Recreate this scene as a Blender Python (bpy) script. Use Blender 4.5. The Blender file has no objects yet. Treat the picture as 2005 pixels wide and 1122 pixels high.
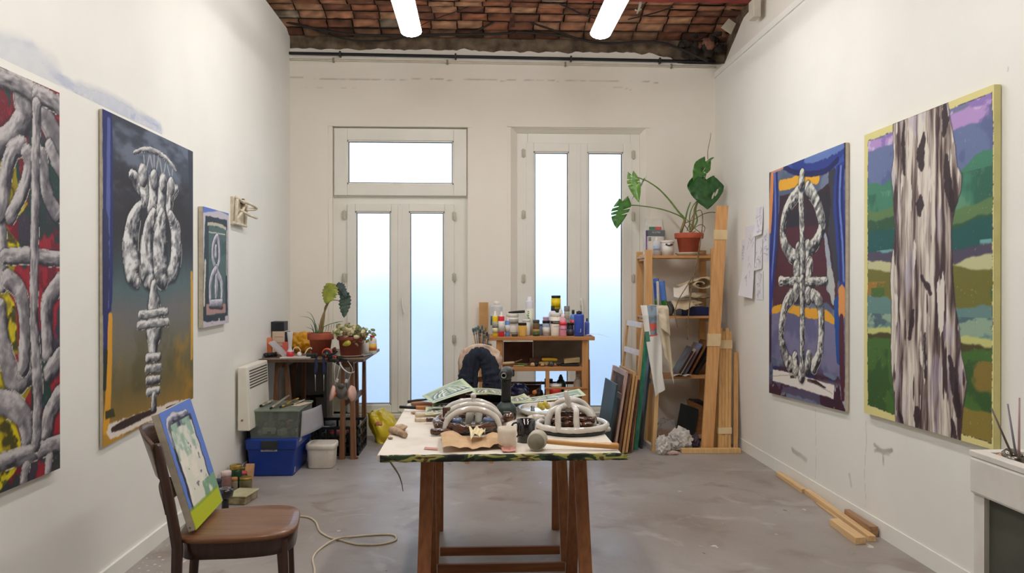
import bpy,bmesh,math,random
import numpy as np
from mathutils import Vector,Matrix,Euler
from mathutils import noise as mnoise
S=bpy.context.scene
COL=S.collection
PI=math.pi
random.seed(7)
# ------------------------------------------------------------------ camera, world, lights, exposure
FPX=1500.0
EYE=Vector((0.0,0.0,1.45))
YAW=math.radians(2.52)
PIT=math.atan(4.0/FPX)
cam_d=bpy.data.cameras.new('camera')
cam_d.sensor_width=36.0
cam_d.lens=FPX/2005.0*36.0
cam_d.clip_start=0.02
cam=bpy.data.objects.new('camera',cam_d)
COL.objects.link(cam)
cam.location=EYE
cam.rotation_euler=(PI/2-PIT,0,-YAW)
S.camera=cam
S.view_settings.view_transform='Standard'
S.view_settings.look='None'
S.view_settings.gamma=1.0
S.view_settings.use_curve_mapping=False
S.view_settings.exposure=0.0
S.cycles.max_bounces=10
S.cycles.diffuse_bounces=6
S.cycles.transmission_bounces=8
S.cycles.sample_clamp_indirect=10.0
S.cycles.use_denoising=True
LAMP_EMIT=28.5
SKY_STRENGTH=3.0
w=bpy.data.worlds.new('overcast_sky')
S.world=w
w.use_nodes=True
nt=w.node_tree
bg=nt.nodes['Background']
bg.inputs[0].default_value=(0.60,0.77,1.0,1)
bg.inputs[1].default_value=SKY_STRENGTH
# ------------------------------------------------------------------ pixel -> place helpers (2005 x 1122 frame)
_F=Vector((math.sin(YAW)*math.cos(PIT),math.cos(YAW)*math.cos(PIT),-math.sin(PIT)))
_R=Vector((math.cos(YAW),-math.sin(YAW),0))
_U=_R.cross(_F)
def ray(px,py):
 return _F+_R*((px-1002.5)/FPX)+_U*((561.0-py)/FPX)
def atY(px,py,Y):
 d=ray(px,py);return EYE+d*((Y-EYE.y)/d.y)
def atX(px,py,X):
 d=ray(px,py);return EYE+d*((X-EYE.x)/d.x)
def atZ(px,py,Z):
 d=ray(px,py);return EYE+d*((Z-EYE.z)/d.z)
def proj(x,y,z):
 v=Vector((x,y,z))-EYE
 f=v.dot(_F)
 return 1002.5+FPX*v.dot(_R)/f,561.0-FPX*v.dot(_U)/f
D=7.39
XL=atY(568,300,D).x
XR=atY(1400,300,D).x
CEIL=3.83
YB=-2.2
# ------------------------------------------------------------------ colour and material helpers
def lin1(c):
 c=c/255.0
 return c/12.92 if c<=0.04045 else((c+0.055)/1.055)**2.4
def lin(c):
 return tuple(lin1(v)for v in c)
_mats={}
def mat(name,c,c2=None,rough=0.6,scale=8.0,stretch=(1,1,1),bump=0.0,bscale=None,metal=0.0,trans=0.0,ior=1.45,coat=0.0,alpha=1.0,sss=0.0,detail=4.0,lo=0.35,hi=0.65,spec=0.5):
 pass
 if name in _mats:return _mats[name]
 m=bpy.data.materials.new(name);m.use_nodes=True
 n=m.node_tree;b=n.nodes['Principled BSDF']
 b.inputs['Roughness'].default_value=rough
 b.inputs['Metallic'].default_value=metal
 b.inputs['Transmission Weight'].default_value=trans
 b.inputs['IOR'].default_value=ior
 b.inputs['Coat Weight'].default_value=coat
 b.inputs['Coat Roughness'].default_value=0.08
 b.inputs['Alpha'].default_value=alpha
 b.inputs['Specular IOR Level'].default_value=spec
 tc=n.nodes.new('ShaderNodeTexCoord');mp=n.nodes.new('ShaderNodeMapping')
 mp.inputs['Scale'].default_value=stretch
 n.links.new(tc.outputs['Object'],mp.inputs[0])
 ns=n.nodes.new('ShaderNodeTexNoise');ns.inputs['Scale'].default_value=scale;ns.inputs['Detail'].default_value=detail
 n.links.new(mp.outputs[0],ns.inputs['Vector'])
 rp=n.nodes.new('ShaderNodeValToRGB')
 if c2 is None:c2=tuple(max(0,v*0.9)for v in c)
 rp.color_ramp.elements[0].position=lo;rp.color_ramp.elements[0].color=(*lin(c),1)
 rp.color_ramp.elements[1].position=hi;rp.color_ramp.elements[1].color=(*lin(c2),1)
 n.links.new(ns.outputs['Fac'],rp.inputs[0])
 n.links.new(rp.outputs[0],b.inputs['Base Color'])
 if bump:
  n2=n.nodes.new('ShaderNodeTexNoise');n2.inputs['Scale'].default_value=bscale or scale*3;n2.inputs['Detail'].default_value=5
  n.links.new(mp.outputs[0],n2.inputs['Vector'])
  bp=n.nodes.new('ShaderNodeBump');bp.inputs['Strength'].default_value=bump;bp.inputs['Distance'].default_value=0.01
  n.links.new(n2.outputs['Fac'],bp.inputs['Height']);n.links.new(bp.outputs[0],b.inputs['Normal'])
 _mats[name]=m
 return m
def wood(name,c,c2,axis='z',rough=0.5,coat=0.0,scale=6.0):
 s={'x':(0.6,9,9),'y':(9,0.6,9),'z':(9,9,0.6)}[axis]
 return mat(name,c,c2,rough=rough,scale=scale,stretch=s,bump=0.08,coat=coat,detail=6,lo=0.3,hi=0.75)
def emit_mat(name,c,strength):
 m=bpy.data.materials.new(name);m.use_nodes=True
 n=m.node_tree;b=n.nodes['Principled BSDF']
 b.inputs['Base Color'].default_value=(*c,1)
 b.inputs['Emission Color'].default_value=(*c,1)
 b.inputs['Emission Strength'].default_value=strength
 return m
def attr_mat(name,rough=0.55,bump=0.25,bscale=120,coat=0.0):
 if name in _mats:return _mats[name]
 m=bpy.data.materials.new(name);m.use_nodes=True
 n=m.node_tree;b=n.nodes['Principled BSDF'];b.inputs['Roughness'].default_value=rough;b.inputs['Specular IOR Level'].default_value=0.25
 b.inputs['Coat Weight'].default_value=coat
 a=n.nodes.new('ShaderNodeAttribute');a.attribute_name='paint'
 n.links.new(a.outputs['Color'],b.inputs['Base Color'])
 tc=n.nodes.new('ShaderNodeTexCoord');ns=n.nodes.new('ShaderNodeTexNoise')
 ns.inputs['Scale'].default_value=bscale;n.links.new(tc.outputs['Object'],ns.inputs['Vector'])
 bp=n.nodes.new('ShaderNodeBump');bp.inputs['Strength'].default_value=bump;bp.inputs['Distance'].default_value=0.003
 n.links.new(ns.outputs['Fac'],bp.inputs['Height']);n.links.new(bp.outputs[0],b.inputs['Normal'])
 _mats[name]=m
 return m
def mark_mat():
 m=attr_mat('wall_mark',rough=.6,bump=0);n=m.node_tree
 a=[q for q in n.nodes if q.type=='ATTRIBUTE'][0];n.links.new(a.outputs['Alpha'],n.nodes['Principled BSDF'].inputs['Alpha']);return m
# ------------------------------------------------------------------ mesh collecting helper (world coordinates)
def catmull(pts,n=6):
 P=[Vector(p)for p in pts]
 if len(P)<3:return P
 out=[]
 for i in range(len(P)-1):
  p0=P[max(i-1,0)];p1=P[i];p2=P[i+1];p3=P[min(i+2,len(P)-1)]
  for k in range(n):
   t=k/n
   out.append(0.5*((2*p1)+(p2-p0)*t+(2*p0-5*p1+4*p2-p3)*t*t+(3*p1-p0-3*p2+p3)*t**3))
 out.append(P[-1]);return out
class MB:
 def __init__(self,xf=None):
  self.bm=bmesh.new();self.xf=xf or Matrix.Identity(4);self.mi=0;self.sm=False
 def v(self,p):return self.bm.verts.new(self.xf@Vector(p))
 def f(self,vs):
  try:
   fc=self.bm.faces.new(vs);fc.material_index=self.mi;fc.smooth=self.sm;return fc
  except ValueError:return None
 def box(self,c,s,rot=None,bev=0.0):
  c=Vector(c);M=Matrix.Translation(c)
  if rot is not None:M=M@(rot.to_4x4()if hasattr(rot,'to_4x4')else Euler(rot).to_matrix().to_4x4())
  x,y,z=s[0]/2,s[1]/2,s[2]/2
  return self.hexa([M@Vector(q)for q in((-x,-y,-z),(x,-y,-z),(x,y,-z),(-x,y,-z),(-x,-y,z),(x,-y,z),(x,y,z),(-x,y,z))],bev)
 def b2(self,a,b,bev=0.0):
  lo=[min(a[i],b[i])for i in range(3)];hi=[max(a[i],b[i])for i in range(3)]
  return self.box([(lo[i]+hi[i])/2 for i in range(3)],[hi[i]-lo[i]for i in range(3)],None,bev)
 def hexa(self,q,bev=0.0):
  vs=[self.v(p)for p in q]
  fs=[self.f([vs[i]for i in ix])for ix in((3,2,1,0),(4,5,6,7),(0,1,5,4),(1,2,6,5),(2,3,7,6),(3,0,4,7))]
  if bev:
   es=list({e for f in fs for e in f.edges})
   r=bmesh.ops.bevel(self.bm,geom=es,offset=bev,segments=2,affect='EDGES',profile=0.5,clamp_overlap=True)
   for f in r['faces']:f.material_index=self.mi
  return self
 def beam(self,a,b,wdt,thk,up=(0,0,1),bev=0.0):
  pass
  a=Vector(a);b=Vector(b);d=(b-a).normalized();up=Vector(up)
  s=d.cross(up)
  if s.length<1e-4:s=d.cross(Vector((1,0,0)))
  s.normalize();u=s.cross(d).normalized()
  s*=wdt/2;u*=thk/2
  return self.hexa([a-s-u,a+s-u,b+s-u,b-s-u,a-s+u,a+s+u,b+s+u,b-s+u],bev)
 def tube(self,pts,r,seg=10,smooth=5,caps=True,flat=1.0,jit=0.0,seed=0):
  P=catmull(pts,smooth)if smooth else[Vector(p)for p in pts]
  rs=r if isinstance(r,(list,tuple))else[r]*len(pts)
  n=len(P);R=[]
  for i in range(n):
   t=i/max(n-1,1)*(len(rs)-1);k=min(int(t),len(rs)-2)if len(rs)>1 else 0
   R.append(rs[0]if len(rs)==1 else rs[k]+(rs[k+1]-rs[k])*(t-k))
  t0=(P[1]-P[0]).normalized();nrm=t0.orthogonal().normalized();rings=[]
  if flat!=1.0:nrm=(Vector((0,0,1))-t0*t0.z);nrm=nrm.normalized()if nrm.length>1e-3 else t0.orthogonal().normalized()
  for i in range(n):
   t=(P[min(i+1,n-1)]-P[max(i-1,0)])
   t=t.normalized()if t.length>1e-9 else t0
   nrm=(nrm-t*nrm.dot(t));nrm=nrm.normalized()if nrm.length>1e-6 else t.orthogonal().normalized()
   bn=t.cross(nrm);ring=[]
   for k in range(seg):
    a=2*PI*k/seg;rr=R[i]
    if jit:rr*=1+jit*mnoise.noise(P[i]*40+Vector((math.cos(a),math.sin(a),seed))*0.9)
    ring.append(self.v(P[i]+nrm*(math.cos(a)*rr*flat)+bn*(math.sin(a)*rr)))
   rings.append(ring)
  for i in range(n-1):
   for k in range(seg):
    fc=self.f([rings[i][k],rings[i][(k+1)%seg],rings[i+1][(k+1)%seg],rings[i+1][k]])
    if fc:fc.smooth=True
  if caps:
   for ring,ctr,rr,sgn in((rings[0],P[0],R[0],-1),(rings[-1],P[-1],R[-1],1)):
    tdir=((P[1]-P[0])if sgn<0 else(P[-1]-P[-2])).normalized()*sgn
    if rr>0.004 and flat==1.0 and seg>=8:
     r2=[self.v(ctr+(self.xf.inverted()@q.co-ctr)*0.7+tdir*rr*0.35)for q in ring]
     for k in range(seg):
      fc=self.f([ring[k],ring[(k+1)%seg],r2[(k+1)%seg],r2[k]]if sgn>0 else[ring[(k+1)%seg],ring[k],r2[k],r2[(k+1)%seg]])
      if fc:fc.smooth=True
     ring=r2;tip=self.v(ctr+tdir*rr*0.5)
    else:tip=self.v(ctr)
    for k in range(seg):
     fc=self.f([ring[k],ring[(k+1)%seg],tip]if sgn>0 else[ring[(k+1)%seg],ring[k],tip])
     if fc:fc.smooth=True
  return self
 def lathe(self,base,prof,seg=24,axis=None,wob=0.0,seed=0):
  pass
  base=Vector(base);az=Vector(axis).normalized()if axis else Vector((0,0,1))
  ax=az.orthogonal().normalized()if axis else Vector((1,0,0));ay=az.cross(ax);rings=[]
  for i,(r,h)in enumerate(prof):
   if r<1e-5:rings.append([self.v(base+az*h)]);continue
   ring=[]
   for k in range(seg):
    a=2*PI*k/seg;rr=r
    if wob:rr*=1+wob*mnoise.noise(Vector((math.cos(a)*1.5,math.sin(a)*1.5,h*20+seed)))
    ring.append(self.v(base+az*h+ax*(math.cos(a)*rr)+ay*(math.sin(a)*rr)))
   rings.append(ring)
  for a,b in zip(rings,rings[1:]):
   for k in range(seg):
    k2=(k+1)%seg
    if len(a)==1 and len(b)==1:break
    if len(a)==1:fc=self.f([a[0],b[k2],b[k]])
    elif len(b)==1:fc=self.f([a[k],a[k2],b[0]])
    else:fc=self.f([a[k],a[k2],b[k2],b[k]])
    if fc:fc.smooth=True
  return self
 def blob(self,c,r,sub=3,amp=0.15,freq=1.5,seed=0,rot=None):
  c=Vector(c);r=Vector(r)if isinstance(r,(tuple,list,Vector))else Vector((r,r,r))
  g=bmesh.ops.create_icosphere(self.bm,subdivisions=sub,radius=1.0)
  M=Euler(rot).to_matrix()if rot else Matrix.Identity(3)
  for q in g['verts']:
   p=q.co.copy();k=1+amp*mnoise.noise(p*freq+Vector((seed*3.1,seed,-seed*1.7)))
   if amp:k+=amp*0.5*mnoise.noise(p*freq*2.7+Vector((seed,5,seed)))
   p=M@Vector((p.x*r.x*k,p.y*r.y*k,p.z*r.z*k))
   q.co=self.xf@(c+p)
   for fc in q.link_faces:fc.material_index=self.mi;fc.smooth=True
  return self
 def grid(self,fn,nu,nv,smooth=True,thick=0.0):
  vs=[[self.v(fn(i/nu,j/nv))for i in range(nu+1)]for j in range(nv+1)]
  for j in range(nv):
   for i in range(nu):
    fc=self.f([vs[j][i],vs[j][i+1],vs[j+1][i+1],vs[j+1][i]])
    if fc:fc.smooth=smooth
  if thick:
   self.bm.normal_update()
   off={}
   for row in vs:
    for q in row:off[q]=self.bm.verts.new(q.co-q.normal*thick)
   for j in range(nv):
    for i in range(nu):
     fc=self.f([off[vs[j][i]],off[vs[j+1][i]],off[vs[j+1][i+1]],off[vs[j][i+1]]])
     if fc:fc.smooth=smooth
   brd=[vs[0][i]for i in range(nu+1)]+[vs[j][nu]for j in range(1,nv+1)]+[vs[nv][i]for i in range(nu-1,-1,-1)]+[vs[j][0]for j in range(nv-1,0,-1)]
   for a,b in zip(brd,brd[1:]+brd[:1]):self.f([b,a,off[a],off[b]])
  return self
 def prism(self,pts,ext):
  pass
  ext=Vector(ext);a=[self.v(p)for p in pts];b=[self.v(Vector(p)+ext)for p in pts]
  self.f(a[::-1]);self.f(b);n=len(a)
  for i in range(n):self.f([a[i],a[(i+1)%n],b[(i+1)%n],b[i]])
  return self
 def build(self,name,mats,parent=None,origin=None,fix=True,zmin=None):
  bm=self.bm
  if zmin is not None:
   for q in bm.verts:q.co.z=max(q.co.z,zmin)
  if fix:bmesh.ops.recalc_face_normals(bm,faces=bm.faces)
  if parent is not None:
   inv=WM[parent.name].inverted();bm.transform(inv)
  else:
   if origin is None:
    xs=[q.co.x for q in bm.verts];ys=[q.co.y for q in bm.verts];zs=[q.co.z for q in bm.verts]
    origin=((min(xs)+max(xs))/2,(min(ys)+max(ys))/2,min(zs))
   bm.transform(Matrix.Translation(-Vector(origin)))
  me=bpy.data.meshes.new(name);bm.to_mesh(me);bm.free()
  return link(name,me,mats,parent,origin)
WM={}
def link(name,me,mats,parent=None,origin=(0,0,0)):
 for m in(mats if isinstance(mats,(list,tuple))else[mats]):me.materials.append(m)
 o=bpy.data.objects.new(name,me);COL.objects.link(o)
 if parent is not None:
  o.parent=parent;WM[o.name]=WM[parent.name].copy()
 else:
  o.location=origin;WM[o.name]=Matrix.Translation(Vector(origin))
 return o
def thing(name,label,cat,loc,group=None,rotz=0.0):
 o=bpy.data.objects.new(name,None);o.empty_display_size=0.05;COL.objects.link(o)
 o.location=loc;o.rotation_euler=(0,0,rotz)
 WM[o.name]=Matrix.Translation(Vector(loc))@Matrix.Rotation(rotz,4,'Z')
 return tag(o,label,cat,group)
def tag(o,label,cat,group=None,kind=None):
 o['label']=label;o['category']=cat
 if group:o['group']=group
 if kind:o['kind']=kind
 return o
def struct(o,label=None,cat=None):
 o['kind']='structure'
 if label:o['label']=label
 if cat:o['category']=cat
 return o
def lettering(txt,height,p,xdir,updir,m,parent,width=None,name='lettering'):
 pass
 cu=bpy.data.curves.new('font_tmp','FONT');cu.body=txt;cu.align_x='CENTER';cu.align_y='CENTER';cu.size=1.0;cu.extrude=0.0
 ob=bpy.data.objects.new('font_tmp',cu);COL.objects.link(ob)
 bpy.context.view_layer.update()
 me=bpy.data.meshes.new_from_object(ob.evaluated_get(bpy.context.evaluated_depsgraph_get()))
 bpy.data.objects.remove(ob)
 xs=[q.co.x for q in me.vertices];ys=[q.co.y for q in me.vertices]
 hh=max(ys)-min(ys);ww=max(xs)-min(xs);cx=(max(xs)+min(xs))/2;cy=(max(ys)+min(ys))/2
 sy=height/hh;sx=(width/ww)if width else sy
 X=Vector(xdir).normalized();Uv=Vector(updir).normalized();p=Vector(p);inv=WM[parent.name].inverted()
 for q in me.vertices:q.co=inv@(p+X*((q.co.x-cx)*sx)+Uv*((q.co.y-cy)*sy))
 me.name=name
 return link(name,me,m,parent)
# ------------------------------------------------------------------ painted surfaces: colours computed point by point on a fine grid
_rng=np.random.RandomState(3)
_lat=_rng.rand(256,256)
def vnoise(x,y,seed=0):
 x=np.asarray(x,float)+seed*17.31;y=np.asarray(y,float)+seed*5.77
 xi=np.floor(x).astype(int);yi=np.floor(y).astype(int);fx=x-xi;fy=y-yi
 fx=fx*fx*(3-2*fx);fy=fy*fy*(3-2*fy)
 g=lambda a,b:_lat[a%256,b%256]
 return(g(xi,yi)*(1-fx)+g(xi+1,yi)*fx)*(1-fy)+(g(xi,yi+1)*(1-fx)+g(xi+1,yi+1)*fx)*fy
def fbm(x,y,seed=0,o=4):
 r=0;a=0.5;t=0
 for i in range(o):
  r=r+a*vnoise(x*2**i,y*2**i,seed+i*3);t+=a;a*=0.55
 return r/t
def sst(a,b,x):
 t=np.clip((x-a)/(b-a),0,1);return t*t*(3-2*t)
class Paint:
 pass
 def __init__(self,W,H,step=0.005,base=(200,200,200)):
  self.W,self.H=W,H;self.nx=max(2,int(W/step));self.ny=max(2,int(H/step))
  self.U,self.V=np.meshgrid(np.linspace(0,W,self.nx+1),np.linspace(0,H,self.ny+1))
  self.C=np.ones(self.U.shape+(3,))*np.array(base)/255.0;self.A=None
 def mix(self,mask,col):
  col=np.array(col)/255.0 if not isinstance(col,np.ndarray)else col
  self.C=self.C*(1-mask[...,None])+col*mask[...,None]
 def wob(self,amp,f,seed):
  return(fbm(self.U*f,self.V*f,seed)-0.5)*2*amp,(fbm(self.U*f,self.V*f,seed+50)-0.5)*2*amp
 def patches(self,col,f=8,thr=0.55,soft=0.05,seed=0,sx=1,sy=1,within=None,op=1.0):
  n=fbm(self.U*f*sx,self.V*f*sy,seed);m=sst(thr-soft,thr+soft,n)*op
  if within is not None:m=m*within
  self.mix(m,col)
 def poly(self,pts,col,soft=0.004,wob=0.006,f=25,seed=1,op=1.0,get=False):
  du,dv=self.wob(wob,f,seed);x=self.U+du;y=self.V+dv
  inside=np.zeros(x.shape,bool);dist=np.full(x.shape,1e9);n=len(pts)
  for i in range(n):
   (x1,y1),(x2,y2)=pts[i],pts[(i+1)%n]
   c=((y1>y)!=(y2>y))&(x<(x2-x1)*(y-y1)/(y2-y1+1e-12)+x1);inside^=c
   dx,dy=x2-x1,y2-y1;t=np.clip(((x-x1)*dx+(y-y1)*dy)/(dx*dx+dy*dy+1e-12),0,1)
   dist=np.minimum(dist,np.hypot(x-x1-t*dx,y-y1-t*dy))
  m=sst(-soft,soft,np.where(inside,dist,-dist))*op
  if get:return m
  self.mix(m,col)
 def stroke(self,pts,r,col,wob=0.004,f=30,seed=1,op=1.0,soft=0.003):
  d,s,t,rr=self._near(pts,r,wob,f,seed);self.mix(sst(soft,-soft,d-rr)*op,col)
 def _near(self,pts,r,wob,f,seed,n=6):
  P=catmull([Vector((p[0],p[1],0))for p in pts],n);P=[(p.x,p.y)for p in P]
  rs=list(r)if isinstance(r,(list,tuple))else[r,r]
  du,dv=self.wob(wob,f,seed);x=self.U+du;y=self.V+dv
  best=np.full(x.shape,1e9);sg=np.zeros(x.shape);ta=np.zeros(x.shape);rad=np.ones(x.shape)*rs[0]
  m=len(P)-1
  for i in range(m):
   (x1,y1),(x2,y2)=P[i],P[i+1];dx,dy=x2-x1,y2-y1;L2=dx*dx+dy*dy+1e-12
   t=np.clip(((x-x1)*dx+(y-y1)*dy)/L2,0,1);ex=x-x1-t*dx;ey=y-y1-t*dy
   d=np.hypot(ex,ey);tt=(i+t)/m;k=tt*(len(rs)-1);k0=np.minimum(k.astype(int),len(rs)-2)
   ra=np.array(rs)[k0]*(1-(k-k0))+np.array(rs)[k0+1]*(k-k0)
   up=(d/ra)<(best/rad)
   best=np.where(up,d,best);rad=np.where(up,ra,rad);ta=np.where(up,tt,ta)
   L=math.sqrt(L2)
   nx,ny=ex/np.maximum(d,1e-9),ey/np.maximum(d,1e-9)
   sg=np.where(up,(nx*-0.62+ny*0.78)*d/ra,sg)
  return best,sg,ta,rad
 def roll(self,pts,r,lightc=(214,212,208),darkc=(40,40,46),midc=None,rough=0.55,seed=1,wob=0.006,f=22,line=(225,220,205),fine=90,bias=0.0,shadow=True):
  pass
  d,s,t,ra=self._near(pts,r,wob,f,seed);q=d/ra
  if shadow:self.mix(sst(1.35,0.95,q)*0.55,(18,20,24))
  if line is not None:self.mix(sst(1.16,1.08,q)*sst(0.98,1.06,q)*(vnoise(self.U*12,self.V*12,seed)>0.55)*0.8,line)
  ln=sum(math.hypot(a[0]-b_[0],a[1]-b_[1])for a,b_ in zip(pts,pts[1:]))
  nz=fbm(t*ln*fine*0.22,s*3.2+seed,seed+7,3)-0.5
  n2=fbm(self.U*fine*0.35,self.V*fine*0.35,seed+9,3)-0.5
  sh=0.55+0.40*s+rough*nz+0.45*rough*n2+bias-0.35*np.clip(q-0.75,0,1)
  if midc is None:midc=tuple((a+b)/2 for a,b in zip(lightc,darkc))
  L=np.array(lightc)/255.;K=np.array(darkc)/255.;Mc=np.array(midc)/255.
  a=sst(0.18,0.5,sh)[...,None];b=sst(0.45,0.8,sh)[...,None]
  col=(K*(1-a)+Mc*a)*(1-b)+L*b
  self.mix(sst(1.03,0.97,q),col)
 def mesh(self,name,fn,mats,parent=None,origin=(0,0,0)):
  pass
  X,Y,Z=fn(self.U,self.V);n=X.size;co=np.stack([X.ravel(),Y.ravel(),Z.ravel()],1)
  M=(WM[parent.name].inverted()if parent is not None else Matrix.Translation(-Vector(origin)))
  A=np.array(M);co=co@A[:3,:3].T+A[:3,3]
  w_=self.nx+1;i=np.arange(self.ny*self.nx);r_=i//self.nx;c_=i%self.nx;a=r_*w_+c_
  q=np.stack([a,a+1,a+w_+1,a+w_],1).astype(np.int32)
  me=bpy.data.meshes.new(name);me.vertices.add(n);me.vertices.foreach_set('co',co.ravel().astype(np.float32))
  me.loops.add(q.size);me.loops.foreach_set('vertex_index',q.ravel());me.polygons.add(len(q))
  me.polygons.foreach_set('loop_start',np.arange(0,q.size,4,dtype=np.int32))
  me.polygons.foreach_set('use_smooth',np.ones(len(q),bool));me.update(calc_edges=True)
  c=np.clip(self.C,0,1).reshape(-1,3);c=np.where(c<=0.04045,c/12.92,((c+0.055)/1.055)**2.4)
  at=me.attributes.new('paint','FLOAT_COLOR','POINT');at.data.foreach_set('color',np.concatenate([c,np.ones((n,1))if self.A is None else self.A.reshape(-1,1)],1).ravel().astype(np.float32))
  return link(name,me,mats,parent,origin)
# ================================================================== ROOM SHELL
WHITE=mat('white_wall_paint',(228,224,214),(222,218,208),rough=0.62,scale=1.3,bump=0.12,bscale=14)
CREAM=mat('cream_wall_paint',(243,239,229),(238,233,221),rough=0.6,scale=1.1,bump=0.15,bscale=9)
def side_wall_mat():
 pass
 m=mat('white_partition_paint',(236,236,229),(231,231,224),rough=0.6,scale=1.6,bump=0.1,bscale=16)
 return m
SIDE=side_wall_mat()
ROUGH=mat('crumbling_mortar',(134,116,94),(80,66,54),rough=0.95,scale=9,bump=0.9,bscale=22,lo=0.3,hi=0.7)
def floor_mat():
 m=bpy.data.materials.new('painted_concrete');m.use_nodes=True
 n=m.node_tree;b=n.nodes['Principled BSDF']
 tc=n.nodes.new('ShaderNodeTexCoord')
 def noise(s,d=5,dist=0.0):
  q=n.nodes.new('ShaderNodeTexNoise');q.inputs['Scale'].default_value=s;q.inputs['Detail'].default_value=d;q.inputs['Distortion'].default_value=dist
  n.links.new(tc.outputs['Object'],q.inputs['Vector']);return q
 def ramp(src,a,b_,ca=(0,0,0,1),cb=(1,1,1,1)):
  q=n.nodes.new('ShaderNodeValToRGB');q.color_ramp.elements[0].position=a;q.color_ramp.elements[1].position=b_
  q.color_ramp.elements[0].color=ca;q.color_ramp.elements[1].color=cb;n.links.new(src,q.inputs[0]);return q
 def mixc(f,a,col):
  q=n.nodes.new('ShaderNodeMixRGB');n.links.new(f,q.inputs[0]);n.links.new(a,q.inputs[1]);q.inputs[2].default_value=(*lin(col),1);return q
 c=ramp(noise(0.9,8,0.2).outputs['Fac'],0.3,0.7,(*lin((140,130,121)),1),(*lin((166,161,157)),1))
 c2=mixc(ramp(noise(2.7,8,0.3).outputs['Fac'],0.55,0.8).outputs[0],c.outputs[0],(122,108,98))
 c3=mixc(ramp(noise(14,4).outputs['Fac'],0.55,0.8).outputs[0],c2.outputs[0],(150,143,139))
 c4=mixc(ramp(noise(5.5,3,0.6).outputs['Fac'],0.725,0.74).outputs[0],c3.outputs[0],(205,200,192))
 c5=mixc(ramp(noise(9.5,2,0.3).outputs['Fac'],0.75,0.76).outputs[0],c4.outputs[0],(95,84,78))
 c6=mixc(ramp(noise(3.3,9,0.8).outputs['Fac'],0.6,0.68,(0,0,0,1),(.55,.55,.55,1)).outputs[0],c5.outputs[0],(178,173,168))
 c7=mixc(ramp(noise(1.9,9,1.4).outputs['Fac'],0.61,0.7,(0,0,0,1),(.6,.6,.6,1)).outputs[0],c6.outputs[0],(116,101,90))
 c8=mixc(ramp(noise(38,3).outputs['Fac'],0.72,0.75).outputs[0],c7.outputs[0],(186,182,176))
 n.links.new(c8.outputs[0],b.inputs['Base Color'])
 rr=ramp(noise(3,5).outputs['Fac'],0.3,0.7,(0.34,0.34,0.34,1),(0.52,0.52,0.52,1));n.links.new(rr.outputs[0],b.inputs['Roughness'])
 bp=n.nodes.new('ShaderNodeBump');bp.inputs['Strength'].default_value=0.12;bp.inputs['Distance'].default_value=0.01
 n.links.new(noise(30,5).outputs['Fac'],bp.inputs['Height']);n.links.new(bp.outputs[0],b.inputs['Normal'])
 return m
b=MB();b.b2((XL-0.12,YB,-0.06),(XR+0.12,D+0.3,0.0))
struct(b.build('floor',floor_mat(),origin=(0,3,0)),'grey painted concrete floor with worn patches and paint spots','floor')
b=MB();b.b2((XL-0.1,YB,0),(XL,D,CEIL+0.02))
WALL_L=struct(b.build('wall_left',SIDE,origin=(XL,3,0)))
LEDGE=3.46
b=MB();b.b2((XR,YB,0),(XR+0.1,D+0.02,LEDGE))
WALL_R=struct(b.build('wall_right',SIDE,origin=(XR,3,0)))
b=MB()
b.b2((XR-0.015,YB,LEDGE),(XR+0.1,D-0.02,LEDGE+0.05))
struct(b.build('trim_1',SIDE,origin=(XR,3,LEDGE)))
# upper panel above the ledge, its far end cut off ragged
b=MB()
pts=[(XR+0.03,YB,LEDGE+0.05),(XR+0.03,D-0.12,LEDGE+0.05)]
yy=D-0.12;zz=LEDGE+0.06
for k in range(12):
 yy-=0.06+0.03*(k%3);zz+=0.025+0.018*((k*7)%3)
 pts.append((XR+0.03,yy,min(zz,CEIL-0.02)))
pts+=[(XR+0.03,YB,CEIL)]
b.prism(pts,(0.05,0,0));struct(b.build('wall_right_upper',WHITE,origin=(XR,3,LEDGE)))
b=MB();b.b2((XL-0.3,YB-0.1,0),(XR+0.3,YB,CEIL+0.3));struct(b.build('wall_rear',WHITE,origin=(0,YB,0)))
b=MB();b.b2((XR+0.1,YB,LEDGE-0.1),(XR+0.3,D+0.3,CEIL+0.3));struct(b.build('wall_right_daylight_cover',ROUGH,origin=(XR,3,LEDGE)))  # added behind the rubble to keep daylight from leaking into the corner
b=MB();b.b2((XL-0.3,YB,3.6),(XL-0.1,D+0.3,CEIL+0.3));struct(b.build('wall_left_outer',ROUGH,origin=(XL,3,LEDGE)))
# ---- back wall with the two window openings
def wx(px,Y=D):return atY(px,500,Y).x
def wz(py,Y=D,px=950):return atY(px,py,Y).z
O1=(wx(651),wx(916),0.20,wz(250))
O2=(wx(1000),wx(1264),0.20,wz(250,D,1130))
RAG=3.70
b=MB()
xs=sorted([XL-0.1,O1[0],O1[1],O2[0],O2[1],XR+0.1]);zs=[0,0.20,O1[3],RAG-0.1]
for i in range(len(xs)-1):
 for j in range(len(zs)-1):
  cx=(xs[i]+xs[i+1])/2;cz=(zs[j]+zs[j+1])/2
  if any(o[0]<cx<o[1]and o[2]<cz<o[3]for o in(O1,O2)):continue
  b.b2((xs[i],D,zs[j]),(xs[i+1],D+0.28,zs[j+1]))
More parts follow.
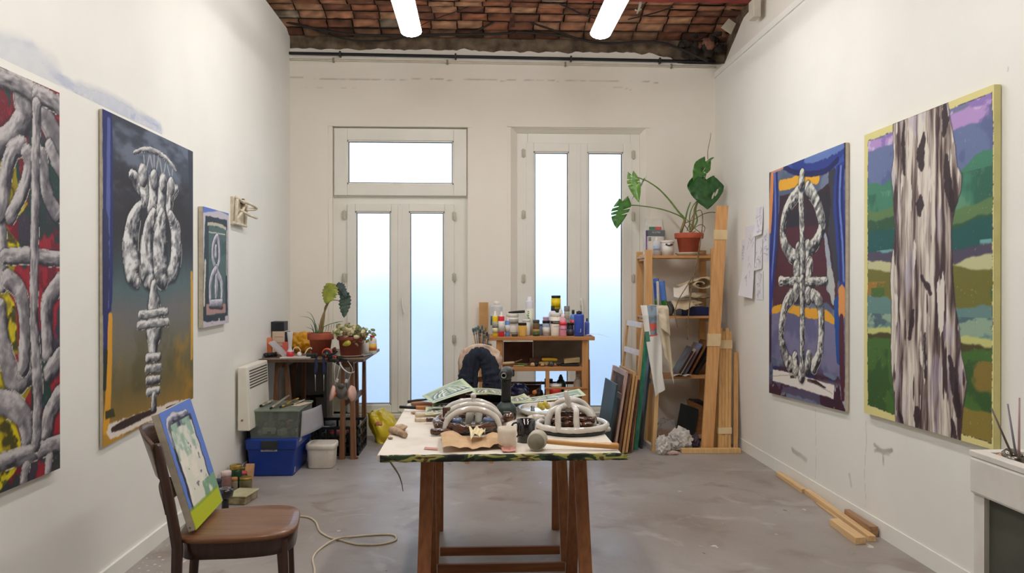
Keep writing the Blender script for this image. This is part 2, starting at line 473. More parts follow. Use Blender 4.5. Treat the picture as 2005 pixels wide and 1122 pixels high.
# ragged plaster edge under the ceiling
n=120;top=[]
for i in range(n+1):
 x=XL-0.1+(XR-XL+0.2)*i/n
 px=proj(x,D,RAG)[0]
 z=RAG+0.03*mnoise.noise(Vector((x*3,0,1)))+0.022*mnoise.noise(Vector((x*11,3,1)))+0.012*mnoise.noise(Vector((x*30,9,1)))
 if px>1270:z-=0.10*min(1,(px-1270)/60)
 top.append((x,z))
for(x0,z0),(x1,z1)in zip(top,top[1:]):
 b.hexa([(x0,D,RAG-0.1),(x1,D,RAG-0.1),(x1,D+0.28,RAG-0.1),(x0,D+0.28,RAG-0.1),(x0,D,z0),(x1,D,z1),(x1,D+0.28,z1),(x0,D+0.28,z0)])
WALL_B=struct(b.build('wall_back',CREAM,origin=(0,D,0)))
ROUGH=mat('crumbling_mortar',(134,116,94),(80,66,54),rough=0.95,scale=9,bump=0.9,bscale=22,lo=0.3,hi=0.7)
b=MB()
def rough_strip(u,v):
 x=XL-0.25+(XR-XL+0.5)*u;z=RAG-0.16+v*0.36
 q=mnoise.noise(Vector((x*9,z*14,2)))*0.03+mnoise.noise(Vector((x*25,z*30,5)))*0.012
 return(x,D+0.045-v*0.06+q,z)
b.grid(rough_strip,180,16,thick=0.02);struct(b.build('trim_2',ROUGH,origin=(0,D,RAG)))
# ---- brick vault: rows of flat tiles springing from the back wall to a red steel beam
VY0,VY1=D-0.03,6.42
VZ=3.80
def vault(y):
 t=min(1,max(0,(VY0-y)/(VY0-VY1)));return VZ+0.06*t+0.13*math.sin(PI*t)
TILE=attr_mat('terracotta_tile',rough=0.85,bump=0.8,bscale=40)
def tile_bay():
 bm=bmesh.new();lay=bm.verts.layers.float_color.new('paint')
 rows=9;cw=0.245;rng=random.Random(11)
 def put(P,col):
  vs=[]
  for p in P:
   q=bm.verts.new(p);q[lay]=(*lin(col),1);vs.append(q)
  return vs
 N=24;prev=None
 for i in range(N+1):
  y=VY0+0.06-(VY0+0.06-VY1)*i/N;z=vault(y)+0.03
  cur=put([(XL-0.1,y,z),(XR+0.31,y,z)],(64,50,40))
  if prev:bm.faces.new([prev[0],prev[1],cur[1],cur[0]])
  prev=cur
 for r in range(rows):
  ya=VY0-(VY0-VY1)*r/rows;yb=VY0-(VY0-VY1)*(r+1)/rows
  off=rng.uniform(-0.02,0.02);x=XL-0.1+off
  while x<XR+0.2:
   wv=cw*rng.uniform(0.94,1.05);g=0.003+rng.random()*0.005
   x0,x1=x+g,min(x+wv-g,XR+0.30);y0,y1=ya-g*0.8,yb+g*0.8;x+=wv
   if x1-x0<0.03:continue
   t=rng.random();base=[(206,146,112),(188,122,90),(164,108,82),(212,160,124),(148,100,78)][int(t*5)]
   if r==0:base=tuple(c*0.72 for c in base)
   if rng.random()<0.06:base=(176,160,138)
   dz=rng.uniform(-0.006,0.006);nu,nv=6,4;rowsv=[]
   for j in range(nv+1):
    line=[]
    for i in range(nu+1):
     u=i/nu;v=j/nv;xx=x0+(x1-x0)*u;y=y0+(y1-y0)*v
     e=(abs(u-0.5)>0.49)or(abs(v-0.5)>0.49)
     jx=mnoise.noise(Vector((xx*30,y*30,1)))*0.006;jy=mnoise.noise(Vector((xx*34,y*30,7)))*0.009
     z=vault(y)+dz+(0.008 if e else 0)+mnoise.noise(Vector((xx*18,y*18,3)))*0.004
     k=0.82+0.3*mnoise.noise(Vector((xx*12,y*20,9)))+(-0.2 if e else 0)
     line+=put([(xx+jx,y+jy,z)],tuple(max(8,min(255,c*k))for c in base))
    rowsv.append(line)
   for j in range(nv):
    for i in range(nu):
     f=bm.faces.new([rowsv[j][i],rowsv[j][i+1],rowsv[j+1][i+1],rowsv[j+1][i]]);f.smooth=True
 me=bpy.data.meshes.new('ceiling');bm.to_mesh(me);bm.free()
 return link('ceiling',me,TILE)
struct(tile_bay(),'bare terracotta tile vault with dark mortar joints','ceiling')
BRICK=mat('dusty_vault_brick',(170,128,104),(130,96,78),rough=0.9,scale=5,bump=0.4)
b=MB()
def rest(u,v):
 y=VY1-0.02-(VY1-YB+0.05)*v;return(XL-0.1+(XR-XL+0.4)*u,y,VZ+0.06+0.10*abs(math.sin(PI*(VY1-y)/0.95)))
b.grid(rest,2,90,thick=0.04);struct(b.build('ceiling_front',BRICK,origin=(0,2,VZ)))
RED=mat('red_oxide_steel',(150,42,34),(112,34,28),rough=0.6,scale=7,bump=0.2)
b=MB()
for zc,wd,hh in((VZ+0.048,0.10,0.014),(VZ+0.13,0.02,0.16)):
 b.b2((XL-0.05,VY1-0.04-wd/2,zc-hh/2),(XR+0.1,VY1-0.04+wd/2,zc+hh/2))
struct(b.build('beam',RED,origin=(0,VY1,VZ)),'red painted steel beam carrying the tile vault','beam')
# rubble in the corner above the partition
b=MB();rr=random.Random(5)
for k in range(46):
 px=rr.uniform(1335,1420);py=rr.uniform(30,105)
 p=atY(px,py,D-rr.uniform(0.0,0.14));s=rr.uniform(0.025,0.065)
 b.mi=rr.choice([0,0,0,0,1,2]);b.blob(p,(s,s*0.9,s*rr.uniform(0.6,1.2)),sub=2,amp=0.5,seed=k)
struct(b.build('trim_3',[mat('sooty_rubble',(62,54,46),(34,30,27),rough=0.95,scale=14,bump=0.8),mat('pale_plaster_rubble',(150,138,112),(110,100,82),rough=0.9,scale=14,bump=0.6),mat('pink_brick_rubble',(150,104,84),(110,76,62),rough=0.9,scale=14,bump=0.6)],origin=(XR,D,RAG)),'dark crumbling masonry in the ceiling corner above the partition','rubble')
# baseboards
b=MB();b.b2((XL,YB,0),(XL+0.014,D,0.085));struct(b.build('baseboard_left',SIDE,origin=(XL,3,0)))
b=MB();b.b2((XR-0.007,YB,0),(XR,D,0.095));struct(b.build('baseboard_right',SIDE,origin=(XR,3,0)))
# shallow chimney-like moulding lines of the back wall
b=MB()
for o in(O1,O2):
 wv=0.035
 b.b2((o[0]-wv,D-0.008,0.2),(o[0],D+0.0,o[3]+wv));b.b2((o[1],D-0.008,0.2),(o[1]+wv,D,o[3]+wv));b.b2((o[0]-wv,D-0.02,o[3]),(o[1]+wv,D,o[3]+wv*0.7))
struct(b.build('trim_4',CREAM,origin=(0,D,0)))
# ================================================================== OUTSIDE (paving and wall made up to grade the frosted panes white to blue)
b=MB();b.b2((-9,D+0.3,-0.3),(9,D+14,-0.06))
struct(b.build('ground',mat('added_paving',(176,180,184),(160,164,170),rough=0.8,scale=2),origin=(0,D+5,-0.06)))
b=MB();b.b2((-7,D+3.4,-0.06),(7,D+3.55,1.72))
struct(b.build('wall_outside',mat('added_pale_wall',(226,226,226),(176,184,194),rough=0.8,scale=0.9),origin=(0,D+3.4,-0.06)))
# ================================================================== WINDOWS
PVC=mat('off_white_window_plastic',(238,237,229),(233,232,222),rough=0.38,scale=3)
SEAL=mat('dark_window_seal',(70,78,84),(50,58,66),rough=0.6)
def frosted():
 m=bpy.data.materials.new('frosted_glass');m.use_nodes=True
 n=m.node_tree;b_=n.nodes['Principled BSDF']
 b_.inputs['Base Color'].default_value=(0.93,0.97,1,1);b_.inputs['Transmission Weight'].default_value=1.0
 b_.inputs['IOR'].default_value=1.45;b_.inputs['Roughness'].default_value=0.42
 tc=n.nodes.new('ShaderNodeTexCoord');ns=n.nodes.new('ShaderNodeTexNoise');ns.inputs['Scale'].default_value=2.2;ns.inputs['Detail'].default_value=6
 n.links.new(tc.outputs['Object'],ns.inputs['Vector'])
 mr=n.nodes.new('ShaderNodeMapRange');mr.inputs['To Min'].default_value=0.36;mr.inputs['To Max'].default_value=0.5
 n.links.new(ns.outputs['Fac'],mr.inputs['Value']);n.links.new(mr.outputs[0],b_.inputs['Roughness'])
 return m
FROST=frosted()
STEEL=mat('worn_steel',(176,174,168),(150,148,142),rough=0.35,metal=0.9,scale=12)
HINGE=mat('painted_hinge',(206,202,186),(190,186,170),rough=0.4)
def ring(b,x0,x1,z0,z1,w_,y0,y1,bev=0.006):
 b.b2((x0,y0,z0),(x0+w_,y1,z1),bev);b.b2((x1-w_,y0,z0),(x1,y1,z1),bev)
 b.b2((x0+w_,y0,z0),(x1-w_,y1,z0+w_),bev);b.b2((x0+w_,y0,z1-w_),(x1-w_,y1,z1),bev)
def sash(parent,fx0,fx1,fz0,fz1,gx0,gx1,gz0,gz1,y):
 pass
 b=MB()
 b.b2((fx0,y,fz0),(gx0,y+0.06,fz1),0.006);b.b2((gx1,y,fz0),(fx1,y+0.06,fz1),0.006)
 b.b2((gx0,y,fz0),(gx1,y+0.06,gz0),0.006);b.b2((gx0,y,gz1),(gx1,y+0.06,fz1),0.006)
 for a in((gx0,gx0+0.012,gz0,gz1),(gx1-0.012,gx1,gz0,gz1),(gx0,gx1,gz0,gz0+0.012),(gx0,gx1,gz1-0.012,gz1)):
  b.b2((a[0],y+0.012,a[2]),(a[1],y+0.05,a[3]))
 s=b.build('sash',PVC,parent)
 b=MB()
 for a in((gx0+0.012,gx0+0.019,gz0+.012,gz1-.012),(gx1-0.019,gx1-0.012,gz0+.012,gz1-.012),(gx0+.012,gx1-.012,gz0+0.012,gz0+0.018),(gx0+.012,gx1-.012,gz1-0.018,gz1-.012)):
  b.b2((a[0],y+0.02,a[2]),(a[1],y+0.034,a[3]))
 b.build('seal',SEAL,s)
 b=MB();b.b2((gx0+0.011,y+0.024,gz0+0.011),(gx1-0.011,y+0.030,gz1-0.011));b.build('frosted_pane',FROST,s)
 return s
def handle(parent,px,py,y):
 p=atY(px,py,y);b=MB()
 b.b2((p.x-0.014,y-0.012,p.z-0.045),(p.x+0.014,y,p.z+0.035),0.004)
 b.tube([(p.x,y-0.01,p.z+0.01),(p.x,y-0.045,p.z+0.01)],0.009,8,0)
 b.tube([(p.x,y-0.045,p.z+0.02),(p.x+0.006,y-0.047,p.z-0.05),(p.x+0.016,y-0.045,p.z-0.115)],[0.010,0.012,0.009],8)
 b.build('handle',PVC,parent)
def hinge(parent,px,py,y):
 p=atY(px,py,y);b=MB();b.tube([(p.x,y-0.008,p.z-0.04),(p.x,y-0.008,p.z+0.04)],0.0085,8,0)
 b.b2((p.x-0.02,y-0.004,p.z-0.035),(p.x+0.02,y+0.004,p.z+0.035));b.build('hinge',HINGE,parent)
Y1=D+0.035
b=MB();b.b2((O1[0],D-0.012,0.165),(O1[1],D+0.28,0.205),0.004);b.b2((O2[0],D-0.004,0.165),(O2[1],D+0.28,0.205),0.004);struct(b.build('trim_6',PVC,origin=(0,D,0.2)))
w1=thing('window_1','glazed double door under a transom pane beside the plant table','window',((O1[0]+O1[1])/2,D,0.2));w1['kind']='structure'
ztr=wz(386)
b=MB();ring(b,O1[0],O1[1],ztr,O1[3],0.045,Y1+0.01,Y1+0.12)
b.b2((O1[0],Y1+0.03,0.2),(wx(682),Y1+0.12,ztr));b.b2((wx(888),Y1+0.03,0.2),(O1[1],Y1+0.12,ztr))
b.b2((wx(682),Y1+0.03,wz(399)),(wx(888),Y1+0.12,ztr));b.b2((O1[0],Y1+0.03,0.2),(O1[1],Y1+0.12,wz(806)))
b.build('frame',PVC,w1)
sash(w1,O1[0]+0.012,O1[1]-0.012,ztr+0.012,O1[3]-0.012,wx(679),wx(888),wz(361),wz(276),Y1-0.02)
yl=Y1+0.005
sash(w1,wx(678),wx(782),wz(808),wz(399),wx(694),wx(765),wz(793),wz(414),yl)
sash(w1,wx(783),wx(889),wz(808),wz(399),wx(800),wx(870),wz(793),wz(414),yl)
b=MB();b.b2((wx(778),yl-.008,wz(806)),(wx(787),yl+.002,wz(401)),.004);b.build('meeting_strip',PVC,w1)
handle(w1,788,588,yl-.008)
for px,pys in((674,(420,543)),(889,(423,543,664))):
 for py in pys:hinge(w1,px,py,yl)
b=MB()
yf=D+0.07;gx0,gx1,gzt=wx(1012,yf),wx(1253,yf),wz(262,yf,1130)
b.hexa([(O2[0],D,0.2),(gx0,yf,0.2),(gx0,yf+0.12,0.2),(O2[0],yf+0.12,0.2),(O2[0],D,O2[3]),(gx0,yf,gzt),(gx0,yf+0.12,gzt),(O2[0],yf+0.12,O2[3])])
b.hexa([(gx1,yf,0.2),(O2[1],D,0.2),(O2[1],yf+0.12,0.2),(gx1,yf+0.12,0.2),(gx1,yf,gzt),(O2[1],D,O2[3]),(O2[1],yf+0.12,O2[3]),(gx1,yf+0.12,gzt)])
b.hexa([(gx0,yf,gzt),(gx1,yf,gzt),(gx1,yf+0.12,gzt),(gx0,yf+0.12,gzt),(O2[0],D,O2[3]),(O2[1],D,O2[3]),(O2[1],yf+0.12,O2[3]),(O2[0],yf+0.12,O2[3])])
struct(b.build('trim_5',CREAM,origin=(0,D,0)))
w2=thing('window_2','tall glazed double door behind the paint shelf','window',((O2[0]+O2[1])/2,D,0.2));w2['kind']='structure'
yf=D+0.07
fx0,fx1,fzt=wx(1012,yf),wx(1253,yf),wz(262,yf,1130)
b=MB();b.b2((fx0,yf,0.2),(wx(1033,yf),yf+0.10,fzt),0.006);b.b2((wx(1235,yf),yf,0.2),(fx1,yf+0.10,fzt),0.006)
b.b2((wx(1033,yf),yf,wz(283,yf,1130)),(wx(1235,yf),yf+0.10,fzt),0.006);b.b2((wx(1033,yf),yf,0.2),(wx(1235,yf),yf+0.10,wz(808,yf)),0.006)
b.build('frame',PVC,w2)
zt2=wz(280,yf,1130)
sash(w2,wx(1030,yf),wx(1132,yf),wz(812,yf),zt2,wx(1045,yf),wx(1114,yf),wz(800,yf),wz(297,yf,1080),yf-0.005)
sash(w2,wx(1133,yf),wx(1238,yf),wz(812,yf),zt2,wx(1150,yf),wx(1220,yf),wz(800,yf),wz(298,yf,1190),yf-0.005)
b=MB();b.b2((wx(1129,yf),yf-.013,wz(810,yf)),(wx(1137,yf),yf-.003,zt2-.005),.004);b.build('meeting_strip',PVC,w2)
handle(w2,1138,590,yf-0.013)
for px,pys in((1025,(300,420,545)),(1240,(303,424,545))):
 for py in pys:hinge(w2,px,py,yf-0.005)
# ================================================================== CEILING LAMPS
DIFF=emit_mat('lamp_diffuser_lit',(1.0,0.995,0.985),LAMP_EMIT)
HOUS=mat('lamp_housing',(225,225,220),rough=0.4)
def lamp(x,y0,y1,z,label):
 t=thing('ceiling_lamp',label,'lamp',(x,(y0+y1)/2,z),'fluorescent ceiling lamps')
 b=MB();n=12;w_=0.08;h_=0.08
 def sec(y,k):
  return[(x+math.cos(a)*w_*k,y,z+h_*0.55+math.sin(a)*h_*0.55*k)for a in[2*PI*i/16 for i in range(16)]]
 stations=[(y0,0.55),(y0+0.012,0.8),(y0+0.04,1.0),(y1-0.04,1.0),(y1-0.012,0.8),(y1,0.55)]
 rings=[[b.v(p)for p in sec(y,k)]for y,k in stations]
 for a,c in zip(rings,rings[1:]):
  for i in range(16):
   f=b.f([a[i],a[(i+1)%16],c[(i+1)%16],c[i]]);f.smooth=True
 b.f(rings[0]);b.f(rings[-1][::-1]);b.build('diffuser',DIFF,t)
 b=MB();b.b2((x-0.045,y0+0.06,z+h_*1.02),(x+0.045,y1-0.06,z+h_*1.3),0.005);b.build('housing',HOUS,t)
 for yy in(y0+0.25,y1-0.25):
  b=MB();b.tube([(x,yy,z+h_),(x,yy,VZ+0.1)],0.004,6,0);b.build('hanger',HOUS,t)
pl=atY(806,76,5.9);pr=atY(1174,80,5.9)
lamp(pl.x,4.3,5.9,pl.z,'lit tube lamp hung under the tile vault, over the plant table side')
lamp(pr.x,4.3,5.9,pr.z,'lit tube lamp hung under the tile vault, over the shelf side')
for yy in(1.6,):  # unseen pair added for extra light from the camera side
 for xx in(pl.x,pr.x):lamp(xx,yy,yy+1.5,pl.z,'added lit tube lamp out of view nearer the viewer, for extra light')
# ================================================================== MARKS ON THE WALLS (paint smears, scuffs, pencil lines, a crack)
MARK=mark_mat()
class Marks:
 def __init__(self,W_,H_,step):self.P=Paint(W_,H_,step);self.P.A=np.zeros(self.P.U.shape)
 def stroke(self,pts,r,col,op,rag=.5,f=9,seed=1,soft=.6):
  d,s_,t_,rr_=self.P._near(pts,r,.02,6,seed,4);m=sst(1.0,1.0-soft,d/rr_)*op*.55*(1-rag+rag*2*fbm(self.P.U*f,self.P.V*f,seed))
  m=np.clip(m,0,1);self.P.mix((m>self.P.A*.7)*1.0,col);self.P.A=np.maximum(self.P.A,m)
def wall_marks(parent,X,y0,y1,z0,z1,step,strokes):
 M_=Marks(abs(y1-y0),z1-z0,step);sg=1 if y1>y0 else-1
 for pts,r,col,op,kw in strokes:M_.stroke([((atX(px,py,X).y-y0)*sg,atX(px,py,X).z-z0)for px,py in pts],r,col,op,**kw)
 e=.0012 if X<0 else-.0012
 M_.P.mesh('paint_smear',lambda U,V:(np.full(U.shape,X+e),y0+sg*U,z0+V),MARK,parent)
BL=(172,186,226)
wall_marks(WALL_L,XL,2.7,4.8,2.3,3.15,.012,[([(-30,70),(30,88),(70,100),(110,145)],.05,BL,.5,{}),([(-30,100),(40,120),(100,150)],.12,(206,214,234),.5,dict(seed=4)),([(100,140),(130,162),(190,190),(240,215),(300,240)],.035,BL,.6,dict(seed=2)),([(150,185),(220,205),(280,245),(312,258)],.075,(196,206,232),.7,dict(seed=5)),([(255,225),(290,235),(312,252)],.03,(160,176,226),.5,dict(seed=6))])
GM=(120,114,112)
wall_marks(WALL_R,XR,5.6,3.2,.12,.78,.008,[([(1598,800),(1598,958)],.004,GM,.35,dict(rag=.3)),([(1695,825),(1695,1012)],.004,GM,.35,dict(rag=.3)),([(1515,860),(1522,885)],.012,GM,.45,{}),([(1553,880),(1578,902)],.022,(150,140,130),.5,dict(seed=3)),([(1712,868),(1730,882),(1745,880)],.016,(130,122,116),.6,dict(seed=4)),([(1714,884),(1740,888)],.014,(140,132,126),.5,dict(seed=5)),([(1730,888),(1732,910)],.010,(90,84,82),.6,dict(seed=6)),([(1663,930),(1666,950)],.012,(160,150,140),.4,dict(seed=7))])
wall_marks(WALL_R,XR,3.6,3.1,1.9,2.4,.006,[([(1960,124),(1974,124),(1974,136)],.006,(96,100,116),.6,{}),([(1982,374),(1990,370)],.008,(150,160,190),.6,{})])
M_=Marks(XR-XL,.30,.012);o_=atY(568,160,D-.0012)
for L,r,op in(([(568,152),(640,153),(760,155),(900,157),(1060,158),(1290,161)],.005,.5),([(1170,170),(1210,172),(1235,177)],.004,.35),([(575,175),(640,170),(700,172)],.004,.2)):
 M_.stroke([(atY(px,py,D).x-XL,atY(px,py,D).z-(o_.z-.15))for px,py in L],r,(150,138,120),op,rag=.6,f=5)
M_.P.mesh('hairline_crack',lambda U,V:(XL+U,np.full(U.shape,D-.0012),o_.z-.15+V),MARK,WALL_B)
# ================================================================== PAINTINGS ON THE WALLS
PAINT=attr_mat('brushed_paint',rough=0.5,bump=0.35,bscale=140)
RAW=mat('raw_canvas',(206,198,178),(190,180,160),rough=0.85,scale=30,bump=0.2,bscale=300)
BACKC=mat('stretcher_pine',(196,160,112),(176,138,92),rough=0.6,scale=20)
def wall_painting(name,label,wall,px_a,px_b,py_top,py_bot,thick,group=None,edge=RAW,step=0.005,tilt=0.0):
 pass
 Xf=XL+thick if wall=='L' else XR-thick
 pa,pb=atX(px_a,500,Xf),atX(px_b,500,Xf)
 zt,zb=(atX(px_a,py_top[0],Xf).z+atX(px_b,py_top[1],Xf).z)/2,(atX(px_a,py_bot[0],Xf).z+atX(px_b,py_bot[1],Xf).z)/2
 zta,ztb=atX(px_a,py_top[0],Xf).z,atX(px_b,py_top[1],Xf).z
 zba,zbb=atX(px_a,py_bot[0],Xf).z,atX(px_b,py_bot[1],Xf).z
 W=abs(pb.y-pa.y);H=((zta-zba)+(ztb-zbb))/2
 P=Paint(W,H,step);ya,yb=pa.y,pb.y
 def fn(U,V):
  t=U/W;zl=zba+(zbb-zba)*t;zh=zta+(ztb-zta)*t
  return np.full(U.shape,Xf),ya+(yb-ya)*t,zl+(zh-zl)*V/H
 def uv(px,py):
  p=atX(px,py,Xf);t=(p.y-ya)/(yb-ya);zl=zba+(zbb-zba)*t;zh=zta+(ztb-zta)*t
  return(t*W,(p.z-zl)/(zh-zl)*H)
 def rh(px,py,r):
  return abs(atX(px+r,py,Xf).y-atX(px-r,py,Xf).y)/2
 def rv(px,py,r):
  return abs(atX(px,py+r,Xf).z-atX(px,py-r,Xf).z)/2
 def finish():
  yc=(ya+yb)/2;t=thing(name,label,'painting',(XL if wall=='L' else XR,yc,min(zba,zbb)),group)
  P.mesh('canvas',fn,PAINT,t)
  s=1 if wall=='L' else-1;xb=Xf-s*(thick-0.004);e=0.0012*s
  b=MB();y_a,y_b=ya,yb
  q=[(xb,y_a,zba),(Xf-e,y_a,zba),(Xf-e,y_b,zbb),(xb,y_b,zbb),(xb,y_a,zta),(Xf-e,y_a,zta),(Xf-e,y_b,ztb),(xb,y_b,ztb)]
  b.hexa(q,0.002);b.build('stretcher',edge,t)
  return t
 return P,uv,rh,rv,finish
def px_roll(P,uv,rf,pts,r,**k):
 m=[uv(*p)for p in pts];rs=r if isinstance(r,(list,tuple))else[r,r]
 rad=[]
 for i,q in enumerate(rs):
  p=pts[min(len(pts)-1,int(round(i*(len(pts)-1)/max(1,len(rs)-1))))];rad.append(rf(p[0],p[1],q))
 P.roll(m,rad,**k)
# ---------------------------------------------------------------- nearest on the plant-table side: grey clay lattice over red, green and yellow
P,uv,rh,rv,fin=wall_painting('lattice_painting','large canvas of grey rolled-clay lattice on red, green and yellow, cut by the photo edge','L',-190,117,(46,182),(1046,917),0.03)
P.C[:]=np.array((46,54,54))/255.
P.patches((34,62,56),f=5,thr=0.5,seed=3);P.patches((60,52,66),f=7,thr=0.58,seed=8)
P.patches((150,32,46),f=6,thr=0.53,soft=0.02,seed=21,sy=0.6)
P.patches((110,26,40),f=10,thr=0.62,soft=0.02,seed=24,sy=0.6)
def Q(*a):return[uv(a[i],a[i+1])for i in range(0,len(a),2)]
for pts,sd in((Q(-60,300,12,285,30,330,34,365,55,400,40,420,10,440,38,480,20,560,-60,560),1),(Q(-60,560,10,560,30,600,36,690,10,700,-60,690),2),(Q(-60,690,0,700,20,720,60,760,45,790,-60,800),3),(Q(-60,820,20,800,40,860,45,900,25,930,0,960,-60,960),4)):
 m=P.poly(pts,None,get=True,seed=sd);P.mix(m,(206,190,24));P.patches((150,134,20),f=14,thr=0.52,soft=0.1,seed=sd+5,within=m);P.patches((70,66,24),f=16,thr=0.66,soft=0.05,seed=sd+9,within=m)
g=dict(lightc=(194,190,190),darkc=(40,38,46))
def LH(pts,r,s):px_roll(P,uv,rh,pts,r,seed=s,**g)
def LV(pts,r,s):px_roll(P,uv,rv,pts,r,seed=s,**g)
for dx in(0,-205):
 o=lambda L:[(x+dx,y)for x,y in L]
 LH(o([(2,430),(6,490),(6,560)]),9,2);LH(o([(45,195),(46,230),(26,262),(-6,288)]),17,3)
 LV(o([(10,503),(58,500)]),16,5);LV(o([(78,503),(117,507)]),15,6)
 LH(o([(85,222),(100,250),(122,290)]),14,7);LH(o([(97,288),(108,312),(122,340)]),9,8)
 LH(o([(42,286),(24,300),(10,350),(2,418)]),12,9);LH(o([(53,300),(57,325),(46,372),(20,425)]),10,10)
 LH(o([(83,305),(86,340),(95,388),(112,418)]),10,11)
 LH(o([(0,600),(8,680),(28,745),(52,738)]),[11,13,16,13],13);LH(o([(16,545),(40,572),(50,640),(47,718)]),12,12)
 LH(o([(116,556),(94,590),(92,640),(93,690)]),11,14);LV(o([(117,700),(97,730)]),20,15)
 LH(o([(-12,785),(25,795),(48,820),(53,862)]),[16,16,14,10],16);LH(o([(117,775),(98,808),(92,845)]),12,17)
 LV(o([(-8,908),(30,898),(70,884)]),17,18);LV(o([(80,880),(117,868)]),17,19)
 LH(o([(51,918),(48,940)]),8,20);LH(o([(97,900),(95,922)]),7,21)
 LV(o([(-30,140),(0,152),(40,166),(76,188)]),20,22);LV(o([(74,186),(95,194),(119,210)]),18,23)
 LH(o([(72,205),(69,400),(67,620),(74,760),(71,872)]),[8,8,8,9,8],24)
P.patches((120,110,130),f=60,thr=0.72,soft=0.1,seed=31,op=0.3)
fin()
# ---------------------------------------------------------------- poppy head on a turned stem
P,uv,rh,rv,fin=wall_painting('poppy_painting','tall canvas of a grey poppy seed head on a turned stem with white cloth below','L',201,378,(213,297),(877,780),0.02)
U,V=P.U/P.W,1-P.V/P.H
n1=fbm(P.U*3,P.V*1.2,4)-0.5;n2=fbm(P.U*14,P.V*2.0,6)-0.5
stops=[(0,(56,62,74)),(0.10,(64,70,82)),(0.2,(46,42,44)),(0.36,(50,45,45)),(0.46,(62,72,74)),(0.54,(86,106,108)),(0.62,(112,110,110)),(0.74,(116,113,96)),(0.86,(108,96,58)),(1,(158,122,52))]
vv=np.clip(V+0.10*n1+0.05*n2,0,1);xs_=[s[0]for s in stops]
P.C=np.stack([np.interp(vv,xs_,[s[1][k]for s in stops])for k in range(3)],-1)/255.
P.patches((112,122,140),f=4,thr=0.52,soft=0.12,seed=12,sy=2.5,within=sst(0.32,0.15,V),op=0.8)
P.patches((40,36,38),f=4,thr=0.5,soft=0.12,seed=15,sy=0.7,within=sst(0.12,0.2,V)*sst(0.46,0.36,V),op=0.7)
P.patches((160,126,48),f=4,thr=0.52,soft=0.12,seed=18,within=sst(0.58,0.75,V)*sst(0.45,0.75,np.abs(U-0.45)*2),op=0.9)
P.patches((84,78,44),f=5,thr=0.55,soft=0.1,seed=19,within=sst(0.6,0.8,V),op=0.6)
def PL(a):return[uv(x,y)for x,y in a]
P.stroke(PL([(209,225),(210,400),(209,560),(205,700)]),[0.055,0.06,0.06,0.03],(40,44,104),seed=2)
P.stroke(PL([(213,235),(212,400),(211,600)]),[0.016,0.02,0.012],(96,110,168),seed=3,op=0.8)
P.stroke(PL([(197,215),(198,440)]),[0.016,0.018],(206,200,176),seed=4);P.stroke(PL([(196,560),(196,840)]),0.03,(186,178,150),seed=5)
P.stroke(PL([(204,430),(205,540),(203,600)]),0.045,(44,46,88),seed=6,wob=0.02)
P.stroke(PL([(216,620),(214,720),(210,810),(206,845)]),[0.02,0.028,0.03,0.03],(216,156,44),seed=7)
P.stroke(PL([(207,690),(205,760)]),[0.02,0.015],(40,46,40),seed=7)
P.stroke(PL([(374,300),(375,420)]),[0.05,0.03],(44,46,58),seed=8,op=0.8);P.stroke(PL([(375,535),(376,620),(375,700)]),[0.016,0.022,0.016],(206,158,46),seed=9)
P.poly(PL([(196,880),(200,850),(300,850),(372,800),(380,785),(380,800),(260,866)]),(186,140,44),wob=0.01)
P.poly(PL([(206,806),(222,800),(226,815),(207,822)]),(62,62,32))
P.poly(PL([(213,832),(250,818),(300,800),(340,786),(374,782),(374,790),(330,806),(290,826),(240,852),(214,858),(209,845)]),(226,216,206),wob=0.012,f=40)
P.stroke(PL([(220,841),(245,830),(275,816)]),[0.012,0.022,0.02],(58,40,36));P.stroke(PL([(279,814),(305,804)]),[0.018,0.012],(58,40,36));P.stroke(PL([(326,800),(350,793),(374,785)]),[0.01,0.012,0.008],(58,40,36))
A=lambda z:[(180+x/3.3,200+y/3.3)for x,y in z]
B=lambda z:[(180+x/3.033,520+y/3.033)for x,y in z]
g=dict(lightc=(226,226,224),darkc=(36,36,42),fine=110)
for i,L in enumerate([[(335,345),(340,440)],[(370,345),(352,440)],[(378,350),(400,470)],[(402,345),(402,470)],[(430,360),(412,470)],[(438,370),(458,490)],[(475,400),(460,490)],[(488,410),(512,515)],[(520,440),(516,515)]]):
 P.stroke(PL(A(L)),0.006,(168,170,168),seed=i)
px_roll(P,uv,rv,A([(275,327),(350,305),(430,330),(495,378),(545,445)]),[4,5,5.5,5,2.5],seed=40,**g)
for i,(L,r)in enumerate([([(255,470),(285,510),(325,570)],[5,8,6]),([(330,520),(345,600),(335,660)],[9,9,5]),([(545,565),(515,590),(505,620)],[4,6,5]),([(505,560),(500,640),(500,710)],[7,7,5]),([(455,545),(450,640),(440,700)],[8,8,6]),([(400,520),(395,620),(380,690)],[9,8,6])]):
 px_roll(P,uv,rh,A(L),r,seed=50+i,rough=1.0,**g)
for i,(x,y,r)in enumerate([(330,475,9),(403,503,8),(460,528,7),(513,545,6.5)]):
 px_roll(P,uv,rh,A([(x,y-12),(x+2,y+14)]),r*0.9,seed=60+i,**g)
ban=[([(545-35,735),(540,830),(545,960),(530,1080),(440+30,1150)],[5,9,11,10,4]),([(312,665),(270,780),(250,930),(262,1080),(295,1165)],[4,13,16,15,6]),([(400,715),(368,820),(355,980),(362,1110),(385,1165)],[5,10,13,13,7]),([(452,730),(443,850),(440,1000),(448,1110),(470,1160)],[6,13,15,13,6])]
for i,(L,r)in enumerate(ban):px_roll(P,uv,rh,A(L),[q*.92 for q in r],seed=70+i,rough=0.85,**g)
px_roll(P,uv,rh,B([(368,130),(366,190),(370,250)]),[6,8,12],seed=80,**g)
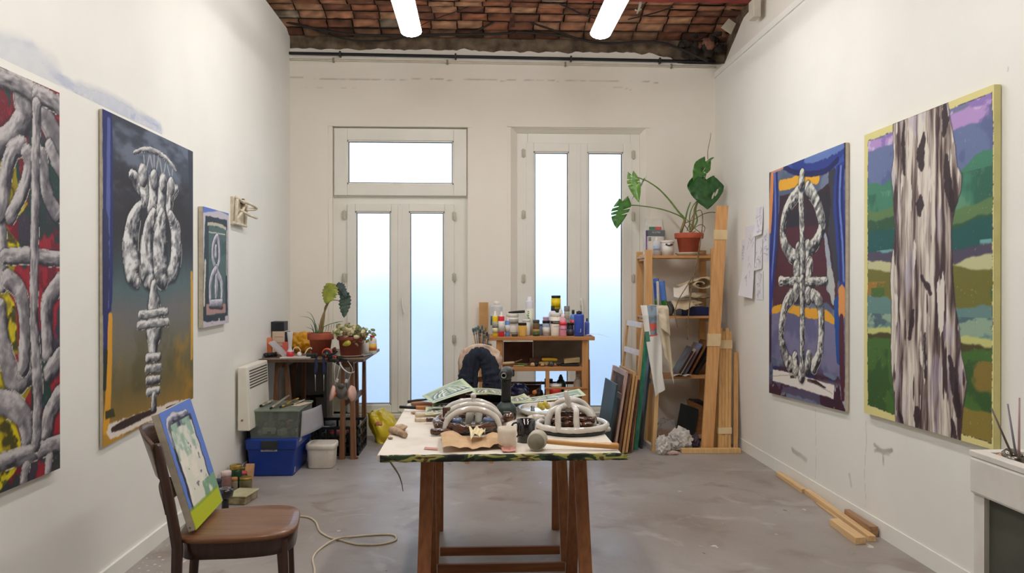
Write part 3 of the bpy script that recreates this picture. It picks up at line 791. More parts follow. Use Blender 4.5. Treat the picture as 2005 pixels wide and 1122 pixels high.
px_roll(P,uv,rh,B([(370,385),(366,430),(362,520)]),[14,10,7],seed=81,**g)
px_roll(P,uv,rv,B([(285,292),(360,285),(445,272)]),8,seed=82,**g);px_roll(P,uv,rv,B([(278,356),(360,345),(450,335)]),8.5,seed=83,**g)
for i,(y,h)in enumerate([(545,36),(612,40),(680,36),(748,32)]):px_roll(P,uv,rv,B([(365-h,y+6),(365+h,y-6)]),8.5,seed=84+i,**g)
px_roll(P,uv,rh,B([(368,780),(368,835)]),[4,5.5],seed=90,**g)
fin()
# ---------------------------------------------------------------- small study of a looped figure
P,uv,rh,rv,fin=wall_painting('study_painting','small narrow canvas of a pale looped figure on dark teal with a blue top edge','L',398,448,(404,418),(642,632),0.035,step=0.004)
A=lambda z:[(380+x/3.87,370+y/3.87)for x,y in z]
P.C[:]=np.array((196,190,200))/255.
P.poly(PL(A([(60,120),(270,170),(270,205),(190,165),(60,180)])),(96,122,200),wob=0.004)
P.poly(PL(A([(85,200),(250,235),(255,960),(95,1010),(65,1000),(70,700)])),(44,56,62),wob=0.008)
P.poly(PL(A([(112,250),(240,290),(235,940),(110,960)])),(78,104,102),wob=0.004);P.patches((58,84,82),f=9,thr=0.55,seed=2,within=P.poly(PL(A([(112,250),(240,290),(235,940),(110,960)])),None,get=True))
P.stroke(PL(A([(105,265),(175,270),(240,300)])),0.012,(190,184,166),wob=0.008);P.stroke(PL(A([(112,325),(235,345)])),0.004,(200,200,180));P.stroke(PL(A([(85,550),(75,880)])),0.014,(206,200,180),wob=0.01)
P.stroke(PL(A([(248,320),(245,650)])),0.008,(200,200,180),wob=0.006)
P.poly(PL(A([(92,875),(240,868),(240,935),(95,955)])),(176,138,134));P.poly(PL(A([(110,892),(222,892),(218,914),(120,912)])),(60,52,56))
for x in(95,145,195):P.poly(PL(A([(x,962),(x+40,955),(x+40,998),(x,1002)])),(44,54,62))
g=dict(lightc=(216,214,222),darkc=(96,98,118),line=(60,66,80),wob=0.003,fine=140,rough=0.4)
px_roll(P,uv,rh,A([(170,610),(145,540),(145,430),(175,360),(190,440),(192,540),(172,610)]),2.2,seed=3,**g)
px_roll(P,uv,rh,A([(166,440),(165,500)]),[2,2.6],seed=4,**g)
px_roll(P,uv,rh,A([(170,600),(180,640),(205,700),(212,780),(210,850)]),2.6,seed=5,**g);px_roll(P,uv,rh,A([(165,610),(140,650),(123,740),(125,850)]),2.6,seed=6,**g)
px_roll(P,uv,rh,A([(168,660),(170,740),(166,830)]),[1.6,3.6,1.6],seed=7,**g);px_roll(P,uv,rv,A([(128,866),(210,860)]),7,seed=8,**g)
P.patches((150,110,140),f=20,thr=0.62,soft=0.03,seed=9,within=sst(0.06,0.02,P.V/P.H))
fin()
# ---------------------------------------------------------------- knotted clay figure between blue curtains
P,uv,rh,rv,fin=wall_painting('curtain_painting','canvas of a knotted grey clay figure between blue curtains on maroon ground','R',1506,1655,(338,279),(769,806),0.028)
A=lambda z:[(1490+x/3.742,260+y/3.742)for x,y in z]
B=lambda z:[(1490+x/3.868,530+y/3.868)for x,y in z]
P.C[:]=np.array((112,124,146))/255.
P.patches((86,98,124),f=5,thr=0.5,soft=0.1,seed=3)
m=P.poly(PL(A([(140,460),(240,440),(420,430),(500,370),(545,300),(560,700),(560,1120),(95,1120),(120,700)])),(58,36,44),wob=0.015,f=10)
P.poly(PL(A([(140,700),(400,680),(470,760),(500,900),(490,1120),(110,1120)])),(84,36,46),wob=0.01,op=0.9)
P.patches((40,38,46),f=5,thr=0.52,soft=0.08,seed=6,within=P.poly(PL(A([(140,470),(500,430),(520,690),(130,690)])),None,get=True),op=0.9)
P.poly(PL(B([(90,270),(500,240),(590,330),(570,0),(95,0)])),(82,38,46),wob=0.01,op=0.9)
P.stroke(PL(A([(520,300),(535,500),(520,700),(545,900),(560,1050)])),[0.05,0.05,0.05,0.04,0.04],(58,58,66),wob=0.02)
P.stroke(PL(A([(470,760),(490,900),(500,1010),(505,1120)])),[0.02,0.03,0.035,0.05],(160,168,180),wob=0.012)
P.stroke(PL(B([(520,10),(535,130),(545,240)])),[0.04,0.045,0.02],(178,184,180),wob=0.014)
m=P.poly(PL(B([(85,310),(160,285),(330,320),(560,370),(600,800),(420,760),(200,700),(80,650)])),None,get=True,wob=0.01)
P.mix(m,(122,120,152));P.patches((98,98,134),f=5,thr=0.5,soft=0.12,seed=8,within=m)
P.stroke(PL(A([(145,385),(215,372),(290,340),(410,332)])),[0.042,0.04,0.038,0.04],(232,172,50),wob=0.006);P.stroke(PL(B([(90,302),(180,280),(330,318),(480,335),(545,378)])),[0.025,0.03,0.034,0.036,0.026],(226,166,48),wob=0.01)
for pts,r in(([(95,300),(100,600),(85,900),(60,1200)],0.075),([(580,250),(570,500),(590,800),(600,1080)],[0.06,0.075,0.07,0.05])):
 P.stroke(PL(A(pts)),r,(46,62,140),wob=0.012);P.stroke(PL(A([(x+6,y)for x,y in pts])),0.012,(104,128,196),wob=0.005);P.stroke(PL(A([(x-12,y)for x,y in pts])),0.014,(34,40,104),wob=0.005)
 P.stroke(PL(A([(x+22,y)for x,y in pts])),0.012,(36,42,108),wob=0.005)
P.stroke(PL(A([(82,310),(75,500),(66,720)])),[0.03,0.034,0.02],(222,146,84));P.stroke(PL(A([(60,300),(58,420)])),0.02,(64,58,44))
P.poly(PL(A([(150,250),(620,50),(615,200),(520,270),(420,305),(300,300),(200,280)])),(58,84,164),wob=0.006)
P.stroke(PL(A([(250,225),(380,230),(500,195),(610,100)])),0.05,(44,58,132),op=0.8,wob=0.02);P.stroke(PL(A([(330,190),(450,170),(600,85)])),0.03,(112,140,196),op=0.8,wob=0.015)
P.stroke(PL(A([(165,250),(250,290),(370,300),(480,275),(560,200)])),0.02,(34,36,92),wob=0.006)
P.poly(PL(A([(60,290),(160,245),(165,262),(100,292)])),(206,150,124))
P.stroke(PL(B([(580,250),(585,400),(590,680)])),[0.05,0.05,0.03],(30,78,150),wob=0.006);P.stroke(PL(B([(612,160),(612,320)])),0.045,(222,152,84),wob=0.008)
P.stroke(PL(B([(62,20),(62,340)])),0.05,(38,58,150),wob=0.01);P.stroke(PL(B([(58,350),(56,680)])),0.04,(96,50,44));P.stroke(PL(B([(74,350),(72,680)])),0.016,(40,40,66))
P.poly(PL(B([(85,720),(220,735),(580,830),(585,880),(90,760)])),(40,42,92),wob=0.012)
P.poly(PL(B([(45,790),(100,840),(300,880),(560,970),(640,1060),(45,890)])),(88,80,106),wob=0.02);P.patches((62,34,52),f=7,thr=0.53,soft=0.03,seed=13,within=sst(0.16,0.1,P.V/P.H));P.patches((168,176,186),f=8,thr=0.6,soft=0.03,seed=15,within=sst(0.12,0.06,P.V/P.H))
P.poly(PL(B([(90,745),(250,780),(555,868),(550,972),(400,925),(88,832)])),(228,222,214),wob=0.006)
P.stroke(PL(B([(355,830),(420,848),(488,888)])),[0.01,0.014,0.005],(60,40,40));P.stroke(PL(B([(225,805),(262,803)])),0.01,(50,50,46));P.stroke(PL(B([(90,800),(280,800),(540,930)])),0.002,(150,140,130))
P.stroke(PL(B([(610,360),(612,700),(620,970)])),[0.03,0.034,0.02],(84,40,54),wob=0.01)
P.stroke(PL(A([(622,60),(622,240)])),0.02,(40,36,60),wob=0.01)
g=dict(lightc=(224,224,214),darkc=(34,34,40),fine=150,rough=0.95)
def sq(r):return[min(q,5.2+(q-5.2)*.3)if q>5.2 else q for q in(r if isinstance(r,list)else[r,r])]
def KA(z,r,s,f=None):px_roll(P,uv,f or rh,A(z),r if f else sq(r),seed=s,**g)
def KB(z,r,s,f=None):px_roll(P,uv,f or rh,B(z),r if f else sq(r),seed=s,**g)
KA([(282,425),(240,480),(190,560),(160,680),(168,800),(215,890),(270,915)],[8,8,6.5,4.5,6,8,7],1)
KA([(345,405),(395,480),(430,580),(445,690),(405,800),(350,860)],[8,8,7.5,10,9,7],2)
KA([(275,850),(282,900)],6.5,3);KA([(340,830),(350,900)],8,4)
KA([(258,985),(262,1035)],8,5);KA([(355,965),(352,1035)],8.5,6)
KA([(140,1085),(220,1088),(295,1095)],8.5,7,rv);KA([(318,1098),(400,1090),(478,1085)],8.5,8,rv)
KB([(262,150),(266,195)],7,9);KB([(355,170),(360,215)],7,10)
KB([(228,200),(185,270),(158,400),(155,520),(185,650),(225,712)],[9,7,5,4.5,7,9],11)
KB([(395,185),(440,240),(458,370),(452,540),(440,640),(400,725)],[8,7.5,5.5,5.5,7,9],12)
KB([(258,660),(262,740)],[6,10],13);KB([(362,650),(352,740)],[6,9],14);KB([(312,745),(308,800)],[7,8.5],15)
KA([(290,400),(298,640),(306,900),(304,1125)],[4,4.4,5,4.4],16);KB([(310,70),(313,300),(312,520),(312,740)],[4.5,4.5,4.5,4],17)
KA([(302,310),(298,375)],[6,8],18)
fin()
# ---------------------------------------------------------------- weathered trunk in front of hills
YELS=mat('pale_yellow_canvas_edge',(218,211,148),(208,200,134),rough=0.7,scale=9)
P,uv,rh,rv,fin=wall_painting('trunk_painting','large canvas of a weathered grey tree trunk before green hills with pale yellow border','R',1692,1946,(265,165),(808,881),0.036,edge=YELS)
A=lambda z:[(1680+x/2.953,150+y/2.953)for x,y in z]
B=lambda z:[(1680+x/2.953,510+y/2.953)for x,y in z]
P.C[:]=np.array((222,214,146))/255.
land=P.poly(PL(A([(58,375),(200,320),(540,185),(772,98),(780,230),(776,1122)])+B([(776,300),(772,1058),(600,1000),(180,880),(58,832),(55,500)])),None,get=True,wob=0.007,f=45)
P.mix(sst(0.02,0.2,land)*sst(1,0.6,land)*0.9,(56,48,78));C0=P.C.copy()
base=np.zeros(P.C.shape);L=Paint(P.W,P.H,0.005,(120,124,160))
left=[(-300,330),(-300,1500)]
def band(D_,pts,col,wob=0.02,sd=1,f=9):L.poly(PL(pts),col,wob=wob,f=f,seed=sd,soft=0.006)
big=lambda top:top+[(1990,1100),(1640,1100)]
band(L,big(A([(-60,400),(200,340),(540,230),(900,40)])),(182,150,206),sd=2)
L.patches((206,186,220),f=8,thr=0.56,soft=0.05,seed=5,sy=2);L.patches((146,122,190),f=9,thr=0.6,soft=0.05,seed=7,sy=2)
band(L,big(A([(-60,480),(90,430),(200,380),(540,310),(700,260),(900,200)])),(108,122,164),sd=3)
L.patches((90,102,146),f=4,thr=0.5,soft=0.03,seed=9,within=(P.V/P.H<0.95)*1.0,op=0.8)
band(L,big(A([(-60,650),(90,620),(150,625),(220,560),(560,560),(640,500),(720,430),(900,380)])),(72,132,106),sd=4)
L.patches((50,100,82),f=6,thr=0.53,soft=0.06,seed=11,sy=0.5,within=(P.V/P.H<0.78)*1.0,op=0.9);L.patches((110,156,124),f=9,thr=0.6,soft=0.06,seed=13,sy=0.4,within=(P.V/P.H<0.78)*1.0,op=0.7)
band(L,big(A([(-60,760),(120,780),(220,740),(560,780),(660,740),(800,700),(900,690)])),(98,130,84),sd=5)
band(L,big(A([(-60,830),(100,840),(220,800),(550,860),(700,800),(900,770)])),(58,92,66),sd=6)
band(L,big(A([(-60,900),(220,880),(550,880),(620,840),(780,800),(900,800)])),(40,92,88),sd=7);L.patches((116,170,170),f=9,thr=0.57,soft=0.04,seed=17,sy=0.6,within=(P.V/P.H<0.58)*(P.V/P.H>0.47)*1.0)
band(L,big(A([(-60,1030),(220,1010),(550,1000),(640,990),(780,970),(900,960)])),(84,78,96),sd=8)
band(L,big(A([(-60,1080),(220,1070),(560,1080),(650,1040),(780,1030),(900,1020)])),(196,196,150),sd=9)
band(L,big(B([(-60,40),(200,60),(540,30),(700,50),(800,50),(900,50)])),(116,114,52),sd=10);L.patches((160,122,56),f=5,thr=0.55,soft=0.03,seed=19,within=(P.V/P.H<0.47)*1.0);L.patches((78,110,52),f=5,thr=0.57,soft=0.03,seed=20,within=(P.V/P.H<0.45)*1.0)
band(L,big(B([(-60,170),(200,230),(540,270),(640,280),(780,260),(900,250)])),(104,140,136),sd=11);L.patches((146,172,148),f=7,thr=0.54,soft=0.04,seed=22,sy=2,within=(P.V/P.H<0.36)*1.0);L.patches((84,108,116),f=7,thr=0.58,soft=0.04,seed=23,sy=2,within=(P.V/P.H<0.36)*1.0)
band(L,big(B([(-60,390),(200,390),(560,440),(640,440),(780,470),(900,480)])),(196,200,126),sd=12)
band(L,big(B([(-60,420),(200,425),(560,470),(640,480),(780,510),(900,520)])),(80,74,44),sd=13)
band(L,big(B([(-60,440),(200,450),(570,540),(640,530),(780,510),(900,510)])),(74,112,52),sd=14);L.patches((58,92,48),f=6,thr=0.53,soft=0.05,seed=26,within=(P.V/P.H<0.24)*1.0)
L.patches((136,118,56),f=4,thr=0.54,soft=0.04,seed=28,within=(P.V/P.H<0.24)*(P.U/P.W>0.5)*1.0)
band(L,big(B([(600,850),(780,900),(900,930),(900,1200),(500,1200)])),(140,124,58),sd=15)
L.patches((235,235,215),f=70,thr=0.8,soft=0.03,seed=30,op=0.25)
P.C=np.where((land>0.5)[...,None],L.C,C0)
trunk_pts=A([(204,275),(330,225),(515,150),(525,200),(560,400),(572,520),(596,560),(594,660),(560,760),(538,880),(545,1060)])+B([(545,60),(560,250),(585,420),(600,560),(628,700),(618,780),(600,900),(590,1060),(220,950),(210,800),(195,640),(190,500),(195,300),(188,120)])+A([(195,1060),(215,900),(205,700),(192,560),(208,480)])
tm=P.poly(PL(trunk_pts),None,get=True,wob=0.006,f=20)
P.mix(sst(0.05,0.5,P.poly(PL(trunk_pts),None,get=True,wob=0.006,f=20,soft=0.014)),(40,36,48))
uu=P.U+0.06*(fbm(P.U*3,P.V*2.2,40)-0.5)
s1=fbm(uu*34,P.V*2.0,41,4);s2=fbm(uu*80,P.V*5,43,3);s3=fbm(uu*12,P.V*2.4,47,3)
t=np.clip((s1-0.5)*2.0+(s2-0.5)*1.0+(s3-0.5)*1.5+0.60,0,1)
st=[(0,(70,54,56)),(0.22,(104,88,84)),(0.42,(146,132,124)),(0.6,(172,160,150)),(0.8,(198,188,176)),(1,(222,216,204))]
tc_=np.stack([np.interp(t,[a for a,_ in st],[c[k]for _,c in st])for k in range(3)],-1)/255.
P.mix(tm,tc_)
P.patches((74,56,58),f=20,thr=0.68,soft=0.02,seed=50,sy=0.12,within=tm);P.patches((222,216,206),f=24,thr=0.68,soft=0.02,seed=53,sy=0.14,within=tm)
P.patches((176,168,190),f=12,thr=0.62,soft=0.08,seed=56,sy=0.3,within=tm,op=0.5)
for z,r in((A([(500,170),(505,260),(495,330)]),0.03),(A([(265,260),(262,400),(270,560)]),0.018),(A([(380,340),(360,460),(370,520)]),0.035),(A([(510,460),(520,620),(545,760)]),0.03),(A([(360,700),(355,780)]),0.04),(B([(365,90),(400,150),(420,190)]),0.02),(B([(320,290),(295,450)]),0.022),(B([(530,560),(560,740),(580,900)]),0.03),(B([(240,880),(260,950)]),0.02),(B([(385,420),(390,680)]),0.012),(B([(340,860),(340,960)]),0.03),(B([(545,920),(560,1030)]),0.02)):
 P.stroke(PL(z),[r*0.5,r,r*0.6],(52,40,44),wob=0.012,f=30,op=0.9)
fin()
# ---------------------------------------------------------------- things pinned to the walls
PLAST=mat('raw_plaster_white',(224,216,196),(200,190,168),rough=0.8,scale=18,bump=0.4)
p=atX(463,415,XL);k=1500/p.y
t=thing('plaster_relief','small rough white plaster relief hung high beside the small looped-figure canvas','relief',(XL,p.y,p.z-0.1))
Y0,Y1_=atX(451,415,XL).y,atX(474,415,XL).y;zt_,zb_=p.z+0.10,p.z-0.10
b=MB()
b.grid(lambda u,v:(XL+0.02+0.006*mnoise.noise(Vector((u*5,v*7,2))),Y0+(Y1_-Y0)*u,zb_+(zt_-zb_)*v),10,12,thick=0.02);b.build('slab',PLAST,t)
b=MB()
for i,L in enumerate([[(0.02,0,0.02),(0.04,0.5,0.5),(0.03,1.0,0.98)],[(0.03,0.1,1.0),(0.05,0.5,0.86),(0.03,0.95,0.92)],[(0.03,0.05,0.05),(0.04,0.1,0.9)],[(0.03,0.92,0.0),(0.045,0.88,0.9)],[(0.03,0.0,0.03),(0.03,1,0.02)],[(0.04,0.4,0.55),(0.07,0.8,0.42),(0.1,1.15,0.35)],[(0.05,0.5,0.9),(0.09,0.9,0.8),(0.1,1.1,0.7),(0.05,0.8,0.62)]]):
 b.tube([(XL+x,Y0+(Y1_-Y0)*u,zb_+(zt_-zb_)*v)for x,u,v in L],0.011,8,5,jit=0.3,seed=i)
b.build('rolled_strand',PLAST,t)
b=MB();b.blob((XL+0.035,Y0+(Y1_-Y0)*0.62,zt_-0.02),0.022,2,0.3);b.build('dark_lump',mat('dark_clay_lump',(70,52,40),rough=0.8),t)
PAPER=attr_mat('drawing_paper',rough=0.8,bump=0.05)
def sketch(name,label,pxa,pxb,pyt,pyb,seed,curl=0.0,lift=0.004):
 a=atX(pxa,(pyt[0]+pyb[0])/2,XR);c=atX(pxb,(pyt[1]+pyb[1])/2,XR)
 zt_a,zb_a=atX(pxa,pyt[0],XR).z,atX(pxa,pyb[0],XR).z;zt_b,zb_b=atX(pxb,pyt[1],XR).z,atX(pxb,pyb[1],XR).z
 W=abs(c.y-a.y);H=zt_a-zb_a
 Pn=Paint(W,H,0.004,(226,225,230));rr=random.Random(seed)
 for i in range(9):
  u,v=W*rr.uniform(0.2,0.8),H*rr.uniform(0.12,0.85)
  Pn.stroke([(u,v),(u+rr.uniform(-.05,.05),v+rr.uniform(-.04,.04)),(u+rr.uniform(-.07,.07),v+rr.uniform(-.06,.06))],0.0035,(150,150,162),op=0.55,seed=i)
 def fn(U,V):
  t=U/W;v=V/H
  return XR-lift-curl*(1-v)**2*(0.4+0.6*(1-t)),a.y+(c.y-a.y)*t,(zb_a+(zb_b-zb_a)*t)*(1-v)+(zt_a+(zt_b-zt_a)*t)*v
 o=Pn.mesh(name,fn,PAPER,None,(XR,(a.y+c.y)/2,zb_a));tag(o,label,'drawing','pencil drawings pinned beside the curtain painting')
sketch('pinned_drawing','small strip of drawing paper farthest from the curtain painting',1453,1460,(470,468),(512,515),1)
sketch('pinned_drawing','large pinned drawing with its lower end curling off the wall',1460,1480,(445,440),(578,585),2,0.06,0.006)
sketch('pinned_drawing','topmost pinned drawing, its corner lifting',1482,1496,(408,404),(464,458),3,0.03,0.008)
sketch('pinned_drawing','middle pinned drawing under the topmost sheet',1481,1494,(470,466),(530,526),4,0.015,0.005)
sketch('pinned_drawing','lowest narrow pinned drawing with faint marks',1482,1495,(535,530),(586,588),5)
sketch('pinned_drawing','pinned sheet partly behind the edge of the curtain painting',1495,1505,(452,448),(512,510),6,0.0,0.003)
# ================================================================== MAIN WORK TABLE
TZ=0.75
def T(px,py):return atZ(px,py,TZ)
DKWOOD=wood('stained_trestle_wood',(152,98,60),(118,72,42),'z',rough=0.45)
DKWOODX=wood('stained_rail_wood',(148,96,60),(114,70,42),'x',rough=0.45)
def trestle(label,xl,xr,y_top_f,y_top_b,y_foot_f,y_foot_b,h,group,mz=None,mx=None,wd=0.056,th=0.03,rail_z=0.055,rear_rail=True):
 mz=mz or DKWOOD;mx=mx or DKWOODX
 t=thing('trestle',label,'trestle',((xl+xr)/2,(y_foot_f+y_foot_b)/2,0),group)
 b=MB();b.b2((xl-0.03,(y_top_f+y_top_b)/2-0.03,h-0.045),(xr+0.03,(y_top_f+y_top_b)/2+0.03,h),0.003);b.build('top_rail',mx,t)
 for(yt,yf_)in((y_top_f,y_foot_f),(y_top_b,y_foot_b)):
  s=-1 if yf_<yt else 1;ft={}
  for x,sx in((xl,-1),(xr,1)):
   b=MB();x2=x+sx*0.008
   q=[]
   for(yy,zz,xx)in((yf_,0,x2),(yt,h-0.02,x)):
    q.append([(xx-wd/2,yy-th/2,zz),(xx+wd/2,yy-th/2,zz),(xx+wd/2,yy+th/2,zz),(xx-wd/2,yy+th/2,zz)])
   b.hexa(q[0]+q[1],0.003);b.build('leg',mz,t)
  if s>0 and not rear_rail:continue
  f=rail_z/h;yr=yf_+(yt-yf_)*f+s*0.0
  b=MB();b.b2((xl+wd/2-0.002,yr-0.011,rail_z-0.022),(xr-wd/2+0.002,yr+0.011,rail_z+0.022),0.003);b.build('rail',mx,t)
 return t
FL,FR=T(738,891),T(1214,887)
TXL,TXR=FL.x,T(1212,884).x+0.005
TY0,TY1=FL.y,4.55
trestle('dark stained wooden trestle under the front of the white work table',TXL+0.19,TXR-0.14,3.42,3.54,3.2,3.79,TZ-0.03,'trestles of the white work table')
trestle('dark stained wooden trestle under the far end of the white work table',TXL+0.19,TXR-0.14,4.27,4.39,3.99,4.52,TZ-0.03,'trestles of the white work table',rear_rail=False)
WT=mat('worn_white_tabletop',(226,218,204),(204,192,174),rough=0.55,scale=7,bump=0.1,lo=0.45,hi=0.8)
PLY=wood('board_edge',(150,120,84),(110,84,58),'x',rough=0.7)
def camo_mat():
 m=bpy.data.materials.new('camouflage_tape');m.use_nodes=True;n=m.node_tree;b_=n.nodes['Principled BSDF'];b_.inputs['Roughness'].default_value=0.55
 tc=n.nodes.new('ShaderNodeTexCoord');mp=n.nodes.new('ShaderNodeMapping');mp.inputs['Scale'].default_value=(11,11,34);n.links.new(tc.outputs['Object'],mp.inputs[0])
 ns=n.nodes.new('ShaderNodeTexNoise');ns.inputs['Scale'].default_value=1.0;ns.inputs['Detail'].default_value=1.5;ns.inputs['Distortion'].default_value=0.8;n.links.new(mp.outputs[0],ns.inputs['Vector'])
 r=n.nodes.new('ShaderNodeValToRGB');r.color_ramp.interpolation='CONSTANT';e=r.color_ramp.elements
 e[0].position=0;e[0].color=(*lin((24,28,24)),1);e[1].position=0.40;e[1].color=(*lin((50,74,44)),1)
 q=e.new(0.50);q.color=(*lin((178,172,96)),1);q=e.new(0.62);q.color=(*lin((104,82,50)),1);q=e.new(0.68);q.color=(*lin((30,34,28)),1)
 n.links.new(ns.outputs['Fac'],r.inputs[0]);n.links.new(r.outputs[0],b_.inputs['Base Color']);return m
t=thing('work_table','long white topped work table with camouflage tape along its front edge, on trestles','table',((TXL+TXR)/2,(TY0+TY1)/2,TZ-0.03))
b=MB();b.b2((TXL,TY0+0.004,TZ-0.027),(TXR,TY1,TZ-0.001),0.003);b.build('tabletop',WT,t)
b=MB()
b.grid(lambda u,v:(TXL+0.012+(TXR-TXL+0.012)*u,TY0+0.001-0.003*mnoise.noise(Vector((u*30,v*3,2))),TZ-0.031+v*0.030+(0.003*mnoise.noise(Vector((u*25,v,9))))),60,3,thick=0.002)
for i in range(7):b.tube([(TXR+0.012,TY0+0.002,TZ-0.028+i*0.004),(TXR+0.03+0.006*(i%3),TY0+0.004,TZ-0.03+i*0.005+0.004*(i%2))],[0.003,0.0012],6,0)
b.build('camouflage_edge',camo_mat(),t)
GLZW=mat('white_glaze',(226,221,212),(202,196,186),rough=0.16,scale=16,bump=0.10,bscale=34,coat=0.5)
GLZB=mat('brown_glaze',(96,52,24),(40,22,14),rough=0.12,scale=26,bump=0.35,bscale=60,coat=0.8)
GLZG=mat('grey_green_glaze',(120,132,122),(86,96,90),rough=0.15,scale=14,coat=0.6)
GLZBL=mat('pale_blue_glaze',(124,142,176),(92,110,150),rough=0.15,scale=22,coat=0.6)
BLKG=mat('black_slab',(52,54,58),(34,36,40),rough=0.3,scale=30,bump=0.2)
# ------- caged dome on brown coil rim
def dome_left():
 cy=3.72;c=atY(920,843,cy);cx=c.x;z=TZ
 k=1500/cy
 t=thing('caged_sculpture','white glazed domed cage on a brown coil rim, ball on top, behind torn brown paper','sculpture',(cx,cy,z))
 RX,RY=0.165,0.17
 b=MB();b.lathe((cx,cy,z),[(0,0.004),(0.14,0.004),(0.165,0.010),(0.16,0.024),(0.14,0.028),(0,0.026)],40,wob=0.03);b.build('base_slab',GLZG,t)
 b=MB();pts=[(cx+RX*0.98*math.cos(a),cy+RY*0.98*math.sin(a),z+0.034)for a in[i*2*PI/22 for i in range(22)]]
 b.tube(pts+pts[:1],0.02,10,4,jit=0.5,seed=2);b.build('coil_rim',GLZB,t,zmin=z)
 for i,(a,e,zz,r)in enumerate([((845,852),(892,846),0.018,0.014),((853,842),(905,840),0.03,0.016),((836,829),(870,826),0.02,0.011),((866,836),(884,838),0.055,0.012)]):
  y=[3.56,3.62,3.86,3.66][i];p0,p1=atY(a[0],a[1],y),atY(e[0],e[1],y);p0.z=p1.z=z+zz
  b=MB();b.tube([p0,(p0+p1)/2,p1],r,9,4,jit=0.4,seed=i+5);b.build('coil_stub',GLZB,t,zmin=z)
 b=MB();p=atY(874,838,3.70)
 for i in range(3):b.tube([(p.x+0.012*i-0.01,3.70+0.006*i,z+0.03),(p.x+0.012*i-0.012,3.70,z+0.105)],0.009,8,0,jit=0.4,seed=i)
 b.build('brown_lump',GLZB,t,zmin=z)
 p=atY(1004-6,830,3.72);b=MB();b.tube([(p.x-0.02,3.72,z+0.05),(p.x+0.01,3.73,z+0.055)],0.022,10,0,jit=0.4);b.build('brown_lump',GLZB,t,zmin=z)
 b=MB()
 def arch(pl,pk,pr,yl,yk,yr,r,sd):
  A,B_,C_=atY(*pl,yl),atY(*pk,yk),atY(*pr,yr)
  L=[]
  for i in range(9):
   a=PI*(1-i/8);x=(A.x+C_.x)/2+(A.x-C_.x)/2*-math.cos(a)
   u=i/8;x=A.x+(C_.x-A.x)*(0.5-0.5*math.cos(PI*u));y=A.y+(C_.y-A.y)*u+(yk-(yl+yr)/2)*math.sin(PI*u)
   zb=A.z+(C_.z-A.z)*u;L.append((x,y,zb+(B_.z-(A.z+C_.z)/2)*math.sin(PI*u)**0.85))
  b.tube(L,r,12,4,jit=0.18,seed=sd)
 arch((871,845),(930,801),(979,843),3.58,3.60,3.60,0.0145,1);b.build('front_arch',GLZW,t,zmin=z)
 b=MB();arch((866,838),(925,792),(982,836),3.70,3.72,3.74,0.0155,2);b.build('middle_arch',GLZW,t,zmin=z)
 b=MB();arch((864,828),(915,785),(976,824),3.84,3.86,3.86,0.0155,3);b.build('rear_arch',GLZW,t,zmin=z)
 b=MB();p0=atY(918,843,3.66);p1=atY(924,800,3.66);b.tube([(p0.x-0.004,3.66,z+0.028),(p0.x+0.004,3.655,z+0.07),p1],[0.013,0.019,0.02],12,4,jit=0.15);b.build('post',GLZW,t,zmin=z)
 b=MB();p1=atY(938,800,3.74);b.tube([(p1.x-0.005,3.72,z+0.03),(p1.x,3.73,z+0.08),p1],[0.016,0.02,0.02],12,4,jit=0.15,seed=4);b.build('post',GLZW,t,zmin=z)
 for px in(891,959):
  p=atY(px,836,3.74);b=MB();b.tube([(p.x,3.74,z+0.03),(p.x+(0.012 if px<920 else-0.01),3.76,z+0.10)],[0.014,0.012],10,3);b.build('post',GLZW,t,zmin=z)
  b=MB();b.lathe((p.x,3.74,z+0.028),[(0,0),(0.03,0.002),(0.036,0.012),(0.028,0.022),(0,0.024)],20,wob=0.1,seed=px);b.build('blue_foot',GLZBL,t,zmin=z)
 p=atY(927,783,3.72);b=MB();b.blob((p.x,3.72,atY(927,775,3.72).z),0.0145,3,0.05);b.tube([(p.x,3.72,atY(927,793,3.72).z),(p.x,3.72,atY(927,780,3.72).z)],0.010,10,0);b.build('ball',GLZW,t,zmin=z)
dome_left()
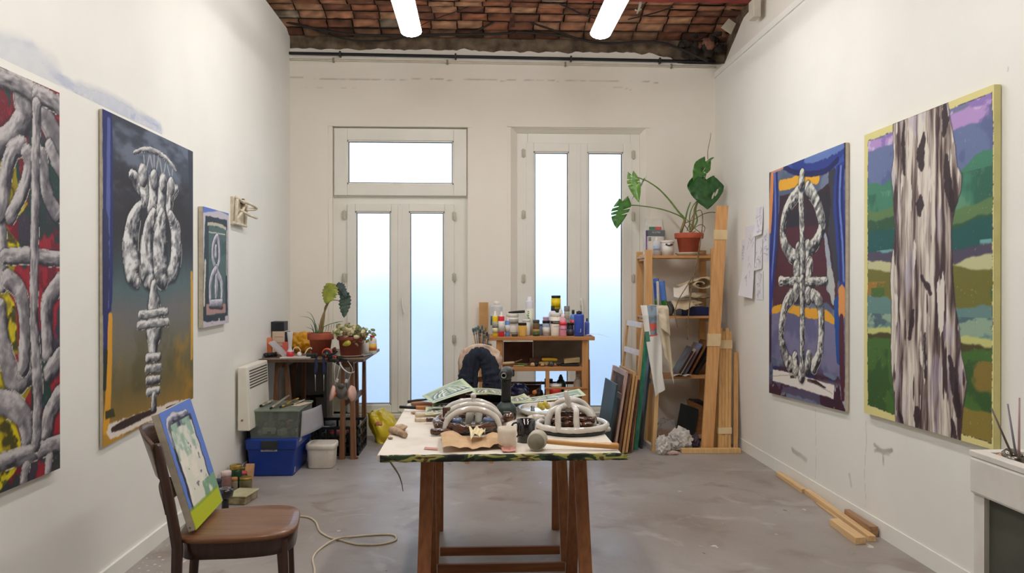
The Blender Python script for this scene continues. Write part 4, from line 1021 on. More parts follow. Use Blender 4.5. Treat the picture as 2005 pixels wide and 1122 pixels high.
# ------- caged dome on black slab with brown rolls inside
def dome_right():
 cy=3.66;c=atY(1120,845,cy);cx=c.x;z=TZ
 t=thing('caged_sculpture','white glazed domed cage with a tall horn, brown rolls inside, on a black slab','sculpture',(cx,cy,z))
 b=MB();b.lathe((cx,cy,z),[(0,0.0),(0.166,0.0),(0.172,0.008),(0.168,0.018),(0,0.018)],44,wob=0.02);b.build('black_base',BLKG,t)
 b=MB();pts=[(cx+0.166*math.cos(a),cy+0.166*math.sin(a),z+0.03)for a in[i*2*PI/22 for i in range(22)]]
 b.tube(pts+pts[:1],0.0145,10,4,jit=0.2,seed=3);b.build('coil_rim',GLZW,t,zmin=z)
 for i in range(6):
  b=MB();y=cy-0.075+0.03*i;w_=0.11-0.012*abs(i-2);zz=z+0.034+0.014*(i%2)+0.006*i
  b.tube([(cx-w_,y+0.02,zz),(cx-w_*0.3,y,zz+0.006),(cx+w_*0.4,y+0.01,zz),(cx+w_,y,zz+0.004)],0.017,9,5,jit=0.5,seed=i);b.build('brown_roll',GLZB,t)
 top=atY(1112,793,cy)
 def rib(px,py,y,kx,ky,ky2,r,sd,name='rib'):
  A=atY(px,py,y);K1=atY(kx,ky,(y+cy)/2 if y!=cy else cy)
  b=MB();b.tube([(A.x,y,z+0.03),(A.x+(K1.x-A.x)*0.25,y+(cy-y)*0.12,z+0.03+(K1.z-z-0.03)*0.55),K1,(top.x,cy,top.z)],r,12,6,jit=0.15,seed=sd);b.build(name,GLZW,t,zmin=z)
 rib(1072,842,cy-0.03,1082,805,0,0.0165,1);rib(1162,840,cy-0.03,1146,803,0,0.0165,2)
 b=MB()
 p=[atY(1076,838,cy+0.1),atY(1077,812,cy+0.1),atY(1092,790,cy+0.09),atY(1112,784,cy+0.06),atY(1136,787,cy+0.09),atY(1155,805,cy+0.1),atY(1164,836,cy+0.1)]
 p[0].z=p[-1].z=z+0.03;b.tube(p,0.0165,12,6,jit=0.15,seed=9);b.build('rear_arch',GLZW,t,zmin=z)
 for px,sd in((1094,3),(1130,4)):
  y=cy-0.15;A=atY(px,846,y);A2=atY(px-(2 if px<1110 else 2),818,y);A3=atY(px+(-1 if px<1110 else-2),803,y+0.02);A4=atY(px+(6 if px<1110 else-8),797,y+0.1)
  b=MB();b.tube([(A.x,y,z+0.03),A2,A3,A4],[0.0145,0.014,0.0135,0.013],12,6,jit=0.15,seed=sd);b.build('front_post',GLZW,t,zmin=z)
 b=MB();A=atY(1113,836,cy+0.02);b.tube([(A.x,cy+0.02,z+0.03),(A.x,cy+0.02,z+0.1),(top.x,cy,top.z)],0.013,10,4);b.build('centre_post',GLZW,t,zmin=z)
 b=MB();b.tube([(top.x+0.002,cy,top.z-0.006),atY(1112,783,cy-0.01),atY(1109,774,cy-0.015),atY(1108,767,cy-0.015)],[0.019,0.014,0.0125,0.011],12,5);b.build('horn',GLZW,t,zmin=z)
 for px,py,y in((1094,782,cy+0.09),(1126,782,cy+0.09)):
  A=atY(px,py,y);b=MB();b.blob(A,(0.011,0.011,0.009),2,0.1);b.build('bead',GLZW,t,zmin=z)
 for i,(px,py,y,r)in enumerate([(1170,838,cy+.02,.013),(1178,830,cy+.06,.014),(1186,838,cy+.03,.012),(1176,843,cy-.02,.013),(1058,826,cy+.08,.014),(1062,817,cy+.1,.012),(1056,836,cy+.02,.013)]):
  A=atY(px,py,y);b=MB();A.z=max(A.z,z+r);b.blob(A,(r*1.2,r,r),2,0.25,seed=i);b.build('clay_nodule',GLZW,t,zmin=z)
 b=MB();A,B_=atY(1172,850,cy-0.08),atY(1193,846,cy-0.07);A.z=B_.z=z+0.018;b.tube([A,B_],[0.014,0.012],10,0,jit=0.2);b.build('coil_stub',GLZW,t,zmin=z)
dome_right()
# ------- shallow white dish with yellow glass lumps behind the caged dome
cy=4.16;c=atY(1078,812,cy)
cy=4.14;t=thing('ceramic_dish','shallow white glazed dish holding yellow glass lumps, behind the black mug','dish',(c.x,cy,TZ))
b=MB();b.lathe((c.x,cy,TZ),[(0,0.0),(0.15,0.0),(0.18,0.02),(0.186,0.034),(0.176,0.036),(0.165,0.022),(0.14,0.012),(0,0.012)],40,wob=0.04);b.build('dish_body',GLZW,t)
YG=mat('yellow_glaze',(206,186,70),(170,148,40),rough=0.1,scale=20,coat=0.9)
tagged=[]
for i,(px,py,r,lab)in enumerate([(1059,806,.026,'leftmost bubbly yellow glazed lump in the white dish'),(1069,803,.026,'taller bubbly yellow glazed lump beside the tall caged dome'),(1104,808,.022,'round yellow glazed lump seen through the caged dome')]):
 p=atY(px,py,cy-0.03+0.03*i);b=MB();zc=TZ+0.012+r
 for q in range(5 if i<2 else 1):
  b.blob((p.x+0.009*math.cos(q*2.1),p.y+0.009*math.sin(q*2.1),zc+0.008*(q%3)),r*(0.62 if i<2 else 1.0),2,0.1,seed=q)
 tag(b.build('glazed_lump',YG),lab,'ceramic','yellow lumps in the white dish')
p=atY(1043,806,cy-0.05);b=MB();b.lathe((p.x,p.y,TZ+0.014),[(0,0),(0.008,0.0),(0.012,0.012),(0.009,0.024),(0.012,0.03),(0.008,0.036),(0,0.037)],14)
tag(b.build('glass_stopper',mat('smoky_glass',(150,158,172),rough=0.05,metal=0.7)),'small shiny glass stopper in the white dish','stopper')
for i,(px,py,r)in enumerate([(1050,814,.016),(1040,816,.014),(1060,817,.014)]):
 p=atY(px,py,cy-0.20);b=MB();b.blob((p.x,p.y,TZ+r),(r*1.6,r*1.3,r),2,0.35,seed=i+20)
 tag(b.build('clay_crumb',GLZW),['white clay crumb just behind the black mug rim','flatter white clay crumb nearest the drill','white clay crumb touching the tall caged dome'][i],'clay','clay crumbs behind the mugs')
# ------- cordless drill standing on its battery
DG=mat('dark_green_tool_plastic',(56,70,66),(44,56,54),rough=0.42,scale=40,bump=0.1,bscale=200)
BK=mat('black_rubber',(34,36,36),(24,25,26),rough=0.5,scale=30)
def drill():
 y=4.0;p=atY(991,830,y);x=p.x;z=TZ;k=1500/y
 t=thing('cordless_drill','dark green cordless drill standing upright on its battery, chuck facing out','drill',(x,y,z))
 b=MB()
 def pr(b,secs):
  R=[]
  for(zz,wx_,wy,yo)in secs:
   R.append([b.v((x+wx_*math.copysign(abs(math.cos(a))**0.6,math.cos(a)),y+yo+wy*math.copysign(abs(math.sin(a))**0.6,math.sin(a)),zz))for a in[2*PI*i/20 for i in range(20)]])
  for a,c in zip(R,R[1:]):
   for i in range(20):f=b.f([a[i],a[(i+1)%20],c[(i+1)%20],c[i]]);f.smooth=True
  b.f(R[0][::-1]);b.f(R[-1])
 pr(b,[(z,.050,.052,0),(z+.006,.053,.055,0),(z+.030,.053,.055,0),(z+.032,.05,.052,0)]);b.build('battery',BK,t)
 b=MB();pr(b,[(z+.033,.054,.056,0),(z+.055,.055,.056,0),(z+.068,.046,.05,0),(z+.082,.030,.036,0),(z+.088,.027,.032,0)]);b.build('foot_housing',DG,t)
 b=MB();pr(b,[(z+.086,.026,.032,0),(z+.13,.025,.031,.002),(z+.18,.026,.033,.004),(z+.205,.028,.036,.004)]);b.build('grip',BK,t)
 hz=z+.236
 b=MB();b.lathe((x,y-0.05,hz),[(0,0),(.026,0.0),(.032,.01),(.034,.05),(.033,.10),(.028,.13),(0,.135)],24,axis=(0.06,1,0));b.build('motor_housing',mat('dark_grey_tool_plastic',(66,70,68),(52,56,54),rough=0.45,scale=30),t)
 ch=Vector((x-0.008,y-0.052,hz));b=MB();b.lathe(ch,[(.022,0),(.027,.006),(.0265,.028),(.021,.040),(.014,.044),(.0095,.044),(.0095,.025),(0,.025)],20,axis=(-0.18,-1,-0.03));b.build('chuck',BK,t)
 b=MB();b.lathe(ch+Vector((-0.18,-1,-0.03)).normalized()*.0425,[(.0095,0),(.0145,.0),(.0145,.003),(.0095,.003),(.0095,0)],20,axis=(-0.18,-1,-0.03));b.build('chuck_ring',STEEL,t)
 b=MB();b.b2((x-0.008,y-0.048,z+.182),(x+0.008,y-0.026,z+.206),0.004);b.build('trigger',BK,t)
 b=MB();b.b2((x+.03,y+.0,hz-.018),(x+.044,y+.05,hz+.02),.005);b.build('side_button',BK,t)
 lettering('metabo',0.006,(x+.002,y-.0568,z+.045),(1,0,0),(0,0,1),mat('white_print',(230,230,226),rough=0.5),t,0.034)
drill()
# ------- mugs
def mug(label,px,py_b,r,h,m,prof=None,handle_m=None):
 p=T(px,py_b);y=p.y+r*0.9;x=atY(px,py_b,y).x
 t=thing('mug',label,'mug',(x,y,TZ));b=MB()
 b.lathe((x,y,TZ),prof or[(0,0),(r*.86,0),(r*.96,.005),(r,h*.35),(r*.99,h*.8),(r*.97,h),(r*.91,h),(r*.9,h*.5),(r*.8,.01),(0,.008)],32,wob=0.012)
 b.build('cup',m,t);return t,x,y
BISQ=mat('unglazed_white_clay',(232,222,204),(222,210,190),rough=0.7,scale=20,bump=0.1)
mug('small handleless unglazed white cup beside the black mug',993,879,0.041,0.085,BISQ)
BLK=mat('gloss_black',(22,22,24),(14,14,16),rough=0.08,coat=0.8)
t,mx_,my_=mug('glossy black mug between the white cup and the mallet',1030,868,0.042,0.098,BLK,[(0,0),(.036,0),(.040,.004),(.041,.04),(.042,.098),(.039,.098),(.038,.05),(.034,.01),(0,.008)])
b=MB();b.tube([(mx_-.040,my_-.002,TZ+.085),(mx_-.058,my_-.004,TZ+.08),(mx_-.066,my_-.005,TZ+.055),(mx_-.056,my_-.004,TZ+.03),(mx_-.040,my_-.002,TZ+.022)],.0045,8,6);b.build('handle',BLK,t)
# ------- mallet
HW=wood('pale_handle_wood',(206,156,88),(178,124,64),'x',rough=0.35,coat=0.4)
RUB=mat('grey_white_rubber',(190,182,164),(166,158,140),rough=0.7,scale=16,bump=0.1)
p=T(1050,884);hy=p.y+0.03;hx=atY(1050,866,hy-.04).x
t=thing('mallet','pale rubber mallet with long wooden handle lying on the table edge','mallet',(hx,hy,TZ))
b=MB();ax=Vector((0.22,1,0)).normalized();c0=Vector((hx,hy-.035,TZ+.041))
b.lathe(c0,[(0,0),(.034,0),(.0395,.005),(.041,.03),(.041,.062),(.038,.072),(0,.074)],28,axis=ax);b.build('mallet_head',RUB,t)
b=MB();b.lathe(c0-ax*.0008,[(0,0),(.0345,0),(.0345,.003),(0,.003)],28,axis=ax);b.build('striking_face',mat('worn_grey_face',(150,144,126),(128,122,106),rough=0.8,scale=22),t)
e=atY(1209,876,hy-.02);b=MB();b.tube([(hx+.036,hy+.0,TZ+.036),((hx+e.x)/2,hy-.01,TZ+.026),(e.x,hy-.02,TZ+.017)],[.0095,.0115,.0145],14,4);b.build('handle',HW,t)
# ------- paper scraps
KRAFT=mat('brown_kraft_paper',(206,174,136),(190,156,118),rough=0.85,scale=14,bump=0.15)
def scrap(name,label,cat,quad,m,lift,seed,n=14,thick=0.0012,group=None,rag=0.004):
 pass
 q=[T(*p)for p in quad]
 def fn(u,v):
  uu=u+rag*3*mnoise.noise(Vector((v*9,seed,1)))*(abs(u-.5)*2)**4;v2=v+rag*6*mnoise.noise(Vector((u*9,seed,4)))*(abs(v-.5)*2)**4
  p=(q[0]*(1-uu)+q[1]*uu)*(1-v2)+(q[3]*(1-uu)+q[2]*uu)*v2
  p.z=TZ+0.0015+lift(u,v)+max(0,lift(u,v))*0.35*mnoise.noise(Vector((u*4,v*4,seed)));return p
 b=MB();b.grid(fn,n,n,smooth=False,thick=thick);return tag(b.build(name,m),label,cat,group)
scrap('kraft_paper','crumpled sheet of torn brown paper in front of the caged dome with the ball','paper',((866,888),(984,880),(982,858),(862,857)),KRAFT,lambda u,v:0.004+0.040*max(0,1-u*1.9)*(1-abs(v-.45)*1.2)+0.02*max(0,math.sin(u*9))*(0.4+v*.6)+.012*(1-v)*(u>.3)*abs(math.sin(u*12)),3)
scrap('torn_paper','small torn cream paper scrap lying on the brown paper','paper',((922,874),(950,868),(950,858),(918,856)),mat('cream_paper',(232,222,184),(222,210,168),rough=0.85),lambda u,v:0.028+.024*abs(math.sin(u*5+v*2)),8,8)
PINK=mat('salmon_tape',(206,150,138),(190,128,116),rough=0.6,scale=30)
scrap('tape_scrap','pink tape scrap lying against the white cup','tape',((984,887),(1012,886),(1008,880),(978,873)),PINK,lambda u,v:.002+.012*abs(u-.45),5,6)
scrap('tape_scrap','thin pink and grey tape strip at the left of the brown paper','tape',((830,880),(857,882),(857,878),(832,876)),PINK,lambda u,v:.001,6,4)
# ------- clay bits at the left edge
CLAY=mat('dry_clay',(196,172,142),(160,134,108),rough=0.9,scale=24,bump=0.4)
b=MB();p=T(783,845);b.blob((p.x,p.y,TZ+.016),(.034,.04,.017),3,.4,seed=2);tag(b.build('clay_lump',CLAY),'flat rounded dry clay lump at the table\'s corner nearest the plant table','clay')
b=MB();a,c=T(766,849),T(794,858);b.tube([(a.x,a.y,TZ+.018),((a.x+c.x)/2,(a.y+c.y)/2+.01,TZ+.017),(c.x,c.y,TZ+.013)],[.016,.015,.012],10,4,jit=.35,seed=3);b.tube([((a.x+c.x)/2-.006,(a.y+c.y)/2+.01,TZ+.0175),((a.x+c.x)/2+.004,(a.y+c.y)/2+.009,TZ+.0175)],.0165,10,0)
tag(b.build('clay_roll',CLAY),'short dry clay roll with a dark band beside the flat clay lump','clay')
b=MB();p=T(762,860);b.blob((p.x+.005,p.y,TZ+.006),(.013,.01,.006),2,.4,seed=6);tag(b.build('clay_chip',CLAY),'tiny clay chip at the very edge of the white table','clay')
PALEC=mat('pale_clay',(216,200,176),(188,168,142),rough=0.9,scale=20,bump=0.4)
b=MB();a,c=T(812,826),T(868,826)
b.grid(lambda u,v:(a.x+(c.x-a.x)*u+.006*mnoise.noise(Vector((v*6,1,2))),a.y+.05-.05*(1-v)+.01*mnoise.noise(Vector((u*6,3,2))),TZ+.014+.004*mnoise.noise(Vector((u*8,v*8,4)))),14,8,thick=.0135)
tag(b.build('clay_slab',PALEC),'pale flat clay slab on the white table near the knives','clay')
b=MB();a,c=T(815,818),T(872,816);b.tube([(a.x,a.y,TZ+.013),((a.x+c.x)/2,a.y-.005,TZ+.016),(c.x,c.y,TZ+.014)],[.013,.015,.013],10,6,jit=.3,seed=8);tag(b.build('clay_roll',PALEC),'pale clay roll lying behind the flat clay slab','clay')
for i,(px,py)in enumerate([(810,811),(826,813)]):
 b=MB();p=T(px,py);b.blob((p.x,p.y,TZ+.008),(.014,.011,.008),2,.4,seed=i);tag(b.build('clay_chip',CLAY),['small clay chip nearest the black-handled knife','small clay chip beside the pale clay roll'][i],'clay')
# ------- knives and handled tools at the far left
def tool(name,label,cat,segs):
 pass
 t=None
 for part,pts,rr,m in segs:
  P_=[Vector(p)for p in pts]
  if t is None:t=thing(name,label,cat,(P_[0].x,P_[0].y,TZ))
  b=MB();b.tube(P_,rr,10,3);b.build(part,m,t)
 return t
def tp(px,py,y,dz=0.0):
 q=atY(px,py,y);return(q.x,y,q.z)
BLKH=mat('black_handle',(30,30,32),(20,20,22),rough=0.4);ORW=wood('orange_handle_wood',(200,128,66),(170,100,46),'x');BRW=wood('brown_handle_wood',(160,112,80),(126,82,56),'x')
tool('carving_tool','tool with black grip and orange wooden end lying at the table corner','tool',[('grip',[tp(783,797,4.25),tp(815,798,4.25)],[.008,.010],BLKH),('wooden_end',[tp(815,798,4.25),tp(835,799,4.25)],.011,ORW)])
tool('carving_tool','tool with a thick brown wooden handle, behind the black-gripped tool','tool',[('handle',[tp(806,791,4.42),tp(828,790,4.42),tp(850,792,4.42)],[.010,.013,.010],BRW)])
tool('carving_tool','slim black tool lying farthest back at the table\'s left corner','tool',[('handle',[tp(799,787,4.5),tp(818,784,4.5),tp(846,781,4.5)],[.009,.008,.004],BLKH)])
# ------- dark trays and boards under the prints
DARK=mat('dark_painted_board',(40,42,44),(28,30,32),rough=0.5,scale=12)
def tray(label,px0,px1,y0,y1,z0,h,m,name='tray',cat='tray',wall=.006):
 a,c=atY(px0,790,y0),atY(px1,790,y0);t=MB()
 t.b2((a.x,y0,z0),(c.x,y1,z0+.004));
 for q in((a.x,a.x+wall,y0,y1),(c.x-wall,c.x,y0,y1),(a.x,c.x,y0,y0+wall),(a.x,c.x,y1-wall,y1)):t.b2((q[0],q[2],z0),(q[1],q[3],z0+h))
 return tag(t.build(name,m),label,cat)
tray('black shallow tray under the raised green print',846,898,4.17,4.5,TZ,.045,DARK)
tray('long black tray under the prints behind the drill',905,986,4.2,4.5,TZ,.052,DARK)
tray('grey black tray under the long curling print',1000,1086,4.38,4.53,TZ,.010,mat('blue_black_tray',(44,52,58),(30,36,42),rough=0.5,scale=10))
p=atY(962,796,4.05);b=MB();b.lathe((p.x+.015,4.06,TZ),[(0,0),(.028,0),(.03,.03),(.028,.032),(0,.032)],20);tag(b.build('tape_roll',mat('tan_tape',(200,172,128),(180,150,106),rough=0.6)),'roll of tan tape between the ball-topped dome and the drill','tape')
b=MB();a,c=atY(880,776,4.42),atY(912,776,4.42);b.b2((a.x,4.36,TZ+.053),(c.x,4.5,TZ+.088),.003);tag(b.build('brown_box',mat('brown_card_box',(108,70,54),(84,54,42),rough=0.7)),'brown box propping up the raised green print','box')
# ------- prints
def print_sheet(label,W,H,fn,seed,base=(164,178,142),curved=None):
 Pn=Paint(W,H,.004,base)
 Pn.patches((128,148,112),f=14,thr=.5,soft=.15,seed=seed)
 e=.018
 m=1-((Pn.U>e)&(Pn.U<W-e)&(Pn.V>e)&(Pn.V<H-e))*1.0;Pn.mix(m*.8,(196,206,160))
 for i in range(3):
  cu,cv,ru,rv_=W*.5,H*.28,W*(.40-.1*i),H*(.5-.12*i)
  for j,(col,off)in enumerate((((52,58,58),0),((226,228,214),.008))):
   Pn.stroke([(cu+ru*math.cos(a)+off,cv+rv_*math.sin(a)-off)for a in[PI*q/8 for q in range(9)]],.0032,col,wob=.004,seed=i)
 for i in range(5):
  u=W*(.2+.15*i);Pn.stroke([(u,H*.26),(u+(W*.5-u)*.15,H*.5),(u+(W*.5-u)*.5,H*.72)],.0028,(228,230,218)if i%2 else(60,66,64),wob=.005,seed=i+4)
 Pn.stroke([(W*.1,H*.25),(W*.4,H*.2),(W*.9,H*.27)],.011,(60,66,66),wob=.008,seed=9);Pn.stroke([(W*.1,H*.22),(W*.5,H*.17),(W*.9,H*.23)],.006,(230,230,220),wob=.008,seed=11)
 p0=fn(np.array([[W/2]]),np.array([[0.0]]));o=(float(p0[0][0,0]),float(p0[1][0,0]),float(p0[2][0,0]))
 r=Pn.mesh('print_sheet',fn,PRINTM,None,o);md=r.modifiers.new('thickness','SOLIDIFY');md.thickness=.0008;md.offset=-1
 return tag(r,label,'print','green prints lying on the work table')
PRINTM=attr_mat('printed_paper',rough=0.32,bump=0.08)
def bil(c,bend=0.0,wave=0.0,bax=(0,0,1)):
 c=[Vector(p)for p in c]
 def mk(W,H):
  def fn(U,V):
   u,v=U/W,V/H;out=[]
   for k in range(3):
    q=(c[0][k]*(1-u)+c[1][k]*u)*(1-v)+(c[3][k]*(1-u)+c[2][k]*u)*v
    out.append(q+bax[k]*(bend*(4*u*(1-u))+wave*np.sin(u*6.5)))
   return out
  return fn
 W=(c[1]-c[0]).length;H=(c[3]-c[0]).length
 return W,H,mk(W,H)
def quad_sheet(label,px4,ys,seed,bend=0,wave=0,base=(164,178,142)):
 c=[atY(p[0],p[1],y)for p,y in zip(px4,ys)];W,H,fn=bil(c,bend,wave);return print_sheet(label,W,H,fn,seed,base)
quad_sheet('green print of a domed cage, raised and tilted at the back of the table',[(848,790),(931,764),(905,741),(826,775)],(4.12,4.1,4.36,4.38),3,.004)
quad_sheet('grey green print curving away to the right of the raised print',[(932,772),(992,776),(992,764),(918,760)],(4.12,4.14,4.48,4.46),5,.006,base=(132,146,122))
quad_sheet('print with a pale yellow edge just behind the drill grip',[(1000,788),(1042,783),(1026,770),(998,776)],(4.06,4.06,4.3,4.3),7,-.006,base=(148,158,118))
quad_sheet('long narrow print curling up beyond the horned caged dome',[(1003,790),(1148,774),(1134,761),(998,783)],(4.37,4.37,4.5,4.5),9,-.006,0,(128,140,116))
quad_sheet('small print in front of the thick brown tool handle',[(832,812),(872,806),(862,799),(834,796)],(4.0,4.0,4.16,4.16),11,-.006,base=(150,160,128))
quad_sheet('blue and ochre print edge under the raised print',[(846,800),(884,800),(884,789),(846,790)],(4.1,4.1,4.17,4.17),13,0,base=(96,120,116))
b=MB();a,c=atY(1138,800,4.3),atY(1160,800,4.3);b.b2((a.x-.02,4.26,TZ),(c.x-.03,4.29,TZ+.004));tag(b.build('wooden_spatula',wood('light_wood',(222,190,150),(200,166,124),'x')),'short pale wooden spatula behind the horned caged dome','tool')
# string hanging from the table edge
b=MB();b.tube([(TXL+.02,TY0+.12,TZ-.028),tuple(atY(778,925,TY0+.12)),tuple(atY(786,945,TY0+.12)),tuple(atY(789,962,TY0+.12))],[.0035,.004,.003,.0015],6,5,jit=.3);tag(b.build('string',mat('grey_string',(150,138,124),rough=.9)),'loose grey string hanging under the left edge of the white table','string')
# ================================================================== CHAIR WITH A SMALL CANVAS
CH=wood('dark_chair_wood',(74,46,34),(50,30,24),'z',rough=0.32,coat=0.3)
SEAT=wood('worn_seat_wood',(126,84,52),(96,62,38),'x',rough=0.4,coat=0.2)
th=math.radians(10);cF=Vector((math.cos(th),math.sin(th),0));cS=Vector((-math.sin(th),math.cos(th),0))
NR=Vector((atY(357,1060,3.03).x,3.03,0))
def cp(f,s,z):return NR+cF*f+cS*s+Vector((0,0,z))
t=thing('wooden_chair','dark brown wooden chair with a worn rounded seat, carrying a small canvas','chair',tuple(cp(.2,.19,0)))
SZ=.46
n=40
def seat_outline(f0,f1,hw,k):
 out=[]
 for i in range(n):
  a=2*PI*i/n;ca,sa=math.cos(a),math.sin(a)
  fx=(f0+f1)/2+(f1-f0)/2*math.copysign(abs(ca)**(.62 if ca>0 else .35),ca)*k;sx=.19+hw*math.copysign(abs(sa)**.5,sa)*k*(1.0 if fx>.1 else .94)
  out.append((fx,sx))
 return out
b=MB();b.sm=True;rings=[]
for z_,k in((SZ-.022,.97),(SZ-.018,1.0),(SZ-.006,1.0),(SZ,.975)):rings.append([b.v(cp(f,s,z_))for f,s in seat_outline(-.03,.43,.222,k)])
for k in(.7,.35):rings.append([b.v(cp(f,s,SZ-.006*(1-k)))for f,s in seat_outline(-.03,.43,.222,k)])
for a,c in zip(rings,rings[1:]):
 for i in range(n):b.f([a[i],a[(i+1)%n],c[(i+1)%n],c[i]])
b.f(rings[0][::-1]);b.f(rings[-1]);b.build('seat',SEAT,t)
b=MB();b.sm=True;R0=[b.v(cp(f,s,SZ-.022))for f,s in seat_outline(-.02,.42,.212,1)];R1=[b.v(cp(f,s,SZ-.085))for f,s in seat_outline(-.02,.42,.212,1)];R2=[b.v(cp(f,s,SZ-.085))for f,s in seat_outline(-.02,.42,.212,.92)];R3=[b.v(cp(f,s,SZ-.022))for f,s in seat_outline(-.02,.42,.212,.92)]
for a,c in((R0,R1),(R1,R2),(R2,R3)):
 for i in range(n):b.f([a[i],a[(i+1)%n],c[(i+1)%n],c[i]])
b.build('apron',CH,t)
for f,s,df,ds in((.37,.03,.02,-.005),(.37,.35,.02,.005)):
 b=MB();w0,w1=.022,.015
 q=[cp(f+df-w1,s+ds-w1,0),cp(f+df+w1,s+ds-w1,0),cp(f+df+w1,s+ds+w1,0),cp(f+df-w1,s+ds+w1,0),cp(f-w0,s-w0,SZ-.03),cp(f+w0,s-w0,SZ-.03),cp(f+w0,s+w0,SZ-.03),cp(f-w0,s+w0,SZ-.03)]
 b.hexa(q,.004);b.build('leg',CH,t)
BT=.845
for s in(0.0,.38):
 b=MB();secs=[(-.04,0,.016),(-.022,.25,.018),(-.018,SZ-.03,.019),(-.045,.6,.017),(-.072,.74,.015),(-.088,BT-.022,.013),(-.09,BT-.01,.008)]
 R=[[b.v(cp(f-w_,s-.013,z_)),b.v(cp(f+w_,s-.013,z_)),b.v(cp(f+w_,s+.013,z_)),b.v(cp(f-w_,s+.013,z_))]for f,z_,w_ in secs]
 for a,c in zip(R,R[1:]):
  for i in range(4):f_=b.f([a[i],a[(i+1)%4],c[(i+1)%4],c[i]]);f_.smooth=True
 b.f(R[0][::-1]);b.f(R[-1]);b.build('rear_leg',CH,t)
def back(z0,z1,f0,f1,bow,name):
 b=MB()
 b.grid(lambda u,v:cp((f0+(f1-f0)*v)-bow*math.sin(PI*u)*(.6+.4*v),.0+.38*u,z0+(z1-z0)*v+.045*math.sin(PI*u)*v),20,8,thick=.012);b.build(name,mat('chair_back_sheen_wood',(112,90,78),(84,64,54),rough=.35,stretch=(3,3,20),scale=4,coat=.2),t)  # rail colour lighter than the chair wood, standing in for its reflected light
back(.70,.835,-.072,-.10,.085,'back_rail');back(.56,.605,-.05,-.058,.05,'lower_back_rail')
# small canvas leaning on the chair back
cw,chh,thk=.42,.485,.03
ang=math.atan2(.14,.46)
ua=Vector((-.032,.42,0)).normalized();cfw=Vector((ua.y,-ua.x,0));o=atY(384,1035,3.085);o.z=SZ+.008;o=o-cfw*thk*math.cos(ang);up=Vector((-cfw.x*math.sin(ang),-cfw.y*math.sin(ang),math.cos(ang)));nrm=ua.cross(up).normalized()
if nrm.dot(cF)<0:nrm=-nrm
o=o+nrm*.0
t2=thing('small_canvas','small canvas with a blue border and yellow green foot leaning on the chair back','painting',tuple(o))
P=Paint(cw,chh,.003,(92,124,200))
P.poly([(.035,.075),(.35,.06),(.36,.43),(.04,.44)],(44,44,66),wob=.012);P.poly([(.055,.07),(.34,.06),(.345,.40),(.065,.40)],(216,216,202),wob=.012)
P.patches((150,180,160),f=8,thr=.52,soft=.08,seed=4,within=((P.V>.27)&(P.V<.42)&(P.U>.06)&(P.U<.33))*1.0);P.patches((230,224,210),f=16,thr=.55,soft=.05,seed=6,within=((P.V>.1)&(P.V<.34)&(P.U>.07)&(P.U<.33))*.8)
P.patches((120,160,130),f=9,thr=.55,soft=.06,seed=8,within=((P.V>.06)&(P.V<.14))*1.0);P.patches((60,60,90),f=30,thr=.74,soft=.02,seed=10,within=((P.V>.12)&(P.V<.36)&(P.U>.08)&(P.U<.32))*.7)
P.roll([(.05,.34),(.055,.42),(.12,.445),(.22,.44),(.32,.435)],[.012,.016,.016,.014,.012],lightc=(206,206,214),darkc=(40,40,60),seed=3)
P.poly([(-.01,-.01),(.41,-.01),(.41,.072),(-.01,.078)],(176,188,30),wob=.002);P.stroke([(0,.08),(.2,.074),(.4,.072)],.006,(120,150,60),op=.6)
def cfn(U,V):return[o[k]+ua[k]*U+up[k]*V+nrm[k]*thk for k in range(3)]
P.mesh('canvas',cfn,PAINT,t2)
b=MB();e=nrm*(thk-.001);b.hexa([o,o+ua*cw,o+ua*cw+e,o+e,o+up*chh,o+ua*cw+up*chh,o+ua*cw+up*chh+e,o+up*chh+e],.002);b.build('stretcher',RAW,t2)
b=MB();q=o+up*.018+nrm*.012;b.tube([q-ua*.001,q+ua*.002],.004,8,0);b.build('tack',STEEL,t2)
